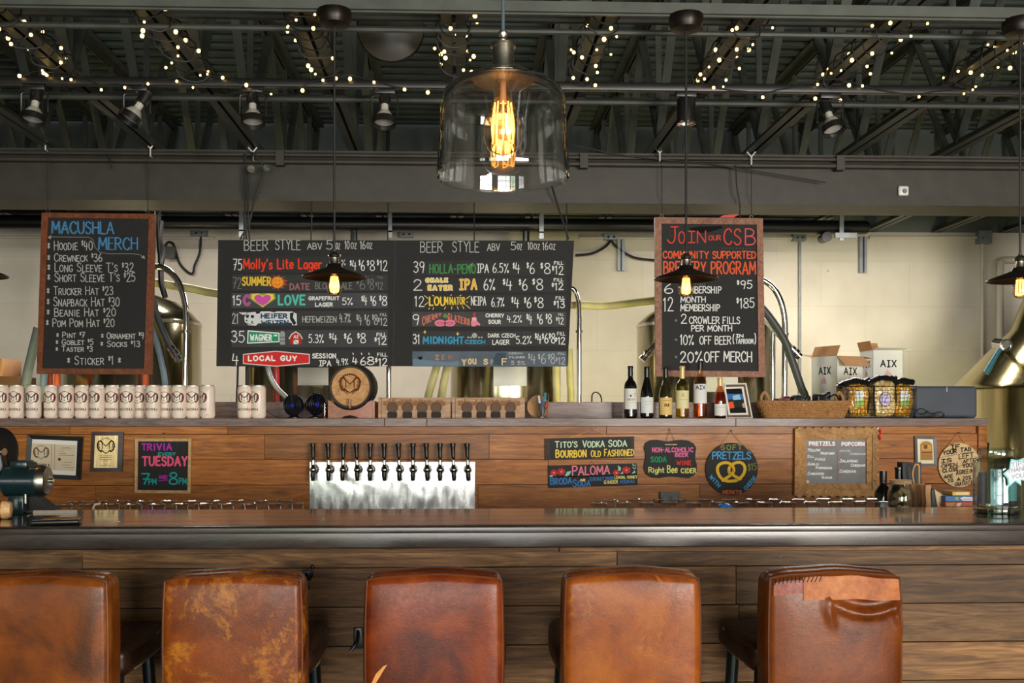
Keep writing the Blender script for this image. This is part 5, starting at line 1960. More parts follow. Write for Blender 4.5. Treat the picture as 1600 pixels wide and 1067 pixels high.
# spirits sign and cocktail sign below it
QX = lambda x: 845 + x / 6.4
QY = lambda y: 670 + y / 6.4
t_ = thing('spirits_sign', 'long dark wooden sign with pale green line over yellow line of drinks', 'sign', W(921, 719, KY), 'signs hung on the back bar')
out = [(851.5, 685.3), (991, 682), (991, 714.5), (852, 719)]
slab(MB(), out, KY - 0.018, KY - 0.004).build('plank', wood('charred_board', (30, 20, 14), (52, 36, 26), (74, 54, 40), 0.6, (3, 8, 8), 0, 0, False), t_)
q = [(860, 685.5), (986, 682.8), (986, 713.6), (860, 717.8)]
slab(MB(), q, KY - 0.0195, KY - 0.0175).build('slate_band', M_slate2, t_)
cord_tri(t_, (926, 671), (888, 684), (956, 683), KY - 0.016)
d = Draw(on_plane(KY - 0.0195))
PG, YE = (196, 218, 184), (238, 204, 84)
for (s, x0, x1, yb, h, c, w) in (('Tito\'s', 140, 368, 191, 68, PG, 1.7), ('Vodka', 415, 640, 188, 72, PG, 1.7), ('Soda', 675, 862, 182, 72, PG, 1.7), ('Bourbon', 146, 458, 290, 84, YE, 2.2), ('Old', 498, 602, 283, 74, YE, 2.2), ('Fashioned', 632, 935, 278, 78, YE, 2.2)):
    d.text(c, s, QX(x0), QX(x1), QY(yb), QY(yb - h), w, -0.018, small=0.9)
d.build(t_)
t_ = thing('cocktail_sign', 'long black sign painted with red flowers, pink heading and blue words', 'sign', W(925, 763, KY), 'signs hung on the back bar')
out = [(856.7, 727.5), (995, 724), (996.5, 758), (857.5, 762.5)]
slab(MB(), out, KY - 0.017, KY - 0.004).build('plank', M_slate2, t_)
cord_tri(t_, (924.5, 720), (922, 727), (930, 726), KY - 0.014, nail=False)
d = Draw(on_plane(KY - 0.017))
d.text((228, 132, 152), 'Paloma', QX(312), QX(692), QY(468), QY(368), 2.2, -0.03, small=0.92)
d.name = 'artwork'
for cx, cy, r in ((130, 440, 22), (205, 428, 26), (755, 440, 20), (855, 412, 27)):
    for k in range(6):
        a = 2 * PI * k / 6 + cx
        d.disc((196, 62, 62), QX(cx + r * math.cos(a)), QY(cy + r * .8 * math.sin(a)), 2.6, None, 1 + k % 2, 12)
    d.disc((220, 92, 84), QX(cx), QY(cy), 2.2, None, 3, 10)
    d.disc((235, 215, 190), QX(cx), QY(cy), 0.9, None, 4, 8)
MI = (150, 214, 196)
for pts in ([(240, 470), (262, 428), (304, 420), (290, 455), (262, 474)], [(80, 478), (92, 464), (122, 462), (118, 476)], [(770, 365), (800, 385), (798, 420), (775, 415)], [(795, 452), (815, 425), (825, 450)], [(905, 450), (940, 412), (945, 440)], [(915, 345), (935, 362), (920, 372)], [(952, 352), (945, 376), (932, 372)], [(915, 378), (938, 392), (925, 402)], [(952, 380), (948, 400), (935, 400)]):
    d.poly(MI, [(QX(x), QY(y)) for x, y in pts], 2)
d.stroke((14, 14, 14), [(QX(82), QY(484)), (QX(962), QY(458))], 1.5)
d.disc((236, 206, 110), QX(405), QY(512), 2.0, None, 2, 8)
d.disc((236, 206, 110), QX(432), QY(510), 2.2, None, 2, 8)
d.name = 'lettering'
BU = (70, 128, 190)
d.text(BU, 'Broda', QX(92), QX(312), QY(562), QY(484), 2.1, -0.04, small=0.9)
d.text(BU, 'Soda', QX(318), QX(496), QY(584), QY(505), 2.1, -0.04, small=0.78)
d.text(BU, '(LOCALLY MADE', QX(488), QX(728), QY(520), QY(482), 1.0, -0.04)
YL = (226, 214, 130)
d.text(YL, 'LEMON, HONEY', QX(736), QX(964), QY(502), QY(470), 1.1, -0.03)
d.text(YL, 'GINGER', QX(630), QX(772), QY(552), QY(516), 1.1, -0.04)
d.text(BU, 'VODKA)', QX(790), QX(936), QY(548), QY(512), 1.1, -0.04)
d.build(t_)

# scalloped small sign
t_ = thing('drinks_sign', 'small black sign with scalloped corners listing soda, wine and cider', 'sign', W(1047, 748, KY), 'signs hung on the back bar')
prof = [(1048, 689.5), (1056, 688), (1066, 687.2), (1076, 688.5), (1084, 693), (1088, 700), (1086.5, 708), (1086.5, 718), (1089, 726), (1089, 736), (1084, 743), (1076, 746.8), (1064, 746), (1052, 744.8), (1042, 745), (1030, 747), (1018, 746), (1010, 741), (1006.5, 733), (1007, 724), (1009, 716), (1009, 708), (1006.5, 700), (1009, 692.5), (1016, 688), (1026, 687), (1036, 688.6), (1042, 690)]
slab(MB(), prof, KY - 0.018, KY - 0.004).build('plaque', M_slate2, t_)
slab(MB(), [(1039, 693.8), (1058, 693.8), (1058, 695.2), (1039, 695.2)], KY - 0.0186, KY - 0.0176).build('slot', M_pine, t_)
cord_tri(t_, (1046.5, 671), (1040, 694), (1057, 694), KY - 0.02, (150, 110, 70))
d = Draw(on_plane(KY - 0.018))
NP, GR, RD, YY = (222, 112, 158), (42, 150, 104), (214, 62, 52), (232, 228, 128)
d.text(NP, 'NON-ALCOHOLIC', QX(1112), QX(1526), QY(235), QY(184), 1.6)
d.text(NP, 'BEER', QX(1340), QX(1474), QY(282), QY(240), 1.6)
d.text(GR, 'SODA', QX(1098), QX(1258), QY(335), QY(276), 1.9)
d.text(RD, 'WINE', QX(1356), QX(1503), QY(364), QY(314), 1.9)
d.text(YY, 'Right', QX(1076), QX(1238), QY(440), QY(382), 1.6, lower=True)
d.text(YY, 'Bee', QX(1262), QX(1368), QY(442), QY(364), 1.6, lower=True)
d.text(YY, 'CIDER', QX(1398), QX(1556), QY(446), QY(392), 1.9)
d.build(t_)

# round pretzel sign
ZX = lambda x: 1000 + x / 8
ZY = lambda y: 680 + y / 8
t_ = thing('pretzel_sign', 'round black sign with a big yellow painted pretzel', 'sign', W(1143, 774, KY), 'signs hung on the back bar')
slab(MB(), [(1143.4 + 40.8 * math.cos(2 * PI * k / 56), 732.8 + 41 * math.sin(2 * PI * k / 56)) for k in range(56)], KY - 0.018, KY - 0.004).build('disc', M_slate2, t_)
cord_tri(t_, (1143, 673), (1125, 700), (1170, 704), KY - 0.026)
d = Draw(on_plane(KY - 0.018))
OL, SB, OG = (136, 140, 72), (84, 162, 214), (214, 104, 56)
d.text(OL, 'SOFT', ZX(1012), ZX(1276), ZY(186), ZY(116), 1.5, gap=0.4)
d.text(SB, 'PRETZELS', ZX(902), ZX(1390), ZY(302), ZY(204), 1.8)
d.text(OL, '$15', ZX(1348), ZX(1456), ZY(450), ZY(358), 1.1, -0.15)
d.text(SB, 'WITH', ZX(862), ZX(862) + 22, ZY(528), ZY(528) - 6.5, 1.7, ang=0.86)
d.text(OG, 'MERKTS', ZX(1030), ZX(1270), ZY(738), ZY(684), 1.6)
d.text(SB, 'CHEESE', ZX(1320), ZX(1320) + 26, ZY(692), ZY(692) - 6.5, 1.7, ang=-0.86)
d.name = 'artwork'
PZ = [(1035, 565), (1100, 520), (1165, 470), (1165, 400), (1110, 350), (1040, 345), (980, 380), (970, 450), (1010, 530), (1080, 570), (1150, 572), (1225, 555), (1290, 490), (1312, 420), (1290, 360), (1230, 338), (1160, 360), (1115, 410), (1120, 470), (1190, 515), (1255, 545)]
pts = [(p.x, p.y) for p in smooth_path([(ZX(x), ZY(y), 0) for x, y in PZ], 5)]
d.stroke((236, 190, 60), pts, 4.6, 1)
d.stroke((120, 84, 20), [(ZX(1098), ZY(360)), (ZX(1150), ZY(410)), (ZX(1184), ZY(480))], 0.8, 2)
d.stroke((120, 84, 20), [(ZX(1096), ZY(440)), (ZX(1140), ZY(502)), (ZX(1230), ZY(568))], 0.8, 2)
d.build(t_)

# pretzel and popcorn list in a rough timber frame
PX = lambda x: 1230 + x / 8.533
PYY = lambda y: 665 + y / 8.533
out = [(1242.5, 669.5), (1371, 668.5), (1370.5, 775.5), (1241.5, 774)]
mid = [(1252.5, 679.5), (1364, 678.5), (1363, 765), (1252, 764)]
inn = [(1260, 687.5), (1354, 687.5), (1354, 756), (1260, 755)]
t_ = thing('snack_sign', 'grey slate listing pretzel and popcorn flavours in a rough scalloped timber frame', 'sign', W(1306, 776, KY), 'signs hung on the back bar')
M_rough = wood('rough_timber', (134, 94, 52), (180, 134, 80), (206, 164, 108), 0.65, (5, 7, 7), 4.0, 0, True, 0.2, 0.3)
mb = MB()
frame4(mb, out, mid, KY - 0.03, KY - 0.0005)
for k in range(10):
    x = 1248 + k * 13
    for y, s in ((671.8, -1), (772.5, 1)):
        c = W(x, y, KY - 0.015)
        mb.cyl(c + Vector((0, -0.014, 0)), c + Vector((0, 0.012, 0)), 0.017, None, 14)
for k in range(8):
    for x in (1244.2, 1369):
        c = W(x, 677 + k * 13, KY - 0.015)
        mb.cyl(c + Vector((0, -0.014, 0)), c + Vector((0, 0.012, 0)), 0.012, None, 14)
mb.build('outer_frame', M_rough, t_)
frame4(MB(), inset(mid, -0.6), inn, KY - 0.022, KY - 0.0005).build('inner_frame', M_rough, t_)
slab(MB(), inset(inn, -1), KY - 0.012, KY - 0.002).build('slate', plain('grey_slate', (122, 122, 124), 0.6, 0, 0.08), t_)
for y in (695, 751):
    c = W(1366.5, y, KY - 0.03)
    MB().cyl(c, c + Vector((0, -0.002, 0)), 0.005, None, 8).build('screw_head', M_black, t_)
d = Draw(on_plane(KY - 0.012))
W2, W3 = (238, 238, 236), (196, 196, 196)
d.text(W2, 'PRETZELS', PX(288), PX(640), PYY(268), PYY(210), 2.0)
d.text(W2, 'POPCORN', PX(722), PX(1030), PYY(272), PYY(216), 2.0)
d.stroke((196, 74, 92), [(PX(280), PYY(286)), (PX(640), PYY(284))], 0.8)
d.stroke((196, 74, 92), [(PX(705), PYY(288)), (PX(1035), PYY(286))], 0.8)
d.stroke((196, 74, 92), [(PX(672), PYY(318)), (PX(672), PYY(735))], 0.9)
for s, x0, x1, yb, yt, c in (('.Yellow', 256, 440, 344, 300, W2), ('Mustard', 445, 628, 386, 346, W2), ('.Dill', 258, 362, 430, 390, W2), ('Pickle', 372, 506, 466, 426, W2), ('.Garlic', 258, 424, 530, 490, W2), ('Parmesan', 382, 596, 580, 540, W2), ('.Cinnamon', 258, 490, 658, 616, W2), ('Sugar', 456, 598, 708, 670, W2),
                             ('.White', 686, 836, 350, 316, W3), ('Cheddar', 836, 1042, 392, 358, W3), ('.Jalapeno', 680, 940, 490, 446, W2), ('Cheddar', 846, 1040, 548, 506, W2), ('.Cheddar', 684, 916, 628, 584, W2)):
    d.text(c, s, PX(x0), PX(x1), PYY(yb), PYY(yt), 1.05)
d.disc((230, 200, 206), PX(274), PYY(748), 2.2, 2.6)
d.build(t_)
r_ = thing('red_ribbon', 'small red ribbon pinned beside the upper right corner of the timber-framed list', 'ribbon', W(1374, 687, KY - 0.01))
MB().tube(smooth_path([W(1372, 669, KY - 0.01), W(1376, 674, KY - 0.012), W(1374, 680, KY - 0.01), W(1376, 687, KY - 0.012)], 5), 0.006, 6).build('ribbon_tail', plain('red_ribbon_cloth', (196, 36, 36), 0.7), r_)
MB().sphere(W(1371.5, 669.5, KY - 0.008), 0.009, 8).build('pin', M_paper, r_)

# little framed card
out = [(1429.5, 681.5), (1463, 682), (1464.5, 728.5), (1430.5, 728.5)]
t_ = thing('framed_card', 'small grey-framed gold card left of the round wooden sign', 'framed picture', W(1447, 729, KY))
frame4(MB(), out, inset(out, 4.2), KY - 0.018, KY - 0.0005, 0.003).build('frame', plain('slate_grey_frame', (92, 94, 98), 0.5), t_)
slab(MB(), inset(out, 3.6), KY - 0.011, KY - 0.002).build('mat', plain('cream_mat', (232, 226, 196), 0.8), t_)
d = Draw(on_plane(KY - 0.011))
d.name = 'picture'
d.poly((178, 132, 78), [(1437.5, 694), (1441, 690.5), (1447, 689), (1453, 690.5), (1456.5, 694), (1457.5, 719), (1438, 719)])
d.poly((206, 158, 92), [(1440, 696), (1454.5, 695), (1455, 704), (1440, 704)], 2)
d.disc((120, 84, 56), 1446, 698, 3.2, 3.6, 3, 12)
d.stroke((110, 62, 44), [(1440, 707), (1455.5, 706.5)], 1.6, 2)
for y in (711, 713.5, 716):
    d.stroke((140, 102, 62), [(1440, y), (1456, y)], 0.6, 2)
d.build(t_)

# round wooden tab notice
CXX = lambda x: 1360 + x / 6.667
CYY = lambda y: 670 + y / 6.667
t_ = thing('round_notice', 'round pale wooden notice with black handwriting about open tabs', 'sign', W(1499, 762, KY), 'signs hung on the back bar')
slab(MB(), [(1499 + 32.5 * math.cos(2 * PI * k / 56), 726.7 + 34.5 * math.sin(2 * PI * k / 56)) for k in range(56)], KY - 0.018, KY - 0.004).build('disc', wood('pale_birch', (196, 160, 112), (220, 188, 140), (232, 204, 160), 0.6, (3, 8, 8), 0, 0, False), t_)
cord_tri(t_, (1497, 676.5), (1481, 697), (1509, 694), KY - 0.016)
d = Draw(on_plane(KY - 0.018))
BK = (22, 18, 16)
for (s, x0, x1, yb, h, w) in (('!F', 838, 930, 218, 50, 1.7), ('YOUR', 752, 900, 275, 48, 1.5), ('TAB', 935, 1050, 244, 46, 1.5), ('!S', 738, 850, 360, 44, 1.5), ('LEFT', 920, 1075, 318, 54, 1.3), ('OPEN', 738, 905, 412, 42, 1.3), ('AFTER', 960, 1128, 362, 42, 1.2), ('CLOSE', 748, 915, 460, 42, 1.5),
                             ('YOU', 958, 1060, 410, 46, 1.4), ('ARE', 765, 860, 522, 42, 1.2), ('AGREEING', 890, 1100, 482, 46, 1.2), ('TO', 806, 862, 562, 38, 1.3), ('A', 898, 938, 548, 38, 1.3), ('20%', 960, 1052, 540, 46, 1.2), ('GRATUITY', 876, 1060, 602, 44, 1.2)):
    d.text(BK, s, CXX(x0), CXX(x1), CYY(yb), CYY(yb - h), w, -0.14)
for a in ((722, 300, 1075, 232), (735, 422, 1120, 345)):
    d.stroke((90, 70, 50), [(CXX(a[0]), CYY(a[1])), (CXX(a[2]), CYY(a[3]))], 0.5)
d.build(t_)

# black power outlet low on the planks
t_ = thing('power_outlet', 'black double power outlet on the planks above the drying glasses', 'outlet', W(1047, 785, KY))
q = [(1032, 768.5), (1063, 768.5), (1063, 786), (1032, 786)]
slab(MB(), q, KY - 0.03, KY - 0.0005).build('box', M_black, t_)
for x in (1040, 1054):
    p = W(x, 779, KY - 0.03)
    MB().cyl(p, p + Vector((0, -0.004, 0)), 0.017, None, 16).build('socket', plain('dark_grey_plastic', (52, 52, 54), 0.3), t_)
# ---------------------------------------------------------------- things standing on the back bar shelf
def px_r(w, px, Y):
    """half a pixel width in metres"""
    return w / 2 / PPM(px, Y)


M_canlab = plain('can_label', (238, 221, 204), 0.34, 0, 0.03)
M_can = M_alu


def make_can(label, loc, ang, grp):
    t_ = thing('beer_can', label, 'beer can', loc, grp)
    c = Vector(loc)
    R, H = 0.0425, 0.190
    MB().lathe([(0, 0.004), (R * 0.78, 0.002), (R * 0.84, 0.0), (R * 0.9, 0.006), (R, 0.016), (R, H - 0.018), (R * 0.97, H - 0.012), (R * 0.86, H - 0.005), (R * 0.86, H), (R * 0.83, H), (R * 0.82, H - 0.005), (0, H - 0.006)], c, 32).build('body', M_canlab, t_)
    MB().lathe([(R * 0.845, H - 0.001), (R * 0.875, H - 0.003), (R * 0.885, H + 0.001), (R * 0.86, H + 0.003), (R * 0.83, H - 0.001), (R * 0.8, H - 0.0055), (0, H - 0.0055)], c, 32).build('lid', M_can, t_)
    MB().box(c + Vector((0, -0.006, H - 0.004)), (0.014, 0.024, 0.002), None, 0.0008).build('pull_tab', M_can, t_)
    k = 1 / 267.0

    def f(x, y, l):
        a = x * k / R + ang
        r = R + 0.0004 + 0.0004 * l
        return c + Vector((r * math.sin(a), -r * math.cos(a), H * 0.5 - y * k))
    d = Draw(f)
    d.maxseg = 1.2
    d.name = 'emblem'
    emblem(d, 0, -6.5, 10.0, (70, 54, 52), (112, 44, 42), 1, (186, 166, 152), 0.15)
    d.disc((170, 190, 150), 0, -2.5, 1.6, None, 2, 10)
    d.name = 'lettering'
    for ch, x in zip('MACUSHLA', (-10.5, -7.4, -4.6, -1.8, 1.1, 3.8, 6.5, 8.7)):
        d.text((104, 82, 72), ch, x - 1.2, x + 1.3, 13.2, 9.4, 0.7)
    for s in (-1, 1):
        d.stroke((190, 160, 140), [(s * 9, 22), (s * 12, 19), (s * 14, 21)], 0.6)
        d.stroke((190, 160, 140), [(s * 9, -21), (s * 12, -18), (s * 14, -20)], 0.6)
    d.build(t_)
    return t_


CANS = [(-22, 0, 0.1), (1.5, 0, 0.2), (26.3, 1, -0.05), (52.5, 0, 0.05), (80.3, 1, -0.05), (103.6, 0, 0.12), (128.4, 1, 0.0), (151.8, 0, -0.35), (175.6, 1, 0.1), (199.0, 0, 0.08), (217.3, 2, 0.05), (239.2, 0, 0.0), (257.8, 2, 0.12), (279.6, 0, -0.05), (301.6, 1, 0.05), (324.4, 0, -0.85)]
CANLAB = ['pale beer can cut off by the left edge of the photo', 'pale beer can nearest the left edge of the shelf']
for i, (px, back, a) in enumerate(CANS):
    Y = (6.02, 6.06, 6.11)[back]
    p = W(px, 650, Y)
    lab = 'pale beer can, %s from the left in the long row on the shelf' % (['first', 'second', 'third', 'fourth', 'fifth', 'sixth', 'seventh', 'eighth', 'ninth', 'tenth', 'eleventh', 'twelfth', 'thirteenth', 'fourteenth', 'fifteenth'][i - 1])
    if i == 0:
        continue
    if i == 15:
        lab = 'pale beer can at the right end of the long row, its emblem turned left'
    make_can(lab, (p.x, Y, SH_Z), a + 0.02, 'row of beer cans on the shelf')
for px, a, lab in ((382.5, 0.15, 'left can of the pair standing apart under the menu board'), (404.0, -0.75, 'right can of the pair standing apart under the menu board')):
    Y = 6.05
    p = W(px, 650, Y)
    make_can('pale beer can, ' + lab, (p.x, Y, SH_Z), a, 'pair of beer cans under the menu board')

# two small round fans
M_bluegloss = plain('blue_black_plastic', (14, 18, 34), 0.12, 0.0, 0.2, coat=0.6)
for i, (px, py, w, yaw, lab) in enumerate(((460, 633, 36, -0.45, 'glossy blue-black round desk fan facing left, beside the pair of cans'), (492, 631.5, 25, 0.85, 'glossy blue-black round desk fan turned right, beside the barrel'))):
    Y = 6.05
    p = W(px, py, Y)
    t_ = thing('desk_fan', lab, 'fan', (p.x, Y, SH_Z), 'round fans on the shelf')
    R = 0.067
    m = Euler((PI / 2 + 0.1, 0, yaw)).to_matrix()
    c = Vector((p.x, Y, p.z))
    MB().lathe([(0, -0.03), (R * 0.6, -0.03), (R * 0.92, -0.015), (R, 0.0), (R, 0.012), (R * 0.96, 0.02), (R * 0.9, 0.02), (R * 0.88, 0.012), (0, 0.010)], c, 32, m).build('housing', M_bluegloss, t_)
    mb = MB()
    for q in (0.25, 0.45, 0.65, 0.85):
        mb.tube([c + m @ Vector((R * q * math.cos(a), R * q * math.sin(a), 0.021)) for a in [2 * PI * j / 28 for j in range(28)]], 0.0016, 5, True)
    for j in range(14):
        a = 2 * PI * j / 14
        mb.tube([c + m @ Vector((R * 0.2 * math.cos(a), R * 0.2 * math.sin(a), 0.021)), c + m @ Vector((R * 0.9 * math.cos(a + .3), R * 0.9 * math.sin(a + .3), 0.021))], 0.0014, 5)
    mb.build('grille', M_black, t_)
    MB().lathe([(0, 0.02), (R * 0.22, 0.02), (R * 0.2, 0.026), (0, 0.028)], c, 20, m).build('hub', plain('blue_hub', (36, 44, 150), 0.25), t_, label='blue hub')
    mb = MB()
    mb.tube(smooth_path([c + Vector((0, 0.01, -R * 0.95)), Vector((p.x, Y + 0.01, SH_Z + 0.014))], 4), 0.009, 8)
    mb.lathe([(0, 0.0), (0.045, 0.0), (0.045, 0.006), (0.02, 0.014), (0, 0.016)], (p.x, Y, SH_Z), 24)
    mb.build('foot', M_black, t_)
cable('fan_cable', 'thin black cable lying on the shelf between the cans and the left fan', [(415, 640), (424, 647), (436, 652.5), (450, 653)], 6.06, 0.003, M_cord, 'cable', 6)

# little whiskey barrel on a cradle
Y = 6.0
p = W(547.5, 604.5, Y)
k = 1 / PPM(547, Y)
M_brl = wood('charred_stave', (26, 18, 12), (48, 32, 20), (78, 54, 32), 0.5, (6, 3, 6), 0, 0.1, False)
M_head = wood('barrel_head_oak', (160, 110, 60), (202, 150, 92), (220, 172, 114), 0.5, (4, 8, 8), 0, 0.05, False)
t_ = thing('small_barrel', 'small wooden barrel with burnt-in emblem on its face, on a red wooden cradle', 'barrel', (p.x, Y + 0.1, W(547, 640, Y).z))
t2 = thing('barrel_cradle', 'reddish wooden cradle holding the small barrel', 'barrel stand', (W(547, 655, Y).x, Y + 0.1, SH_Z))
R = 34 * k
mY = Euler((-PI / 2, 0, -0.10)).to_matrix()
c = Vector((p.x, Y, p.z))
L = 0.19
prof = [(R * 0.88, 0.006), (R * 0.90, -0.002), (R * 0.965, -0.002), (R * 1.0, 0.02), (R * 1.05, L * 0.35), (R * 1.06, L * 0.5), (R * 1.05, L * 0.65), (R * 0.97, L), (0, L)]
MB().lathe(prof, c, 40, mY).build('staves', M_brl, t_, ang=25)
MB().lathe([(0, 0.005), (R * 0.89, 0.005), (R * 0.89, 0.02)], c, 40, mY).build('head', M_head, t_)
for z0, z1 in ((0.012, 0.03), (0.05, 0.062), (L - 0.062, L - 0.05), (L - 0.03, L - 0.012)):
    rr = lambda z: R * (0.985 + 0.085 * math.sin(PI * z / L)) + 0.002
    MB().lathe([(rr(z0) - 0.003, z0), (rr(z0), z0), (rr(z1), z1), (rr(z1) - 0.003, z1)], c, 40, mY).build('hoop', plain('dark_iron_hoop', (30, 27, 25), 0.45, 0.7), t_)
d = Draw(lambda x, y, l: c + mY @ Vector(((x - 547) * k, (604.5 - y) * -k, 0.005 - 0.0005 * l)))
d.name = 'emblem'
DKB = (92, 48, 18)
emblem(d, 546, 600, 15.5, DKB, DKB, 1)
for j in range(13):
    a = PI * (1.08 + 0.84 * j / 12)
    d.disc(DKB, 546 + 17 * math.cos(a), 600 + 15.5 * math.sin(a), 1.7, None, 2, 8)
for q in (-1, 1):
    for j in range(5):
        d.stroke(DKB, [(546 + q * (3 + j * 2.6), 616 - j * 1.5), (546 + q * (6 + j * 2.4), 610 - j * 2.2)], 1.0, 2)
d.build(t_)
cc = c + Vector((0, 0, -R * 0.80))
mb = MB()
mb.tube([cc, cc + Vector((0, -0.045, 0))], 0.009, 12)
mb.tube([cc + Vector((0, -0.034, 0.03)), cc + Vector((0, -0.034, -0.024))], 0.0075, 10)
mb.build('spigot', wood('spigot_wood', (110, 64, 30), (150, 94, 50), (180, 120, 70), 0.4, (5, 5, 5), 0, 0.2, False), t_)
mb = MB()
q0 = [(512.5, 655), (512.5, 626)]
ym = [(547 + 33 * math.cos(PI * j / 14 + PI), 606 + 33 * math.sin(PI * (14 - j) / 14)) for j in range(15)]
pts = [(512.5, 654.8), (512.5, 625)] + [(x, y) for x, y in [(547 - 36.2 * math.cos(PI * j / 14), 605 + 36.2 * math.sin(PI * j / 14)) for j in range(15)] if y > 625] + [(581.5, 625), (581.5, 654.8), (562, 654.8), (557, 650.5), (547, 648.5), (537, 650.5), (532, 654.8)]
M_cher = wood('cherry_stand', (112, 46, 14), (152, 74, 26), (178, 98, 40), 0.4, (6, 6, 10), 0, 0.2, False)
for y0, y1 in ((Y + 0.012, Y + 0.035), (Y + 0.14, Y + 0.163)):
    mb.mesh([], [])
    slab(mb, pts, y0, y1)
mb.build('end_board', M_cher, t2)
a = W(581.5, 640, Y)
MB().bounds(a.x, a.x + 0.014, Y + 0.012, Y + 0.163, SH_Z, W(0, 626, Y).z).bounds(W(512.5, 640, Y).x - 0.004, W(512.5, 640, Y).x, Y + 0.035, Y + 0.14, SH_Z, SH_Z + 0.06).build('side_board', M_cher, t2)

# two scorched wooden tasting-flight racks
M_flight = wood('bleached_oak', (150, 112, 80), (184, 148, 116), (204, 172, 142), 0.6, (2, 8, 8), 0, 0, False, 0.1)
for (x0, x1, holes, lab) in ((591, 704, (613, 636.5, 659.5, 681.5), 'scorched wooden flight rack with four holes, right next to the barrel'), (706.5, 820, (729.5, 752, 774.5, 797.5), 'scorched wooden flight rack with four holes, next to the marker pens')):
    Y = 6.03
    t_ = thing('flight_rack', lab, 'flight rack', W((x0 + x1) / 2, 654, Y), 'wooden flight racks on the shelf')
    slab(MB(), [(x0 + 5, 621), (x1, 621), (x1, 654.3), (x0 + 5, 654.3)], Y, Y + 0.02).build('front_board', M_flight, t_)
    a, b = W(x0, 640, Y), W(x1, 640, Y)
    MB().bounds(a.x, a.x + 0.016, Y - 0.002, Y + 0.12, SH_Z, EYE + (HY - 620.5) / PPM(x0, Y)).bounds(a.x + 0.017, b.x, Y + 0.1, Y + 0.12, SH_Z, EYE + (HY - 621) / PPM(x0, Y)).build('side_board', M_flight, t_)
    d = Draw(on_plane(Y, -1, 0.0004))
    d.name = 'scorch'
    rr = random.Random(int(x0))
    for hx in holes:
        for j in range(16):
            xx = hx - 13 + j * 1.75 + rr.uniform(-.8, .8)
            h0 = 629 - rr.uniform(0, 6.5) * (1 - abs(j - 7.5) / 12)
            d.stroke((142, 102, 72), [(xx, 633), (xx, h0)], 2.2)
        d.disc((134, 96, 66), hx, 636.5, 9.4, 8.8, 2, 24)
        d.poly((56, 50, 45), [(hx - 7.4, 643.5), (hx + 7.4, 643.5), (hx + 7.8, 651.5), (hx + 6, 652.8), (hx - 6.6, 652.8), (hx - 8, 651)], 3)
    d.build(t_)
    for hx in holes:
        q = W(hx, 636.3, Y)
        MB().lathe([(0.0255, -0.001), (0.0285, 0.003), (0.030, -0.001), (0.030, -0.003), (0.0255, -0.003)], q, 24, Euler((PI / 2, 0, 0)).to_matrix()).build('hole_rim', plain('burnt_rim', (58, 42, 32), 0.7), t_)
        MB().lathe([(0, 0.0), (0.0255, 0.0)], q + Vector((0, -0.0016, 0)), 24, Euler((PI / 2, 0, 0)).to_matrix()).build('hole_disc', plain('burnt_disc', (92, 72, 56), 0.7), t_)

# glass of marker pens, round coaster leaning behind
Y = 6.03
p = W(847.5, 655, Y)
t_ = thing('pen_glass', 'clear pint glass holding marker pens on the shelf', 'glass', (p.x, Y, SH_Z))
MB().lathe([(0.030, 0.006), (0.041, 0.145), (0.0395, 0.145), (0.0285, 0.010)], (p.x, Y, SH_Z), 28).build('bowl', M_glass, t_, ang=80)
MB().lathe([(0, 0.0), (0.029, 0.0), (0.031, 0.006), (0.029, 0.012), (0, 0.012)], (p.x, Y, SH_Z), 28).build('foot', M_glassbase, t_)
for i, (dx, dy, lx, colr, lab) in enumerate(((-0.012, 0.004, -0.022, (236, 236, 236), 'white marker pen in the pen glass'), (0.006, -0.006, 0.018, (40, 150, 170), 'teal marker pen in the pen glass'), (0.0, 0.010, 0.006, (30, 90, 180), 'blue marker pen in the pen glass'), (-0.004, -0.012, 0.030, (200, 40, 40), 'red-banded dark marker pen in the pen glass'))):
    a = Vector((p.x + dx * 0.6, Y + dy * 0.6, SH_Z + 0.013))
    b = Vector((p.x + lx, Y + dy, SH_Z + (0.135, 0.15, 0.115, 0.10)[i]))
    q = thing('marker_pen', lab, 'marker pen', a, 'marker pens in the glass')
    MB().tube([a, a.lerp(b, 0.62)], 0.0068, 10).build('barrel', plain('pen_black', (28, 28, 30), 0.4), q)
    MB().tube([a.lerp(b, 0.62), a.lerp(b, 0.97), b], [0.0078, 0.0072, 0.0045], 10).build('cap', plain('pen_cap', colr, 0.35), q)
Y2 = 6.12
p2 = W(841, 642.5, Y2)
t_ = thing('round_coaster', 'round tan wooden coaster leaning behind the glass of marker pens', 'coaster', (p2.x, Y2, SH_Z))
q = Vector((p2.x, Y2, SH_Z + 0.055))
MB().lathe([(0, -0.005), (0.066, -0.005), (0.068, 0.0), (0.066, 0.005), (0, 0.005)], q + Vector((0, 0, 0.0125)), 36, Euler((PI / 2 - 0.12, 0, 0)).to_matrix()).build('disc', wood('tan_coaster', (150, 104, 60), (186, 138, 86), (204, 160, 108), 0.55, (4, 4, 4), 0, 0, False), t_)

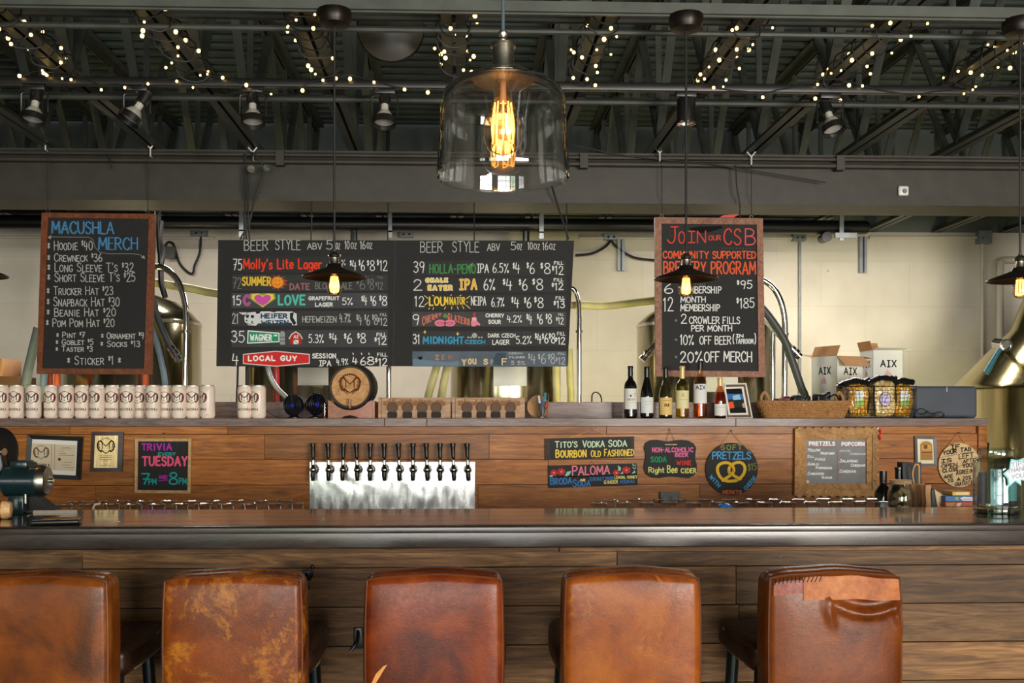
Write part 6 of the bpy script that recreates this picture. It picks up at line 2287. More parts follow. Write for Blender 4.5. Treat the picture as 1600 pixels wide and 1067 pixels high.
# ---------------------------------------------------------------- wine bottles
def bottle(label, px, Yb, ytop, wpx, shoulder, kind, gcol, ccol, lab_y, lcol, capfrac=0.2, tint=None):
    """shoulder: 'b' square-shouldered, 's' sloping"""
    p = W(px, 655, Yb)
    H = (655.2 - ytop) / PPM(px, Yb)
    R = wpx / 2 / PPM(px, Yb)
    t_ = thing('wine_bottle', label, 'wine bottle', (p.x, Yb, SH_Z), 'wine bottles on the shelf')
    c = Vector((p.x, Yb, SH_Z))
    rn = R * 0.36
    if shoulder == 'b':
        body = [(0, 0.002), (R * 0.8, 0.0), (R * 0.98, 0.004), (R, 0.012), (R, H * 0.60), (R * 0.96, H * 0.64), (R * 0.80, H * 0.69), (R * 0.52, H * 0.735), (R * 0.40, H * 0.765), (rn, H * 0.80), (rn, H * 0.985), (rn, H)]
    else:
        body = [(0, 0.002), (R * 0.8, 0.0), (R * 0.98, 0.004), (R, 0.012), (R, H * 0.42), (R * 0.97, H * 0.48), (R * 0.86, H * 0.56), (R * 0.66, H * 0.66), (R * 0.48, H * 0.74), (rn * 1.05, H * 0.80), (rn, H * 0.84), (rn, H)]
    MB().lathe(body + [(0, H)], c, 32).build('bottle_glass', gcol, t_, ang=60)
    z0 = H * (1 - capfrac)
    cp = [(rn * 1.12, z0), (rn * 1.08, H * 0.955), (rn * 1.22, H * 0.96), (rn * 1.22, H * 0.985), (rn * 1.1, H + 0.001), (0, H + 0.001)]
    MB().lathe(cp, c, 24).build('capsule', ccol, t_)
    f = lambda x, y, l: c + Vector(((R + 0.0004 * (l + 1)) * math.sin((x - px) / (wpx / 2)), -(R + 0.0004 * (l + 1)) * math.cos((x - px) / (wpx / 2)), H - (y - ytop) / PPM(px, Yb)))
    y0, y1 = lab_y
    vs, fs = [], []
    n = 14
    for j in range(n + 1):
        x = px - 1.25 * wpx / 2 + 2.5 * wpx / 2 * j / n
        vs += [f(x, y0, 0), f(x, y1, 0)]
    for j in range(n):
        fs.append([2 * j, 2 * j + 1, 2 * j + 3, 2 * j + 2])
    MB().mesh(vs, fs).build('paper_label', plain('bottle_label', lcol, 0.7, 0, 0.03), t_)
    d = Draw(lambda x, y, l: f(x, y, 2.0 + l))
    d.maxseg = 1.0
    return t_, d


def bglass(name, color, rough=0.06, trans=0.0):
    key = ('bg', name)
    if key not in MATS:
        t = NT(name)
        t.set(Base_Color=srgb(color), Roughness=rough, Transmission_Weight=trans, Coat_Weight=0.5, IOR=1.2 if trans else 1.5)
        MATS[key] = t.m
    return MATS[key]


M_red_b = bglass('dark_bottle_glass', (14, 12, 12))
M_olive_b = bglass('olive_bottle_glass', (40, 34, 14))
M_blackcap = plain('black_capsule', (16, 15, 16), 0.3)
M_goldcap = plain('cream_gold_capsule', (214, 180, 120), 0.35, 0.2)
YB = 6.06
INK = (60, 60, 60)
t_, d = bottle('dark red wine bottle with tall white label bearing a duck, leftmost bottle', 985, YB, 574, 20, 'b', 0, M_red_b, M_blackcap, (609, 641), (226, 222, 214), 0.19)
d.name = 'label_print'
d.poly(INK, [(979, 618), (985, 619), (990, 616), (993, 617), (990, 621), (984, 622)], 1)
d.text((110, 110, 106), 'DECOY', 979, 991, 627.5, 624.5, 0.5)
d.stroke((150, 150, 146), [(979, 631), (991, 631)], 0.5)
d.build(t_)
t_, d = bottle('dark sloping wine bottle with plain white label, second from the left', 1010.5, YB, 575, 20.5, 's', 0, M_red_b, M_blackcap, (622.5, 647), (218, 220, 218), 0.2)
d.name = 'label_print'
d.stroke((150, 156, 156), [(1005, 629), (1016, 629)], 0.6)
d.stroke((170, 176, 176), [(1006, 633), (1015, 633)], 0.5)
d.build(t_)
t_, d = bottle('dark sloping wine bottle with yellow label, third from the left', 1040, YB, 576, 20.5, 's', 0, M_olive_b, M_blackcap, (623, 650), (222, 186, 112), 0.2)
d.name = 'label_print'
d.text((40, 34, 24), 'DUE', 1036.5, 1044.5, 637, 632.5, 1.0)
d.stroke((130, 100, 50), [(1034, 627.5), (1046, 627.5)], 0.5)
d.build(t_)
M_white_b = thin_glass('pale_green_bottle', (0.80, 0.76, 0.42, 1), 1.4)
t_, d = bottle('pale green white wine bottle with gold capsule and cream label', 1066, YB, 574, 20.5, 'b', 0, M_white_b, M_goldcap, (612, 640), (222, 212, 160), 0.24)
d.name = 'label_print'
d.poly((190, 170, 110), [(1062, 622), (1065, 615), (1068, 622)], 1)
d.stroke((170, 150, 100), [(1059, 626), (1074, 626)], 0.6)
d.build(t_)
M_rose_b = thin_glass('rose_bottle', (0.94, 0.74, 0.46, 1), 1.4)
t_, d = bottle('tallest bottle, amber rose wine with black capsule and big white label', 1094, YB + 0.02, 566, 20.5, 'b', 0, M_rose_b, M_blackcap, (602, 632), (224, 222, 220), 0.15)
d.name = 'lettering'
d.text((30, 28, 30), 'A!X', 1084.5, 1100.0, 610.5, 604, 1.1)
d.build(t_)
M_pink_b = thin_glass('pink_bottle', (0.80, 0.40, 0.26, 1), 1.4)
t_, d = bottle('short pink wine bottle with cream label, right next to the picture frame', 1125, YB - 0.02, 592, 19.5, 's', 0, M_pink_b, M_goldcap, (633, 651), (222, 220, 214), 0.2)
d.name = 'label_print'
d.stroke((130, 170, 180), [(1119, 638), (1131, 638)], 0.6)
d.build(t_)
# wine standing inside the clear bottles
for nm, px, Yb, ytop, wpx, lvl, colr, par in (('pale', 1066, YB, 574, 20.5, 0.62, (0.86, 0.80, 0.46, 1), 'pale green'), ('amber', 1094, YB + 0.02, 566, 20.5, 0.60, (0.95, 0.66, 0.34, 1), 'tallest'), ('pink', 1125, YB - 0.02, 592, 19.5, 0.5, (0.86, 0.44, 0.32, 1), 'short pink')):
    b_ = [o for o in bpy.data.objects if o.name.startswith('wine_bottle') and o['label'].startswith(par)][0]
    p = W(px, 655, Yb)
    H = (655.2 - ytop) / PPM(px, Yb)
    R = wpx / 2 / PPM(px, Yb)
    MB().lathe([(0, 0.008), (R * 0.9, 0.008), (R * 0.93, 0.014), (R * 0.93, H * lvl if nm != 'pink' else H * 0.42), (R * 0.6 if nm == 'pink' else R * 0.93, H * (lvl + 0.12 if nm == 'pink' else lvl)), (0, H * (lvl + 0.12 if nm == 'pink' else lvl))], (p.x, Yb, SH_Z), 24).build('wine', thin_glass(nm + '_wine', colr, 0.4), b_, ang=60)

# small picture frame leaning on the riser
Y = 6.05
t_ = thing('picture_frame', 'white and brown picture frame leaning beside the bottles, dark photo with orange drink', 'picture frame', W(1154, 655, Y))
out = [(1136, 598.5), (1170.5, 598), (1176.5, 654), (1134, 654)]
mid = inset(out, 2.0)
inn = [(1137.5, 607.5), (1162.5, 606.5), (1167, 645), (1141.5, 645.5)]
in2 = inset(inn, -3.0)
lean = lambda v: Vector((v.x, v.y + (v.z - SH_Z) * 0.28, v.z))
for nm, o_, i_, m, y0 in (('frame', out, mid, plain('white_frame', (226, 220, 208), 0.5), Y - 0.004), ('frame_band', mid, in2, wood('brown_frame', (70, 50, 38), (104, 80, 62), (130, 104, 84), 0.5, (6, 6, 6), 0, 0, False), Y), ('mat', in2, inn, plain('white_frame', (226, 220, 208), 0.5), Y - 0.003)):
    mb = frame4(MB(), o_, i_, y0, Y + 0.012)
    for v in mb.bm.verts:
        v.co = lean(v.co)
    mb.build(nm, m, t_)
mb = slab(MB(), inset(inn, -1), Y + 0.003, Y + 0.010)
for v in mb.bm.verts:
    v.co = lean(v.co)
mb.build('photo_print', plain('photo_black', (16, 18, 20), 0.25), t_)
d = Draw(lambda x, y, l: lean(W(x, y, Y + 0.003) + Vector((0, -0.0006 * l, 0))))
d.name = 'picture'
d.poly((58, 108, 168), [(1138, 615), (1163.5, 615), (1164.6, 625), (1138.6, 625)])
d.poly((150, 190, 214), [(1147, 618), (1158, 616), (1160, 624), (1148, 625)], 2)
d.poly((34, 46, 44), [(1138.6, 624), (1164.6, 624), (1166, 636), (1140.5, 636)])
d.poly((226, 88, 40), [(1139, 629), (1147, 627), (1149, 637), (1141, 638.5)], 2)
d.poly((190, 150, 130), [(1161, 631), (1165, 628), (1166, 637), (1162, 637)], 2)
d.build(t_)
st = MB()
pp = W(1155, 654, Y)
st.tube([pp + Vector((0, 0.05, 0.14)), pp + Vector((0, 0.13, 0.002))], 0.005, 6)
st.build('easel_leg', M_black, t_)

# wicker tray with odds and ends
M_wick = wood('wicker', (118, 76, 40), (170, 122, 72), (200, 156, 104), 0.6, (20, 20, 20), 0, 0, False, 0.1, 0.3)
Y = 6.035
t_ = thing('wicker_basket', 'long low wicker basket with two loop handles on the shelf', 'basket', W(1255, 655, Y))
a, b = W(1186, 655, Y), W(1326, 655, Y)
cx, hw = (a.x + b.x) / 2, (b.x - a.x) / 2
z1 = EYE + (HY - 630.0) / PPM(1255, Y)
H = z1 - SH_Z
rows, seg = 6, 240


def ring(z, grow, k):
    out = []
    for j in range(seg):
        th = 2 * PI * j / seg
        X = math.copysign(abs(math.cos(th)) ** 0.4, math.cos(th)) * (hw * 0.86 + grow * hw * 0.14)
        Yy = math.copysign(abs(math.sin(th)) ** 0.5, math.sin(th)) * (0.055 + grow * 0.012)
        wv = 0.0055 * math.sin(th * 40 + k * PI)
        n = math.hypot(X, Yy)
        out.append(Vector((cx + X * (1 + wv / n * 1.0), Y + 0.01 + Yy * (1 + wv / n), z)))
    return out


mb = MB()
for k in range(rows):
    mb.tube(ring(SH_Z + 0.006 + (H - 0.01) * k / (rows - 1), k / (rows - 1), k), 0.0088, 6, True)
mb.build('weave', M_wick, t_)
mb = MB()
mb.tube([v + Vector((0, 0, 0.008 + 0.0015 * math.sin(j * 1.7))) for j, v in enumerate(ring(SH_Z + H, 1.02, 0))], 0.008, 8, True)
mb.build('rim', M_wick, t_)
vs = [Vector((cx + (v.x - cx) * 0.97, Y + 0.01 + (v.y - Y - 0.01) * 0.95, SH_Z + 0.004)) for v in ring(SH_Z, 0, 0)]
MB().mesh(vs, [list(range(len(vs)))]).build('bottom', M_wick, t_)
for s, px in ((-1, 1197), (1, 1314)):
    q = W(px, 630, Y)
    pts = smooth_path([q + Vector((-0.024 * 1, 0.02, 0.0)), q + Vector((-0.022, 0.02, 0.04)), q + Vector((-0.004, 0.02, 0.062)), q + Vector((0.018, 0.02, 0.04)), q + Vector((0.022, 0.02, 0.0))], 6)
    MB().tube(pts, [0.010 + 0.0012 * math.sin(j * 1.9) for j in range(len(pts))], 8).build('handle', M_wick, t_)
for i, (px, py, nm, lab, colr) in enumerate(((1222, 626, 'folded_cloth', 'dark maroon folded cloth poking out of the wicker basket', (52, 16, 26)), (1247, 624, 'black_pouch', 'lumpy black pouch in the middle of the wicker basket', (16, 16, 18)), (1283, 622, 'black_case', 'pointed black case standing at the right of the wicker basket', (14, 14, 15)))):
    q = W(px, py, Y + 0.01)
    t2 = thing(nm, lab, 'cloth' if i == 0 else 'case', (q.x, q.y, SH_Z + 0.01))
    zc = (q.z + 0.02 + SH_Z + 0.01) / 2
    hh = (q.z + 0.02 - SH_Z - 0.01) / 2
    rr = random.Random(i)

    def df(v, i=i, hh=hh):
        u = Vector(v)
        if v.z > 0:
            u.z += 0.008 * math.sin(60 * v.x + i * 2) + (0.02 * (0.5 + v.x / 0.06) if i == 2 else 0)
            u.y += 0.006 * math.sin(45 * v.x + 1)
        return u
    MB().rbox((q.x, q.y, zc), (0.048, 0.036, hh), 0.016, 3, 6, (0, 0, 0.1 * i), df).build('body', plain(nm + '_cloth', colr, 0.5), t2, ang=80)
    if i == 0:
        MB().tube(smooth_path([q + Vector((-0.05, -0.045, -0.012)), q + Vector((-0.01, -0.052, 0.012)), q + Vector((0.04, -0.05, -0.006))], 6), 0.003, 6).build('piping', plain('pink_piping', (170, 60, 90), 0.6), t2)
    if i == 2:
        MB().tube(smooth_path([q + Vector((0.03, -0.03, 0.0)), q + Vector((0.07, -0.045, 0.02)), q + Vector((0.10, -0.03, -0.02))], 6), 0.005, 6).build('strap', M_black, t2)
q = W(1264, 627, Y - 0.03)
t2 = thing('key_ring', 'shiny bunch of metal keys and clip on top of the wicker basket', 'keys', q)
mb = MB()
mb.tube([q + Vector((0.018 * math.cos(a), 0.004 * math.sin(2 * a), 0.018 * math.sin(a))) for a in [2 * PI * j / 18 for j in range(18)]], 0.0035, 6, True)
mb.build('ring', M_chrome, t2)
for j in range(4):
    a = -0.9 + j * 0.55
    MB().box(q + Vector((0.034 * math.sin(a), 0.004 * j - 0.008, -0.030 * math.cos(a))), (0.014, 0.003, 0.04), (0, -a, 0), 0.001).build('key', M_chrome, t2)

# black wire basket with popcorn bags
Y = 6.195
a, b = W(1310, 655, Y), W(1429, 655, Y)
cx, hw = (a.x + b.x) / 2, (b.x - a.x) / 2
t_ = thing('wire_basket', 'black wire basket full of popcorn bags', 'basket', (cx, Y, SH_Z))
zt = EYE + (HY - 604) / PPM(1370, Y)


def rr_ring(z, k=0.94):
    return [Vector((cx + math.copysign(abs(math.cos(t)) ** 0.35, math.cos(t)) * hw * k, Y + math.copysign(abs(math.sin(t)) ** 0.35, math.sin(t)) * 0.092 * k, z)) for t in [2 * PI * j / 96 for j in range(96)]]


mb = MB()
N = 8
for j in range(N + 1):
    z = SH_Z + 0.004 + (zt - SH_Z - 0.004) * j / N
    mb.tube(rr_ring(z, 0.86 + 0.12 * j / N), 0.0015 if 0 < j < N else 0.003, 5, True)
lo, hi = rr_ring(SH_Z + 0.004, 0.86), rr_ring(zt, 0.98)
for j in range(0, 96, 2):
    mb.tube([lo[j], hi[j]], 0.0015, 5)
for j in range(0, 48, 4):
    mb.tube([lo[j], lo[96 - j - 1]], 0.0015, 5)
mb.build('mesh_wires', M_black, t_)


def popmat(name, c1, c2):
    t = NT(name)
    v = t.coords()
    vo = t.n('ShaderNodeTexVoronoi')
    vo.inputs['Scale'].default_value = 62
    t.l(v, vo.inputs['Vector'])
    c = t.mix(t.ramp(vo.outputs['Distance'], [(0.1, (0, 0, 0)), (0.75, (1, 1, 1))]), srgb(c1), srgb(c2))
    t.set(Base_Color=c, Roughness=0.16, Coat_Weight=0.4)
    t.bump(vo.outputs['Distance'], 0.6, 0.01)
    return t.m


M_pop1 = popmat('cheddar_popcorn', (238, 184, 40), (176, 108, 14))
M_pop2 = popmat('white_popcorn', (240, 222, 160), (190, 150, 80))
M_bagtop = plain('crumpled_black_foil', (22, 21, 22), 0.28, 0.2, 0.3, bump=0.5, bscale=40)
BAGS = [(1338.5, 0, 17, 593, M_pop1, 'yellow popcorn bag at the left front of the wire basket', (206, 220, 190), 0.0), (1380, 0, 17.5, 588, M_pop2, 'white popcorn bag with oval label, front middle of the wire basket', (206, 196, 220), 0.0),
        (1409, 1, 16, 593, M_pop1, 'yellow popcorn bag at the right end of the wire basket', (206, 220, 190), 0.0), (1322, 2, 12, 597, M_pop1, 'yellow popcorn bag leaning behind at the left of the wire basket', None, 0.1), (1360, 2, 12, 592, M_pop2, 'pale popcorn bag squeezed in behind, middle of the wire basket', None, 0.0)]
for (px, row, hwp, ytop, m, lab, lc, ti) in BAGS:
    Yb = Y + (-0.040, -0.03, 0.045)[row]
    q = W(px, 655, Yb)
    k = 1 / PPM(px, Yb)
    zb, zt2 = SH_Z + 0.010, EYE + (HY - ytop) * k
    t2 = thing('popcorn_bag', lab, 'popcorn bag', (q.x, Yb, zb), 'popcorn bags in the wire basket')
    hh = (zt2 - 0.03 - zb) / 2
    hb = hwp * k

    def df(v, hh=hh, px=px):
        u = Vector(v)
        f = v.z / hh
        u.x *= 1 - 0.12 * max(0, f) ** 3 - 0.18 * max(0, -f) ** 3
        u.y *= 1 - 0.5 * max(0, f) ** 3 - 0.2 * max(0, -f) ** 3
        u.x += 0.003 * math.sin(50 * v.z + px)
        u.y += 0.004 * math.sin(40 * v.x + 30 * v.z + px)
        return u
    MB().rbox((q.x, Yb, zb + hh), (hb, 0.036, hh), 0.026, 4, 8, (0, ti, 0), df).build('bag', m, t2, ang=80)
    # rolled dark top
    mb = MB()
    rr = random.Random(int(px))
    pts = smooth_path([Vector((q.x - hb * 1.15, Yb, zt2 - 0.034 + rr.uniform(-.006, .012))), Vector((q.x - hb * 0.3, Yb - 0.008, zt2 - 0.014 + rr.uniform(0, .008))), Vector((q.x + hb * 0.4, Yb - 0.006, zt2 - 0.012)), Vector((q.x + hb * 1.15, Yb, zt2 - 0.018 + rr.uniform(-.012, .012)))], 5)
    mb.tube(pts, [0.019 + rr.uniform(-.004, .004) for _ in pts], 8)
    mb.build('rolled_top', M_bagtop, t2, label='crumpled black rolled top')
    for s in (-1, 1):
        MB().tube(smooth_path([Vector((q.x + s * hb * 0.93, Yb - 0.02, zb + hh * 1.7)), Vector((q.x + s * hb * 1.0, Yb - 0.025, zb + hh)), Vector((q.x + s * hb * 0.86, Yb - 0.022, zb + 0.02))], 5), 0.006, 6).build('foil_edge', M_bagtop, t2)
    if lc:
        d = Draw(lambda x, y, l: Vector((q.x + (x - px) * k, Yb - 0.0415 - 0.0008 * l + 0.006 * abs((x - px) / hwp) ** 2, EYE + (HY - y) * k)))
        d.name = 'label_print'
        if row == 0 and px > 1370:
            d.disc(lc, px - 1, 624, 8.5, 11)
            d.stroke((90, 70, 120), [(px - 1 + 8.5 * math.cos(t), 624 + 11 * math.sin(t)) for t in [2 * PI * j / 24 for j in range(25)]], 1.0, 2)
            d.stroke((130, 110, 150), [(px - 4, 618), (px + 3, 617), (px - 3, 629), (px + 4, 630)], 1.2, 2)
        else:
            d.poly((224, 228, 214), [(px - 7, 612), (px + 6, 610), (px + 7, 634), (px - 6, 636)])
            d.poly((150, 190, 90), [(px - 7, 628), (px + 7, 624), (px + 7, 634), (px - 6, 636)], 2)
        d.build(t2)

# grey flat speaker box and spectacles
Y = 6.14
a, b = W(1430, 655, Y), W(1528, 655, Y)
zt = EYE + (HY - 603) / PPM(1480, Y)
t_ = thing('grey_speaker', 'plain dark grey rounded speaker box at the right end of the shelf', 'speaker', ((a.x + b.x) / 2, Y + 0.05, SH_Z))
MB().rbox(((a.x + b.x) / 2, Y + 0.055, (SH_Z + zt) / 2), ((b.x - a.x) / 2, 0.055, (zt - SH_Z) / 2), 0.022, 4, 4).build('cabinet', plain('slate_blue_cloth', (66, 72, 82), 0.65, 0, 0.05, bump=0.15, bscale=300), t_, ang=60)
d = Draw(on_plane(Y, -1, 0.0006))
d.name = 'mark'
d.stroke((200, 204, 208), [(1479.5, 604.8), (1479.5, 612)], 0.9)
d.build(t_)
Y = 6.02
q = W(1458, 653, Y)
t_ = thing('eyeglasses', 'black-framed eyeglasses lying in front of the grey speaker', 'eyeglasses', (q.x, Y, SH_Z))
for s in (-1, 1):
    c = Vector((q.x + s * 0.036, Y, SH_Z + 0.020))
    MB().tube([c + Vector((0.030 * math.cos(t), 0.004 * math.sin(t), 0.0165 * math.sin(t))) for t in [2 * PI * j / 20 for j in range(20)]], 0.003, 6, True).build('rim', M_black, t_)
    MB().lathe([(0, 0), (1, 0.0)], (0, 0, 0), 20, Matrix(((0.028, 0, 0), (0, 0, 0), (0, 0.015, 0)))).build('lens', M_glass, t_)
    t_.children[-1].location = c - ORG[t_.name]
    MB().tube(smooth_path([c + Vector((s * 0.030, 0, 0.004)), c + Vector((s * 0.036, 0.02, 0.0)), c + Vector((-s * 0.01, 0.032, -0.012)), c + Vector((-s * 0.05, 0.03, -0.016))], 5), 0.0024, 6).build('temple_arm', M_black, t_)
MB().tube([Vector((q.x - 0.007, Y, SH_Z + 0.026)), Vector((q.x + 0.007, Y, SH_Z + 0.026))], 0.0025, 6).build('bridge', M_black, t_)
# small amber drink glass beside the barrel
q = W(507.5, 655, 6.1)
t_ = thing('sample_glass', 'tiny glass of dark red beer tucked left of the barrel stand', 'glass', (q.x, 6.1, SH_Z))
MB().lathe([(0.020, 0.004), (0.024, 0.09), (0.0225, 0.09), (0.019, 0.008), (0, 0.006), (0, 0.0), (0.02, 0.0), (0.02, 0.004)], (q.x, 6.1, SH_Z), 20).build('bowl', M_glass, t_, ang=80)
MB().lathe([(0, 0.009), (0.018, 0.009), (0.0205, 0.055), (0, 0.055)], (q.x, 6.1, SH_Z), 20).build('beer', plain('red_beer', (96, 26, 16), 0.15), t_)
# ---------------------------------------------------------------- tanks and pipework behind the back bar
def tank_mat(name, color, rough):
    t = NT(name)
    v = t.coords((3, 3, 0.5))
    f = t.noise(v, 6.0, 4)
    lo = tuple(x * 0.82 for x in color) + (1,)
    t.set(Base_Color=t.ramp(f, [(0.3, lo), (0.7, tuple(color) + (1,))]), Metallic=1.0, Roughness=rough)
    t.bump(t.noise(t.coords((1, 1, 0.6)), 4.0, 2), 0.05, 0.05)
    return t.m


M_tank = tank_mat('tank_steel', (0.42, 0.38, 0.25), 0.16)
M_tank2 = tank_mat('kettle_steel', (0.42, 0.36, 0.19), 0.15)
M_hose = plain('beige_ribbed_hose', (196, 186, 128), 0.6, 0, 0.08)
M_hoseg = plain('grey_hose', (120, 128, 126), 0.55)
M_hoseb = plain('blue_grey_hose', (110, 130, 150), 0.45)
M_hosed = plain('dark_hose', (62, 66, 64), 0.5)


def tank(label, pxc, Y, rpx, ysh, ydome, legs=True):
    c = W(pxc, 640, Y)
    k = 1 / PPM(pxc, Y)
    R = rpx * k
    zs, zd = EYE + (HY - ysh) * k, EYE + (HY - ydome) * k
    t_ = thing('brewing_tank', label, 'tank', (c.x, Y, 0), 'steel tanks behind the bar')
    ctr = Vector((c.x, Y, 0))
    MB().lathe([(0, 0.35), (R * 0.4, 0.42), (R, 0.75), (R, zs), (R * 0.98, zs + 0.02), (0, zs + 0.02)], ctr, 56).build('body', M_tank, t_)
    MB().lathe([(R * 0.97, zs), (R * 0.95, zs + 0.03), (R * 0.86, zs + (zd - zs) * 0.35), (R * 0.66, zs + (zd - zs) * 0.65), (R * 0.4, zs + (zd - zs) * 0.85), (R * 0.15, zd), (0, zd)], ctr, 56).build('dome', M_tank, t_)
    for z in (zs - 0.01, 1.05):
        MB().lathe([(R * 0.99, z - 0.012), (R * 1.012, z - 0.01), (R * 1.012, z + 0.01), (R * 0.99, z + 0.012)], ctr, 56).build('band', M_steel, t_)
    MB().lathe([(0.09, zd - 0.05), (0.09, zd + 0.03), (0.11, zd + 0.03), (0.11, zd + 0.05), (0, zd + 0.06)], ctr, 28).build('manway', M_chrome, t_)
    if legs:
        for j in range(4):
            a = PI / 4 + j * PI / 2
            MB().tube([ctr + Vector((R * 0.88 * math.cos(a), R * 0.88 * math.sin(a), 0)), ctr + Vector((R * 0.88 * math.cos(a), R * 0.88 * math.sin(a), 0.8))], 0.035, 10).build('leg', M_steel, t_)
    return t_, ctr, R


tank('steel tank with domed top half hidden by the left chalkboard', 207, 7.55, 104, 505, 455)
tank('steel tank behind the left half of the menu board', 478, 7.6, 92, 480, 430)
tank('steel tank behind the right half of the menu board', 790, 7.6, 86, 490, 440)
tank('steel tank half hidden by the right chalkboard', 1100, 7.6, 104, 508, 465)

# big kettle with cone top at the right
pxc, Y = 1668, 7.5
c = W(pxc, 640, Y)
k = 1 / PPM(pxc, Y)
zc = EYE + (HY - 604) * k
za = EYE + (HY - 452) * k
R = 166 * k
t_ = thing('brew_kettle', 'large gleaming brew kettle with cone-shaped top at the right edge', 'brew kettle', (c.x, Y, 0))
ctr = Vector((c.x, Y, 0))
Rb = 137 * k
MB().lathe([(0, 0.12), (Rb, 0.12), (Rb, 1.10), (Rb * 1.01, 1.11), (Rb * 1.01, 1.14), (Rb, 1.15), (Rb, zc - 0.012), (0, zc - 0.012)], ctr, 72).build('body', M_tank2, t_)
MB().lathe([(R * 0.98, zc - 0.014), (R * 1.0, zc - 0.005), (R * 0.995, zc + 0.012), (R * 0.5, zc + (za - zc) * 0.58), (0.27, za), (0.27, za + 0.9), (0, za + 0.9)], ctr, 72).build('cone_top', M_tank2, t_)
for j in range(4):
    a = PI / 4 + j * PI / 2
    MB().tube([ctr + Vector((Rb * 0.8 * math.cos(a), Rb * 0.8 * math.sin(a), 0)), ctr + Vector((Rb * 0.8 * math.cos(a), Rb * 0.8 * math.sin(a), 0.14))], 0.05, 10).build('foot', M_steel, t_)
p = W(1566, 540, 7.05)
mb = MB()
mb.cyl(p + Vector((-0.02, 0.05, 0.02)), p + Vector((0.0, -0.06, 0.0)), 0.036, None, 16)
mb.tube([p + Vector((0.0, 0, 0.01)), p + Vector((0.16, 0.35, 0.02))], 0.022, 10)
mb.lathe([(0.030, -0.012), (0.042, -0.008), (0.042, 0.008), (0.030, 0.012), (0.030, -0.012)], p + Vector((0.0, -0.05, 0.0)), 20, Euler((PI / 2, 0, 0)).to_matrix())
mb.build('valve', M_chrome, t_)
a = W(1562, 545, 7.0)
b = W(1540, 583, 7.0)
MB().tube([a, b], [0.016, 0.024], 10).build('valve_handle', plain('teal_rubber', (34, 88, 104), 0.4), t_, label='teal rubber valve handle')
p = W(1593, 490, 7.2)


def pipe(name, lab, pts, Y, r, m, cat='pipe', extra=None, k=8, n=12):
    P = [W(q[0], q[1], q[2] if len(q) > 2 else Y) for q in pts]
    if pts[-1][1] >= 900:
        P[-1].z = 0.0
    P = smooth_path(P, k)
    t_ = thing(name, lab, cat, P[-1])
    MB().tube(P, r, n).build('tube', m, t_)
    if extra:
        for (px, py, rr, hh, ax) in extra:
            c = W(px, py, Y)
            v = {'z': Vector((0, 0, hh)), 'x': Vector((hh, 0, 0))}[ax]
            MB().cyl(c - v, c + v, rr, None, 14).build('clamp', M_chrome, t_)
    return t_


def down(px, Y, z=0.0):
    """floor point below the pixel column"""
    a = W(px, 660, Y)
    return a


# hose rows run behind the boards
Z = lambda px, Y: None
pipe('brew_hose', 'thick beige ribbed hose crossing behind the menu board to both sides', [(216, 437), (250, 443), (300, 451), (345, 459), (480, 470), (620, 476), (760, 474), (897, 476), (940, 478), (990, 473), (1035, 468)], 6.95, 0.027, M_hose, 'hose')
pipe('steel_pipe', 'polished bent steel pipe right of the left chalkboard', [(226, 420), (246, 417), (262, 422), (278, 440), (288, 468), (291, 500), (290, 560), (288.5, 640), (288, 720), (288, 900), (288, 950)], 6.85, 0.021, M_chrome, 'pipe', [(290, 518, 0.03, 0.01, 'z')])
pipe('steel_pipe', 'straight polished steel pipe just right of the menu board', [(884, 450), (896, 452), (903, 468), (905, 490), (905, 520), (905, 640), (905, 760), (905, 960)], 6.85, 0.016, M_chrome, 'pipe', [(905, 518, 0.024, 0.008, 'z')])
pipe('steel_pipe', 'polished bent steel pipe right of the right chalkboard', [(1180, 434), (1196, 440), (1210, 452), (1221, 474), (1226, 500), (1226.5, 530), (1226, 600), (1225, 720), (1225, 960)], 6.85, 0.020, M_chrome, 'pipe', [(1226, 522, 0.028, 0.008, 'z')])
pipe('steel_pipe', 'thin vertical steel tube close to the right edge of the right chalkboard', [(1207, 500), (1207, 640), (1207, 960)], 7.0, 0.020, M_steel, 'pipe', None, 3)
pipe('steel_pipe', 'vertical steel post between barrel and flight rack', [(607.5, 560), (607.5, 640), (607.5, 960)], 6.8, 0.017, M_chrome, 'pipe', None, 3)
pipe('brew_hose', 'grey hose hanging down left of the left chalkboard', [(60, 512), (52, 545), (42, 590), (38, 640), (37, 720), (37, 960)], 6.75, 0.030, M_hoseg, 'hose')
pipe('brew_hose', 'blue-grey hose drooping below the right edge of the left chalkboard', [(232, 500), (240, 520), (250, 555), (258, 600), (260, 660), (260, 960)], 6.75, 0.020, M_hoseb, 'hose')
pipe('brew_hose', 'pale hose hanging beneath the left part of the left chalkboard', [(70, 570), (68, 600), (66, 660), (66, 960)], 6.85, 0.024, M_hoseb, 'hose', None, 4)
for px, lab in ((78, 'left'), (90, 'middle'), (228, 'right')):
    pipe('orange_pipe', '%s of three orange pipes showing under the left chalkboard' % lab, [(px - 1, 560), (px, 640), (px, 960)], 6.95, 0.020, plain('orange_hose', (206, 88, 36), 0.45), 'pipe', None, 3)
pipe('brew_hose', 'red hose hanging behind the local-ale row of the menu board', [(431, 555), (432, 600), (432, 640), (432, 960)], 6.8, 0.020, plain('red_hose', (176, 34, 44), 0.4), 'hose', None, 4)
pipe('brew_hose', 'clear silver hose curving down to the left desk fan', [(416, 545), (420, 580), (432, 605), (452, 626), (466, 650), (470, 700), (470, 960)], 6.72, 0.017, plain('silver_hose', (168, 172, 170), 0.25, 0.3), 'hose')
pipe('brew_hose', 'left one of two slanting beige hoses under the menu board', [(690, 545), (680, 580), (668, 625), (664, 680), (663, 960)], 6.85, 0.026, M_hose, 'hose')
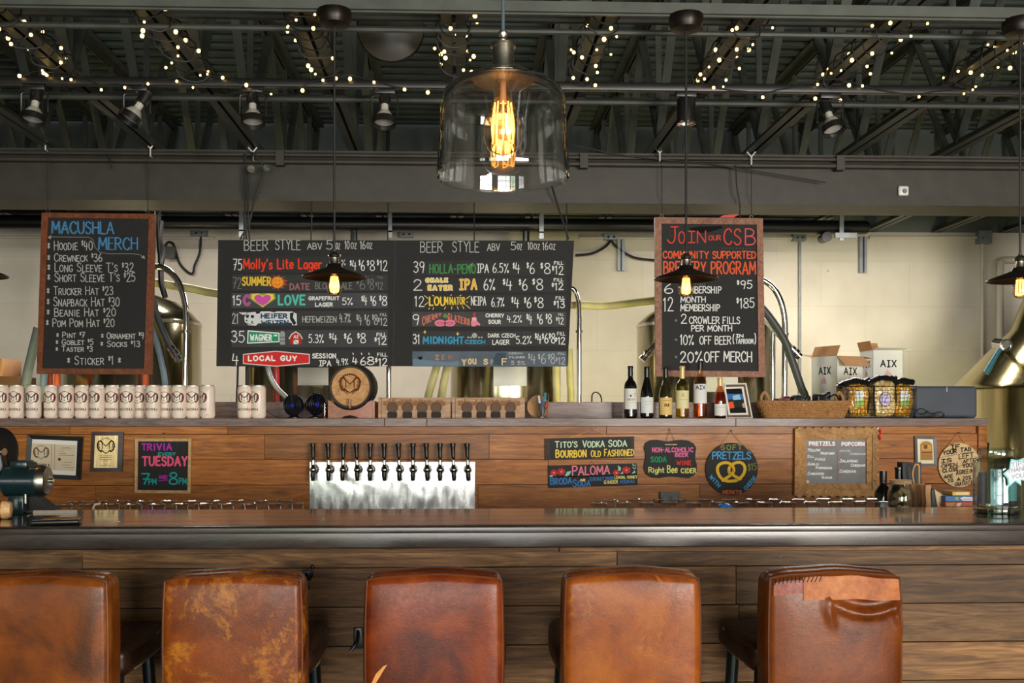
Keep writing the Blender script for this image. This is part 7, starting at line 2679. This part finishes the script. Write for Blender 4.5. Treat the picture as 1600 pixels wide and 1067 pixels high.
pipe('brew_hose', 'right one of two slanting beige hoses under the menu board', [(705, 545), (698, 575), (689, 625), (686, 680), (686, 960)], 6.85, 0.026, M_hose, 'hose')
pipe('brew_hose', 'left one of two upright beige hoses beside the straight steel pipe', [(869, 545), (869, 600), (870, 640), (870, 960)], 6.85, 0.024, M_hose, 'hose', None, 4)
pipe('brew_hose', 'right one of two upright beige hoses beside the straight steel pipe', [(889, 545), (891, 600), (892, 640), (892, 960)], 6.85, 0.024, M_hose, 'hose', None, 4)
t_ = pipe('brew_hose', 'dark hose with silver coupling right of the left chalkboard', [(240, 470), (246, 495), (256, 520), (266, 540), (276, 556), (281, 566), (281, 640), (281, 960)][:6], 6.78, 0.022, M_hosed, 'hose')
for q, r in (((268, 545), 0.028), ((273, 552), 0.032), ((278, 560), 0.026)):
    a = W(q[0], q[1], 6.78)
    MB().cyl(a + Vector((-0.008, 0, 0.012)), a + Vector((0.008, 0, -0.012)), r, None, 14).build('coupling', M_chrome, t_, label='silver coupling')
t_ = pipe('brew_hose', 'silver hose with coupling slanting out from the right chalkboard', [(1180, 480), (1194, 497), (1215, 520), (1235, 543), (1248, 556)], 6.75, 0.022, plain('silver_hose', (168, 172, 170), 0.25, 0.3), 'hose')
for q, r in (((1238, 546), 0.027), ((1243, 551), 0.031), ((1248, 556), 0.025)):
    a = W(q[0], q[1], 6.75)
    MB().cyl(a + Vector((-0.008, 0, 0.008)), a + Vector((0.008, 0, -0.008)), r, None, 14).build('coupling', M_chrome, t_, label='silver coupling')
pipe('brew_hose', 'dark grey hose slanting down into the wicker basket from above', [(1180, 470), (1200, 492), (1225, 530), (1240, 570), (1252, 605), (1258, 620), (1262, 660), (1266, 960)], 6.72, 0.026, M_hosed, 'hose')
t_ = pipe('steel_pipe', 'short silver fitting poking out left of the right chalkboard', [(1062, 500, 7.14), (1040, 520, 6.8), (1022, 541), (1004, 561)], 6.75, 0.020, M_steel, 'pipe', None, 4)
for q in ((1012, 552), (1005, 560)):
    a = W(q[0], q[1], 6.75)
    MB().cyl(a + Vector((-0.008, 0, -0.010)), a + Vector((0.008, 0, 0.010)), 0.028, None, 14).build('coupling', M_chrome, t_)
# black conduit drops behind the menu board
pipe('black_cable', 'thin black cable dropping below the left edge of the menu board', [(372, 560), (371, 600), (370, 660), (370, 900)], 6.6, 0.007, M_cord, 'cable', None, 4, 8)
pipe('black_cable', 'thicker black cable dropping beneath the left part of the menu board', [(386, 560), (386, 600), (386, 660), (386, 900)], 6.6, 0.011, M_cord, 'cable', None, 4, 8)

# papers taped to tanks
for (q, Yp, lab) in ((((465, 574), (513, 574), (513, 602), (465, 602)), 7.155, 'paper sheet taped to the tank left of the barrel'), (((771, 573), (823, 573), (823, 603), (771, 603)), 7.182, 'bright white sheet taped to the tank above the right flight rack'),
                     (((1103, 586), (1153, 586), (1153, 612), (1103, 612)), 7.094, 'white sheet on the tank behind the short pink bottle')):
    q = list(q)
    o = slab(MB(), q, Yp, Yp + 0.003).build('paper_sheet', M_paper, None, W(q[0][0], q[3][1], Yp))
    tag(o, lab, 'paper')

# low store behind the back bar carrying the cartons
ST_Z = 1.40
a, b = W(1255, 640, 6.9), W(1440, 640, 6.9)
t_ = thing('storage_cabinet', 'plain store cabinet behind the back bar that carries the white cartons', 'cabinet', ((a.x + b.x) / 2, 6.95, 0))
MB().bounds(a.x, b.x, 6.62, 7.25, 0.05, ST_Z, 0.004).build('body', M_galv, t_)
MB().bounds(a.x + 0.03, b.x - 0.03, 6.66, 7.21, 0.0, 0.05).build('plinth', M_black, t_)
M_carton = plain('white_carton', (214, 214, 210), 0.75, 0, 0.02)
for (px, py, Yc, rz, w, dpt, lab, flaps) in ((1302, 557.5, 6.78, 0.42, 0.23, 0.23, 'open white wine carton with hanging brown flap, left of the pair', 1), (1366, 548, 7.0, 0.05, 0.215, 0.2, 'taller white wine carton with raised flaps, right of the pair', 2)):
    ztop = EYE + (HY - py) / PPM(px, Yc)
    p = W(px + (6 if flaps == 1 else 11), 640, Yc)
    t_ = thing('wine_carton', lab, 'carton', (p.x, Yc, ST_Z), 'white cartons behind the shelf')
    m4 = Matrix.Translation(Vector((p.x, Yc, 0))) @ Matrix.Rotation(rz, 4, 'Z')
    f = lambda x, y, z: m4 @ Vector((x, y, z))
    hx, hy = w / 2, dpt / 2
    th = 0.004
    mb = MB()
    for (x0, x1, y0, y1) in ((-hx, hx, -hy, -hy + th), (-hx, hx, hy - th, hy), (-hx, -hx + th, -hy, hy), (hx - th, hx, -hy, hy)):
        mb.mesh([f(x, y, z) for z in (ST_Z + 0.001, ztop) for x, y in ((x0, y0), (x1, y0), (x1, y1), (x0, y1))], [[0, 1, 2, 3], [7, 6, 5, 4], [0, 4, 5, 1], [1, 5, 6, 2], [2, 6, 7, 3], [3, 7, 4, 0]])
    mb.mesh([f(x, y, ST_Z + 0.004) for x, y in ((-hx, -hy), (hx, -hy), (hx, hy), (-hx, hy))], [[0, 1, 2, 3]])
    mb.build('box', M_carton, t_)

    def flap(e0, e1, out, up, L, m, lab=None):
        """flap hinged on the top edge e0-e1"""
        a, b = Vector((*e0, ztop)), Vector((*e1, ztop))
        d = Vector((out[0], out[1], up)).normalized() * L
        n = (b - a).cross(d).normalized() * 0.003
        v = [a, b, b + d, a + d]
        MB().mesh([m4 @ q for q in v] + [m4 @ (q + n) for q in v], [[0, 1, 2, 3], [7, 6, 5, 4], [0, 4, 5, 1], [1, 5, 6, 2], [2, 6, 7, 3], [3, 7, 4, 0]]).build('flap', m, t_, label=lab)
    if flaps == 1:
        flap((-hx, -hy), (hx, -hy), (0, -1), -0.9, 0.10, M_card, 'brown inner side of the flap hanging down')
        flap((-hx, hy), (-hx, -hy), (0.45, 0.0), 1.0, 0.075, M_card, 'brown upright flap')
        flap((hx, -hy), (hx, hy), (1, 0), -0.1, 0.09, M_card)
        flap((hx, hy), (-hx, hy), (0, 1), 0.25, 0.09, M_card)
    else:
        flap((-hx, -hy), (hx, -hy), (0, -1), 0.15, 0.08, M_carton)
        flap((-hx, hy), (-hx, -hy), (-0.3, 0), 1.0, 0.065, M_card, 'pale brown upright flap')
        flap((hx * 0.3, hy), (-hx * 0.7, hy), (0, 0.5), 1.0, 0.07, M_card)
        flap((hx, -hy), (hx, hy), (1, 0), 0.1, 0.08, M_carton)
    d = Draw(lambda x, y, l: f(x, -hy - 0.0005 * l, ztop - y))
    d.text((24, 24, 28), 'A!X', -0.055, 0.06, 0.118 if flaps == 2 else 0.125, 0.068 if flaps == 2 else 0.075, 0.0085, gap=0.3)
    for j in range(5):
        d.stroke((214, 120, 124), [(-0.02 + j * 0.009, 0.18), (-0.02 + j * 0.009, 0.155 - 0.012 * (2 - abs(j - 2)))], 0.004)
    d.build(t_)
    d = Draw(lambda x, y, l: f(-hx - 0.0005 * l, -x, ztop - y))
    d.text((24, 24, 28), 'A!X', -0.05, 0.06, 0.12, 0.07, 0.0085, gap=0.3)
    for j in range(5):
        d.stroke((200, 116, 120), [(-0.02 + j * 0.009, 0.18), (-0.02 + j * 0.009, 0.155 - 0.012 * (2 - abs(j - 2)))], 0.004)
    d.build(t_)
# plain carton far left
Yc = 6.8
a, b = W(-40, 590, Yc), W(27, 590, Yc)
t_ = thing('store_shelf', 'plain grey store stand hidden behind the long row of cans', 'stand', ((a.x + b.x) / 2, Yc + 0.15, 0))
MB().bounds(a.x - 0.05, b.x + 0.05, Yc - 0.02, Yc + 0.36, 0, ST_Z).build('body', M_galv, t_)
t_ = thing('brown_carton', 'plain brown cardboard box behind the cans at the far left', 'carton', ((a.x + b.x) / 2, Yc + 0.15, ST_Z))
z0, z1 = EYE + (HY - 588) / PPM(0, Yc), EYE + (HY - 560) / PPM(0, Yc)
MB().bounds(a.x, b.x, Yc, Yc + 0.3, ST_Z, z0, 0.003).build('box', plain('dark_cardboard', (112, 78, 48), 0.85), t_)
MB().bounds(a.x, W(3, 590, Yc).x, Yc, Yc + 0.3, z0, z1, 0.003).build('inner_box', M_card, t_)
# steel loop handle behind the shelf
p = W(932, 620, 6.5)
t_ = thing('hose_loop', 'small dark wire loop standing behind the shelf left of the bottles', 'wire loop', (p.x, 6.5, 0))
MB().tube([(p.x - 0.03, 6.5, 0.0), (p.x - 0.03, 6.5, p.z), (p.x - 0.026, 6.5, p.z + 0.018), (p.x - 0.012, 6.5, p.z + 0.03), (p.x + 0.006, 6.5, p.z + 0.028), (p.x + 0.024, 6.5, p.z + 0.012), (p.x + 0.032, 6.5, p.z - 0.01), (p.x + 0.034, 6.5, 0.0)], 0.005, 6).build('loop', M_hosed, t_)
# ---------------------------------------------------------------- things on the bar top
# smartphone
p = W(88, 812, 3.55)
Yp = 3.50
p = Vector((W(88, 812, Yp).x, Yp, BAR_Z))
t_ = thing('smartphone', 'black smartphone lying on the bar top at the left', 'phone', p)
MB().box(p + Vector((0, 0, 0.009)), (0.155, 0.08, 0.016), (0, 0, 0.22), 0.007, 3).build('case', M_black, t_)
MB().box(p + Vector((0, 0, 0.0178)), (0.140, 0.068, 0.0012), (0, 0, 0.22), 0.0004, 1).build('screen', plain('phone_screen', (30, 32, 34), 0.04, 0, 0.02), t_)
# dark green electric motor with flywheel
M_green = plain('dark_green_enamel', (22, 42, 44), 0.25, 0.1, 0.15, coat=0.3)
Ym = 3.86
k = 1 / PPM(45, Ym)
at = lambda px, py, dy=0.0: W(px, py, Ym) + Vector((0, dy, 0))
base = W(45, 797, Ym)
t_ = thing('motor_mill', 'dark green electric motor with black flywheel standing on the left end of the bar', 'machine', (base.x, Ym, BAR_Z))
a, b = at(6, 748), at(62, 753)
zc = EYE + (HY - 751) * k
r = 25 * k
mX = Euler((0, PI / 2, 0)).to_matrix()
Lm = (b - a).length
MB().lathe([(0, 0), (r * 0.8, 0.0), (r, 0.012), (r, Lm - 0.012), (r * 0.98, Lm), (0, Lm)], (a.x, Ym, zc), 36, mX).build('motor_body', M_green, t_)
MB().lathe([(r * 0.99, Lm), (r * 1.0, Lm + 0.012), (r * 0.86, Lm + 0.03), (r * 0.4, Lm + 0.038), (r * 0.15, Lm + 0.038), (r * 0.14, Lm + 0.05), (0, Lm + 0.05)], (a.x, Ym, zc), 36, mX).build('end_bell', steel('cast_bell', (0.42, 0.40, 0.34), 0.3, (1, 1, 1), 0.3), t_, label='worn bare-metal end bell')
q0, q1 = at(21, 719), at(48, 730)
MB().bounds(q0.x, q1.x, Ym - 0.035, Ym + 0.035, zc + r * 0.8, q0.z, 0.006).build('terminal_box', M_green, t_)
for px in (51, 57):
    c = at(px, 729)
    MB().cyl(c, c + Vector((0.004, -0.03, 0.01)), 0.011, None, 10).build('cable_gland', M_chrome, t_)
q0, q1 = at(20, 775), at(44, 797)
MB().bounds(q0.x, q1.x, Ym - 0.045, Ym + 0.05, BAR_Z, zc - r * 0.85, 0.004).build('pedestal', M_green, t_)
slab(MB(), [(45, 774), (58, 776), (70, 786), (86, 797.2), (45, 797.2)], Ym + 0.0, Ym + 0.06).build('base_plate', M_blackmatt, t_)
c = at(47, 780)
MB().cyl(c + Vector((0, -0.04, -0.012)), c + Vector((0, -0.04, 0.022)), 0.005, None, 8).build('bolt', M_chrome, t_)
fw = at(0, 706)
rf = 38 * k
mF = Euler((PI / 2, 0, 0)).to_matrix() @ Euler((0, 1.22, 0)).to_matrix()
MB().lathe([(0, -0.02), (rf * 0.3, -0.02), (rf * 0.85, -0.012), (rf, -0.016), (rf * 1.02, 0.0), (rf, 0.016), (rf * 0.88, 0.012), (rf * 0.3, 0.016), (0, 0.018)], fw + Vector((-0.02, 0.02, 0)), 44, mF).build('flywheel', M_black, t_)
mb = MB()
mb.tube([fw + Vector((-0.02, 0.02, 0)) + mF @ Vector((0, 0, 0.01)), fw + Vector((-0.02, 0.02, 0)) + mF @ Vector((0, 0, 0.035))], 0.014, 12)
mb.build('hub', M_chrome, t_)
MB().tube([fw + Vector((-0.02, 0.03, 0)), Vector((fw.x + 0.0, Ym + 0.03, zc))], 0.022, 10).build('drive_arm', M_black, t_)
# wooden-ended roll at the far left
Yr = 3.66
p = W(4, 790, Yr)
t_ = thing('wooden_cup', 'round pale wooden cup lying at the left edge of the bar', 'wooden cup', (p.x, Yr, BAR_Z))
rr_ = 0.032
MB().lathe([(0, 0), (rr_ * 0.8, 0.0), (rr_, 0.012), (rr_, 0.06), (rr_ * 0.85, 0.075), (0, 0.08)], (p.x - 0.05, Yr, BAR_Z + rr_ + 0.0005), 28, Euler((0, PI / 2, 0.2)).to_matrix()).build('cup', M_pine, t_)
MB().lathe([(rr_ * 1.0, 0.010), (rr_ * 1.015, 0.014), (rr_ * 1.015, 0.042), (rr_ * 1.0, 0.046)], (p.x - 0.05, Yr, BAR_Z + rr_ + 0.0005), 28, Euler((0, PI / 2, 0.2)).to_matrix()).build('band', M_cher, t_)

# big glass tip jar
Yj = 3.77
p = W(1558, 804, Yj)
k = 1 / PPM(1558, Yj)
t_ = thing('tip_jar', 'large glass tip jar with folded bills inside at the right end of the bar', 'jar', (p.x, Yj, BAR_Z))
c = Vector((p.x, Yj, BAR_Z))
H = (803 - 702) * k
R = 35 * k
M_jar = thin_glass('jar_glass', (0.90, 0.95, 0.93, 1), 1.7)
MB().lathe([(0, 0.004), (R * 0.9, 0.0), (R * 0.99, 0.008), (R, 0.02), (R, H * 0.76), (R * 0.95, H * 0.81), (R * 0.80, H * 0.845), (R * 0.76, H * 0.87), (R * 0.76, H * 0.985), (R * 0.80, H), (R * 0.76, H), (R * 0.73, H * 0.98), (R * 0.73, H * 0.87), (R * 0.77, H * 0.84), (R * 0.92, H * 0.80), (R * 0.965, H * 0.75), (R * 0.965, 0.03), (R * 0.85, 0.02), (0, 0.02)], c, 48).build('jar_glass', M_jar, t_, ang=60)
MB().lathe([(0, 0.0015), (R * 0.94, 0.0015), (R * 0.95, 0.008), (R * 0.94, 0.017), (0, 0.017)], c, 48).build('thick_base', thin_glass('jar_base_green', (0.30, 0.42, 0.36, 1), 2.0), t_)
for i, (dx, dy, w_, z0, z1, colr, rz, lab) in enumerate(((-0.012, -0.02, 0.05, 0.03, 0.165, (150, 186, 196), 0.1, 'pale blue folded bill in the tip jar'), (0.026, -0.006, 0.032, 0.025, 0.168, (38, 46, 58), -0.1, 'dark folded bill in the tip jar'), (0.05, -0.012, 0.036, 0.045, 0.145, (34, 120, 122), 0.3, 'teal folded card in the tip jar'), (-0.045, 0.02, 0.03, 0.03, 0.15, (96, 84, 92), -0.5, 'purplish folded bill in the tip jar'), (0.02, 0.03, 0.06, 0.024, 0.12, (196, 186, 160), 0.2, 'cream folded bill at the back of the tip jar'))):
    q = thing('folded_bill', lab, 'banknote', c + Vector((dx, dy, z0)), 'folded bills in the tip jar')
    n = 9
    vs, fs = [], []
    for j in range(n + 1):
        x = -w_ / 2 + w_ * j / n
        yv = 0.006 * math.sin(3.0 * j / n + i)
        ca, sa = math.cos(rz), math.sin(rz)
        for yy in (yv, yv + 0.002):
            for z in (z0, z1):
                vs.append(c + Vector((dx + x * ca - yy * sa, dy + x * sa + yy * ca, z)))
    for j in range(n):
        b_ = 4 * j
        fs += [[b_, b_ + 4, b_ + 5, b_ + 1], [b_ + 2, b_ + 3, b_ + 7, b_ + 6], [b_ + 1, b_ + 5, b_ + 7, b_ + 3], [b_, b_ + 2, b_ + 6, b_ + 4]]
    fs += [[0, 1, 3, 2], [4 * n, 4 * n + 2, 4 * n + 3, 4 * n + 1]]
    MB().mesh(vs, fs).build('paper', plain('bill_paper', colr, 0.6, 0, 0.2), q)
# star-shaped card on the jar
Yk = Yj - R - 0.012
t_ = thing('star_card', 'mint star-shaped paper card taped to the tip jar', 'card', W(1590, 762, Yk))
star = [(1580, 717), (1590, 719), (1600, 715), (1604, 727), (1616, 734), (1606, 744), (1606, 752), (1595, 750), (1596, 759), (1586, 752), (1576, 761), (1574, 748), (1567, 740), (1577, 732), (1578, 724)]
slab(MB(), star, Yk, Yk + 0.002).build('card', plain('mint_card', (120, 190, 186), 0.6), t_)
d = Draw(on_plane(Yk, -1, 0.0005))
inner = [(1589 + (x - 1589) * 0.86, 738 + (y - 738) * 0.86) for x, y in star]
d.poly((206, 224, 222), inner)
d.name = 'lettering'
d.text((150, 110, 150), 'TIPS', 1580, 1602, 731, 723, 0.9, -0.2, layer=2)
d.text((150, 110, 150), 'THANK', 1574, 1604, 740, 733, 0.9, -0.2, layer=2)
d.text((150, 110, 150), 'YOU', 1580, 1600, 749, 742, 0.9, -0.2, layer=2)
d.build(t_)
slab(MB(), [(1582, 722), (1600, 722), (1600, 740), (1582, 740)], Yk + 0.002, Yj - R * 0.98).build('tape_tab', M_paper, t_)

# ---------------------------------------------------------------- things on the working counter, right
Yu = 4.52
zu = UB_Z


def on_counter(px, Y):
    p = W(px, 800, Y)
    return Vector((p.x, Y, zu))


c = on_counter(1380, 4.6)
zt = EYE + (HY - 736) / PPM(1380, 4.6)
t_ = thing('wine_bottle', 'dark wine bottle on the working counter left of the cork jar', 'wine bottle', c)
H, R = zt - zu, 0.038
MB().lathe([(0, 0.002), (R, 0.0), (R, H * 0.6), (R * 0.9, H * 0.66), (R * 0.42, H * 0.75), (R * 0.38, H * 0.8), (R * 0.38, H), (0, H)], c, 28).build('bottle_glass', M_red_b, t_, ang=60)
MB().lathe([(R * 0.42, H * 0.8), (R * 0.42, H + 0.001), (0, H + 0.001)], c, 20).build('capsule', M_blackcap, t_)
c = on_counter(1404.5, 4.62)
zt = EYE + (HY - 730) / PPM(1404, 4.62)
t_ = thing('wine_bottle', 'black-topped wine bottle on the working counter behind the cork jar', 'wine bottle', c)
H = zt - zu
MB().lathe([(0, 0.002), (R, 0.0), (R, H * 0.6), (R * 0.9, H * 0.66), (R * 0.45, H * 0.76), (R * 0.40, H * 0.8), (R * 0.40, H), (0, H)], c, 28).build('bottle_glass', M_red_b, t_, ang=60)
MB().lathe([(R * 0.44, H * 0.8), (R * 0.44, H * 0.95), (R * 0.5, H * 0.96), (R * 0.5, H + 0.001), (0, H + 0.001)], c, 20).build('capsule', M_blackcap, t_)
# cork jar
c = on_counter(1407.5, 4.42)
k = 1 / PPM(1407, 4.42)
H = EYE + (HY - 756) * k - zu
R = 20.5 * k
t_ = thing('cork_jar', 'round glass jar with wooden lid and corks inside, left of the paper bag', 'jar', c)
MB().lathe([(0, 0.003), (R * 0.85, 0.0), (R, 0.015), (R, H * 0.72), (R * 0.93, H * 0.86), (R * 0.78, H * 0.95), (R * 0.76, H), (R * 0.73, H), (R * 0.75, H * 0.94), (R * 0.9, H * 0.85), (R * 0.96, H * 0.71), (R * 0.96, 0.02), (0, 0.010)], c, 36).build('jar_glass', M_jar, t_, ang=60)
MB().lathe([(0, H), (R * 0.74, H), (R * 0.78, H + 0.002), (R * 0.80, H + 0.016), (R * 0.76, H + 0.018), (0, H + 0.018)], c, 32).build('lid', M_pine, t_)
for j in range(14):
    a = j * 2.4
    rr = R * (0.2 + 0.5 * ((j * 37) % 10) / 10)
    q = c + Vector((rr * math.cos(a), rr * math.sin(a), 0.022 + 0.012 * j))
    o = thing('wine_cork', 'wine cork in the wooden-lidded glass jar', 'cork', q, 'corks in the jar')
    v = Vector((math.cos(a * 1.7), math.sin(a * 1.7), 0.5)).normalized() * 0.019
    MB().cyl(q - v, q + v, 0.0105, None, 12).build('cork', plain('cork_wood', (176, 138, 92), 0.8, 0, 0.15), o)
d = Draw(lambda x, y, l: c + Vector(((R + 0.0006) * math.sin((x - 1407) * k / R), -(R + 0.0006) * math.cos((x - 1407) * k / R), EYE + (HY - y) * k - zu)))
d.text((240, 240, 236), 'Corks', 1395, 1411, 793, 788, 0.9)
d.build(t_)
# black gift bag with rope handle and brown paper bag


def paper_bag(name, label, px0, px1, ytop, Y, depth, m, rz=0.0, skew=0.0):
    a, b = W(px0, 800, Y), W(px1, 800, Y)
    z1 = EYE + (HY - ytop) / PPM(px0, Y)
    cx, hw = (a.x + b.x) / 2, (b.x - a.x) / 2
    t_ = thing(name, label, 'bag', (cx, Y + depth / 2, zu))
    vs, fs = [], []
    lv = 6
    for j in range(lv + 1):
        f = j / lv
        z = zu + (z1 - zu) * f
        dp = depth * (1 - 0.55 * f)
        yc = Y + depth / 2
        sx = skew * f
        cor = [(cx - hw + sx, yc - dp / 2), (cx + hw + sx, yc - dp / 2), (cx + hw - 0.012 * f + sx, yc), (cx + hw + sx, yc + dp / 2), (cx - hw + sx, yc + dp / 2), (cx - hw + 0.012 * f + sx, yc)]
        vs += [(x + 0.002 * math.sin(j * 2.1 + i), y, z + (0.004 * math.sin(i * 2) if j == lv else 0)) for i, (x, y) in enumerate(cor)]
    for j in range(lv):
        for i in range(6):
            fs.append([6 * j + i, 6 * j + (i + 1) % 6, 6 * j + 6 + (i + 1) % 6, 6 * j + 6 + i])
    fs.append([0, 1, 2, 3, 4, 5])
    MB().mesh(vs, fs).build('bag_body', m, t_, ang=20)
    return t_, cx, hw, z1


t_, cx, hw, z1 = paper_bag('gift_bag', 'black paper gift bag with cord handle behind the brown bag', 1415, 1444, 724, 4.56, 0.12, plain('black_paper', (20, 20, 21), 0.6), 0, 0.0)
pp = [W(1428, 755, 4.55), W(1426, 740, 4.55), W(1429, 728, 4.54), W(1433, 725.5, 4.54), W(1436, 730, 4.54), W(1436, 758, 4.55)]
MB().tube(smooth_path(pp, 5), 0.0035, 6).build('cord_handle', plain('twine', (196, 150, 96), 0.8), t_)
paper_bag('paper_bag', 'brown paper bag standing right of the cork jar', 1420, 1452, 757, 4.40, 0.10, plain('kraft_paper', (140, 98, 66), 0.85, 0, 0.1), 0, -0.01)
t_, cx, hw, z1 = paper_bag('paper_bag', 'folded kraft bag edge-on beside the tilted dark book', 1447, 1455, 759, 4.34, 0.06, plain('light_kraft', (186, 140, 100), 0.85, 0, 0.1), 0, 0.006)
# tilted books and game boxes


def block(name, label, cat, q, Y, d, m, group=None, pages=None, at_z=None):
    """box-shaped thing whose front is pixel quad q"""
    xs = [p[0] for p in q]
    o = thing(name, label, cat, W(sum(xs) / 4, max(p[1] for p in q), Y), group)
    mb = slab(MB(), q, Y, Y + d)
    bmesh.ops.bevel(mb.bm, geom=mb.bm.edges[:], offset=0.002, segments=1, affect='EDGES')
    mb.build('cover', m, o)
    return o


M_bk = plain('dark_green_cover', (24, 34, 28), 0.5)
zb = HY + (EYE - zu) * PPM(1460, 4.4)
o = block('book', 'dark upright book leaning right, with green edge lettering', 'book', [(1455, 765), (1459, 763), (1470, zb), (1456, zb)], 4.42, 0.16, M_bk, 'books on the working counter')
o = block('book', 'cream upright book leaning beside the dark book', 'book', [(1460, 764), (1475, 774.5), (1477, zb), (1471, zb)], 4.44, 0.15, plain('cream_cover', (214, 186, 140), 0.6), 'books on the working counter')
zb = HY + (EYE - zu) * PPM(1500, 4.4)
ys = [zb, 808, 800, 791.5, 784, 774.5, 767.5]
spec = [('board_game', 'brown game box at the bottom of the stack right of the books', (110, 80, 60), 1477, 1530, 'board game'), ('board_game', 'dark game box second from the bottom of the stack', (60, 60, 70), 1478, 1528, 'board game'), ('board_game', 'tan game box in the middle of the stack', (186, 150, 100), 1478, 1526, 'board game'),
        ('board_game', 'orange and tan game box under the blue one', (206, 100, 60), 1477, 1526, 'board game'), ('board_game', 'blue game box with white cloud-shaped patch', (46, 108, 176), 1477, 1527, 'board game'), ('card_box', 'small yellow card box on top of the blue game box', (222, 170, 70), 1488, 1516, 'card box')]
for i, (nm, lab, colr, x0, x1, cat) in enumerate(spec):
    y0, y1 = ys[i + 1], ys[i]
    o = block(nm, lab, cat, [(x0, y0 + 0.4), (x1, y0 + 0.4), (x1, y1), (x0, y1)], 4.38 + 0.006 * i, 0.2 if i < 5 else 0.1, plain('game_' + str(i), colr, 0.45, 0, 0.08), 'game boxes in the stack')
    d = Draw(on_plane(4.38 + 0.006 * i, -1, 0.0006))
    d.name = 'box_print'
    if i == 4:
        d.poly((232, 236, 240), [(1500, 778), (1506, 776), (1524, 777), (1526, 780), (1522, 782.5), (1504, 782)])
        d.disc((150, 190, 90), 1495, 779, 3.2, 2.8)
        d.stroke((196, 90, 110), [(1505, 779.5), (1522, 779.5)], 0.9, 2)
    if i == 3:
        d.poly((236, 232, 226), [(1496, 786), (1502, 785.5), (1500, 791), (1494, 791)])
        d.poly((196, 160, 110), [(1479, 786), (1492, 785), (1489, 791), (1480, 791)])
    if i == 5:
        d.poly((240, 226, 180), [(1493, 769.5), (1514, 769.5), (1513, 772.5), (1493, 772.5)])
    d.build(o)
# blue cap among the glasses and small grey pot
c = on_counter(1132, 4.16)
t_ = thing('blue_cup', 'bright blue rounded cup among the drying glasses under the round pretzel sign', 'cup', c)
MB().lathe([(0.04, 0.0), (0.042, 0.10), (0.034, 0.135), (0.018, 0.148), (0, 0.151)], c, 24).build('cup', plain('bright_blue_plastic', (42, 120, 196), 0.25), t_, ang=70)
c = on_counter(1379, 4.3)
t_ = thing('grey_tin', 'small grey square tin among the drying glasses by the dark bottle', 'tin', c)
zt = EYE + (HY - 784) / PPM(1379, 4.3)
MB().bounds(c.x - 0.018, c.x + 0.018, c.y - 0.018, c.y + 0.018, zu, zt, 0.003).build('tin', plain('grey_tin_paint', (130, 140, 146), 0.4), t_)
# drinking straw bent out of the left glasses
c = on_counter(150, 4.24)
t_ = thing('drinking_straw', 'pale bent straw sticking up among the glasses left of the trivia sign', 'straw', c)
MB().tube([c + Vector((0, -0.06, 0.0)), W(146, 792, 4.18), W(149, 788, 4.18), W(157, 786.5, 4.18)], 0.0045, 8).build('straw', plain('pale_straw', (214, 190, 160), 0.5), t_)
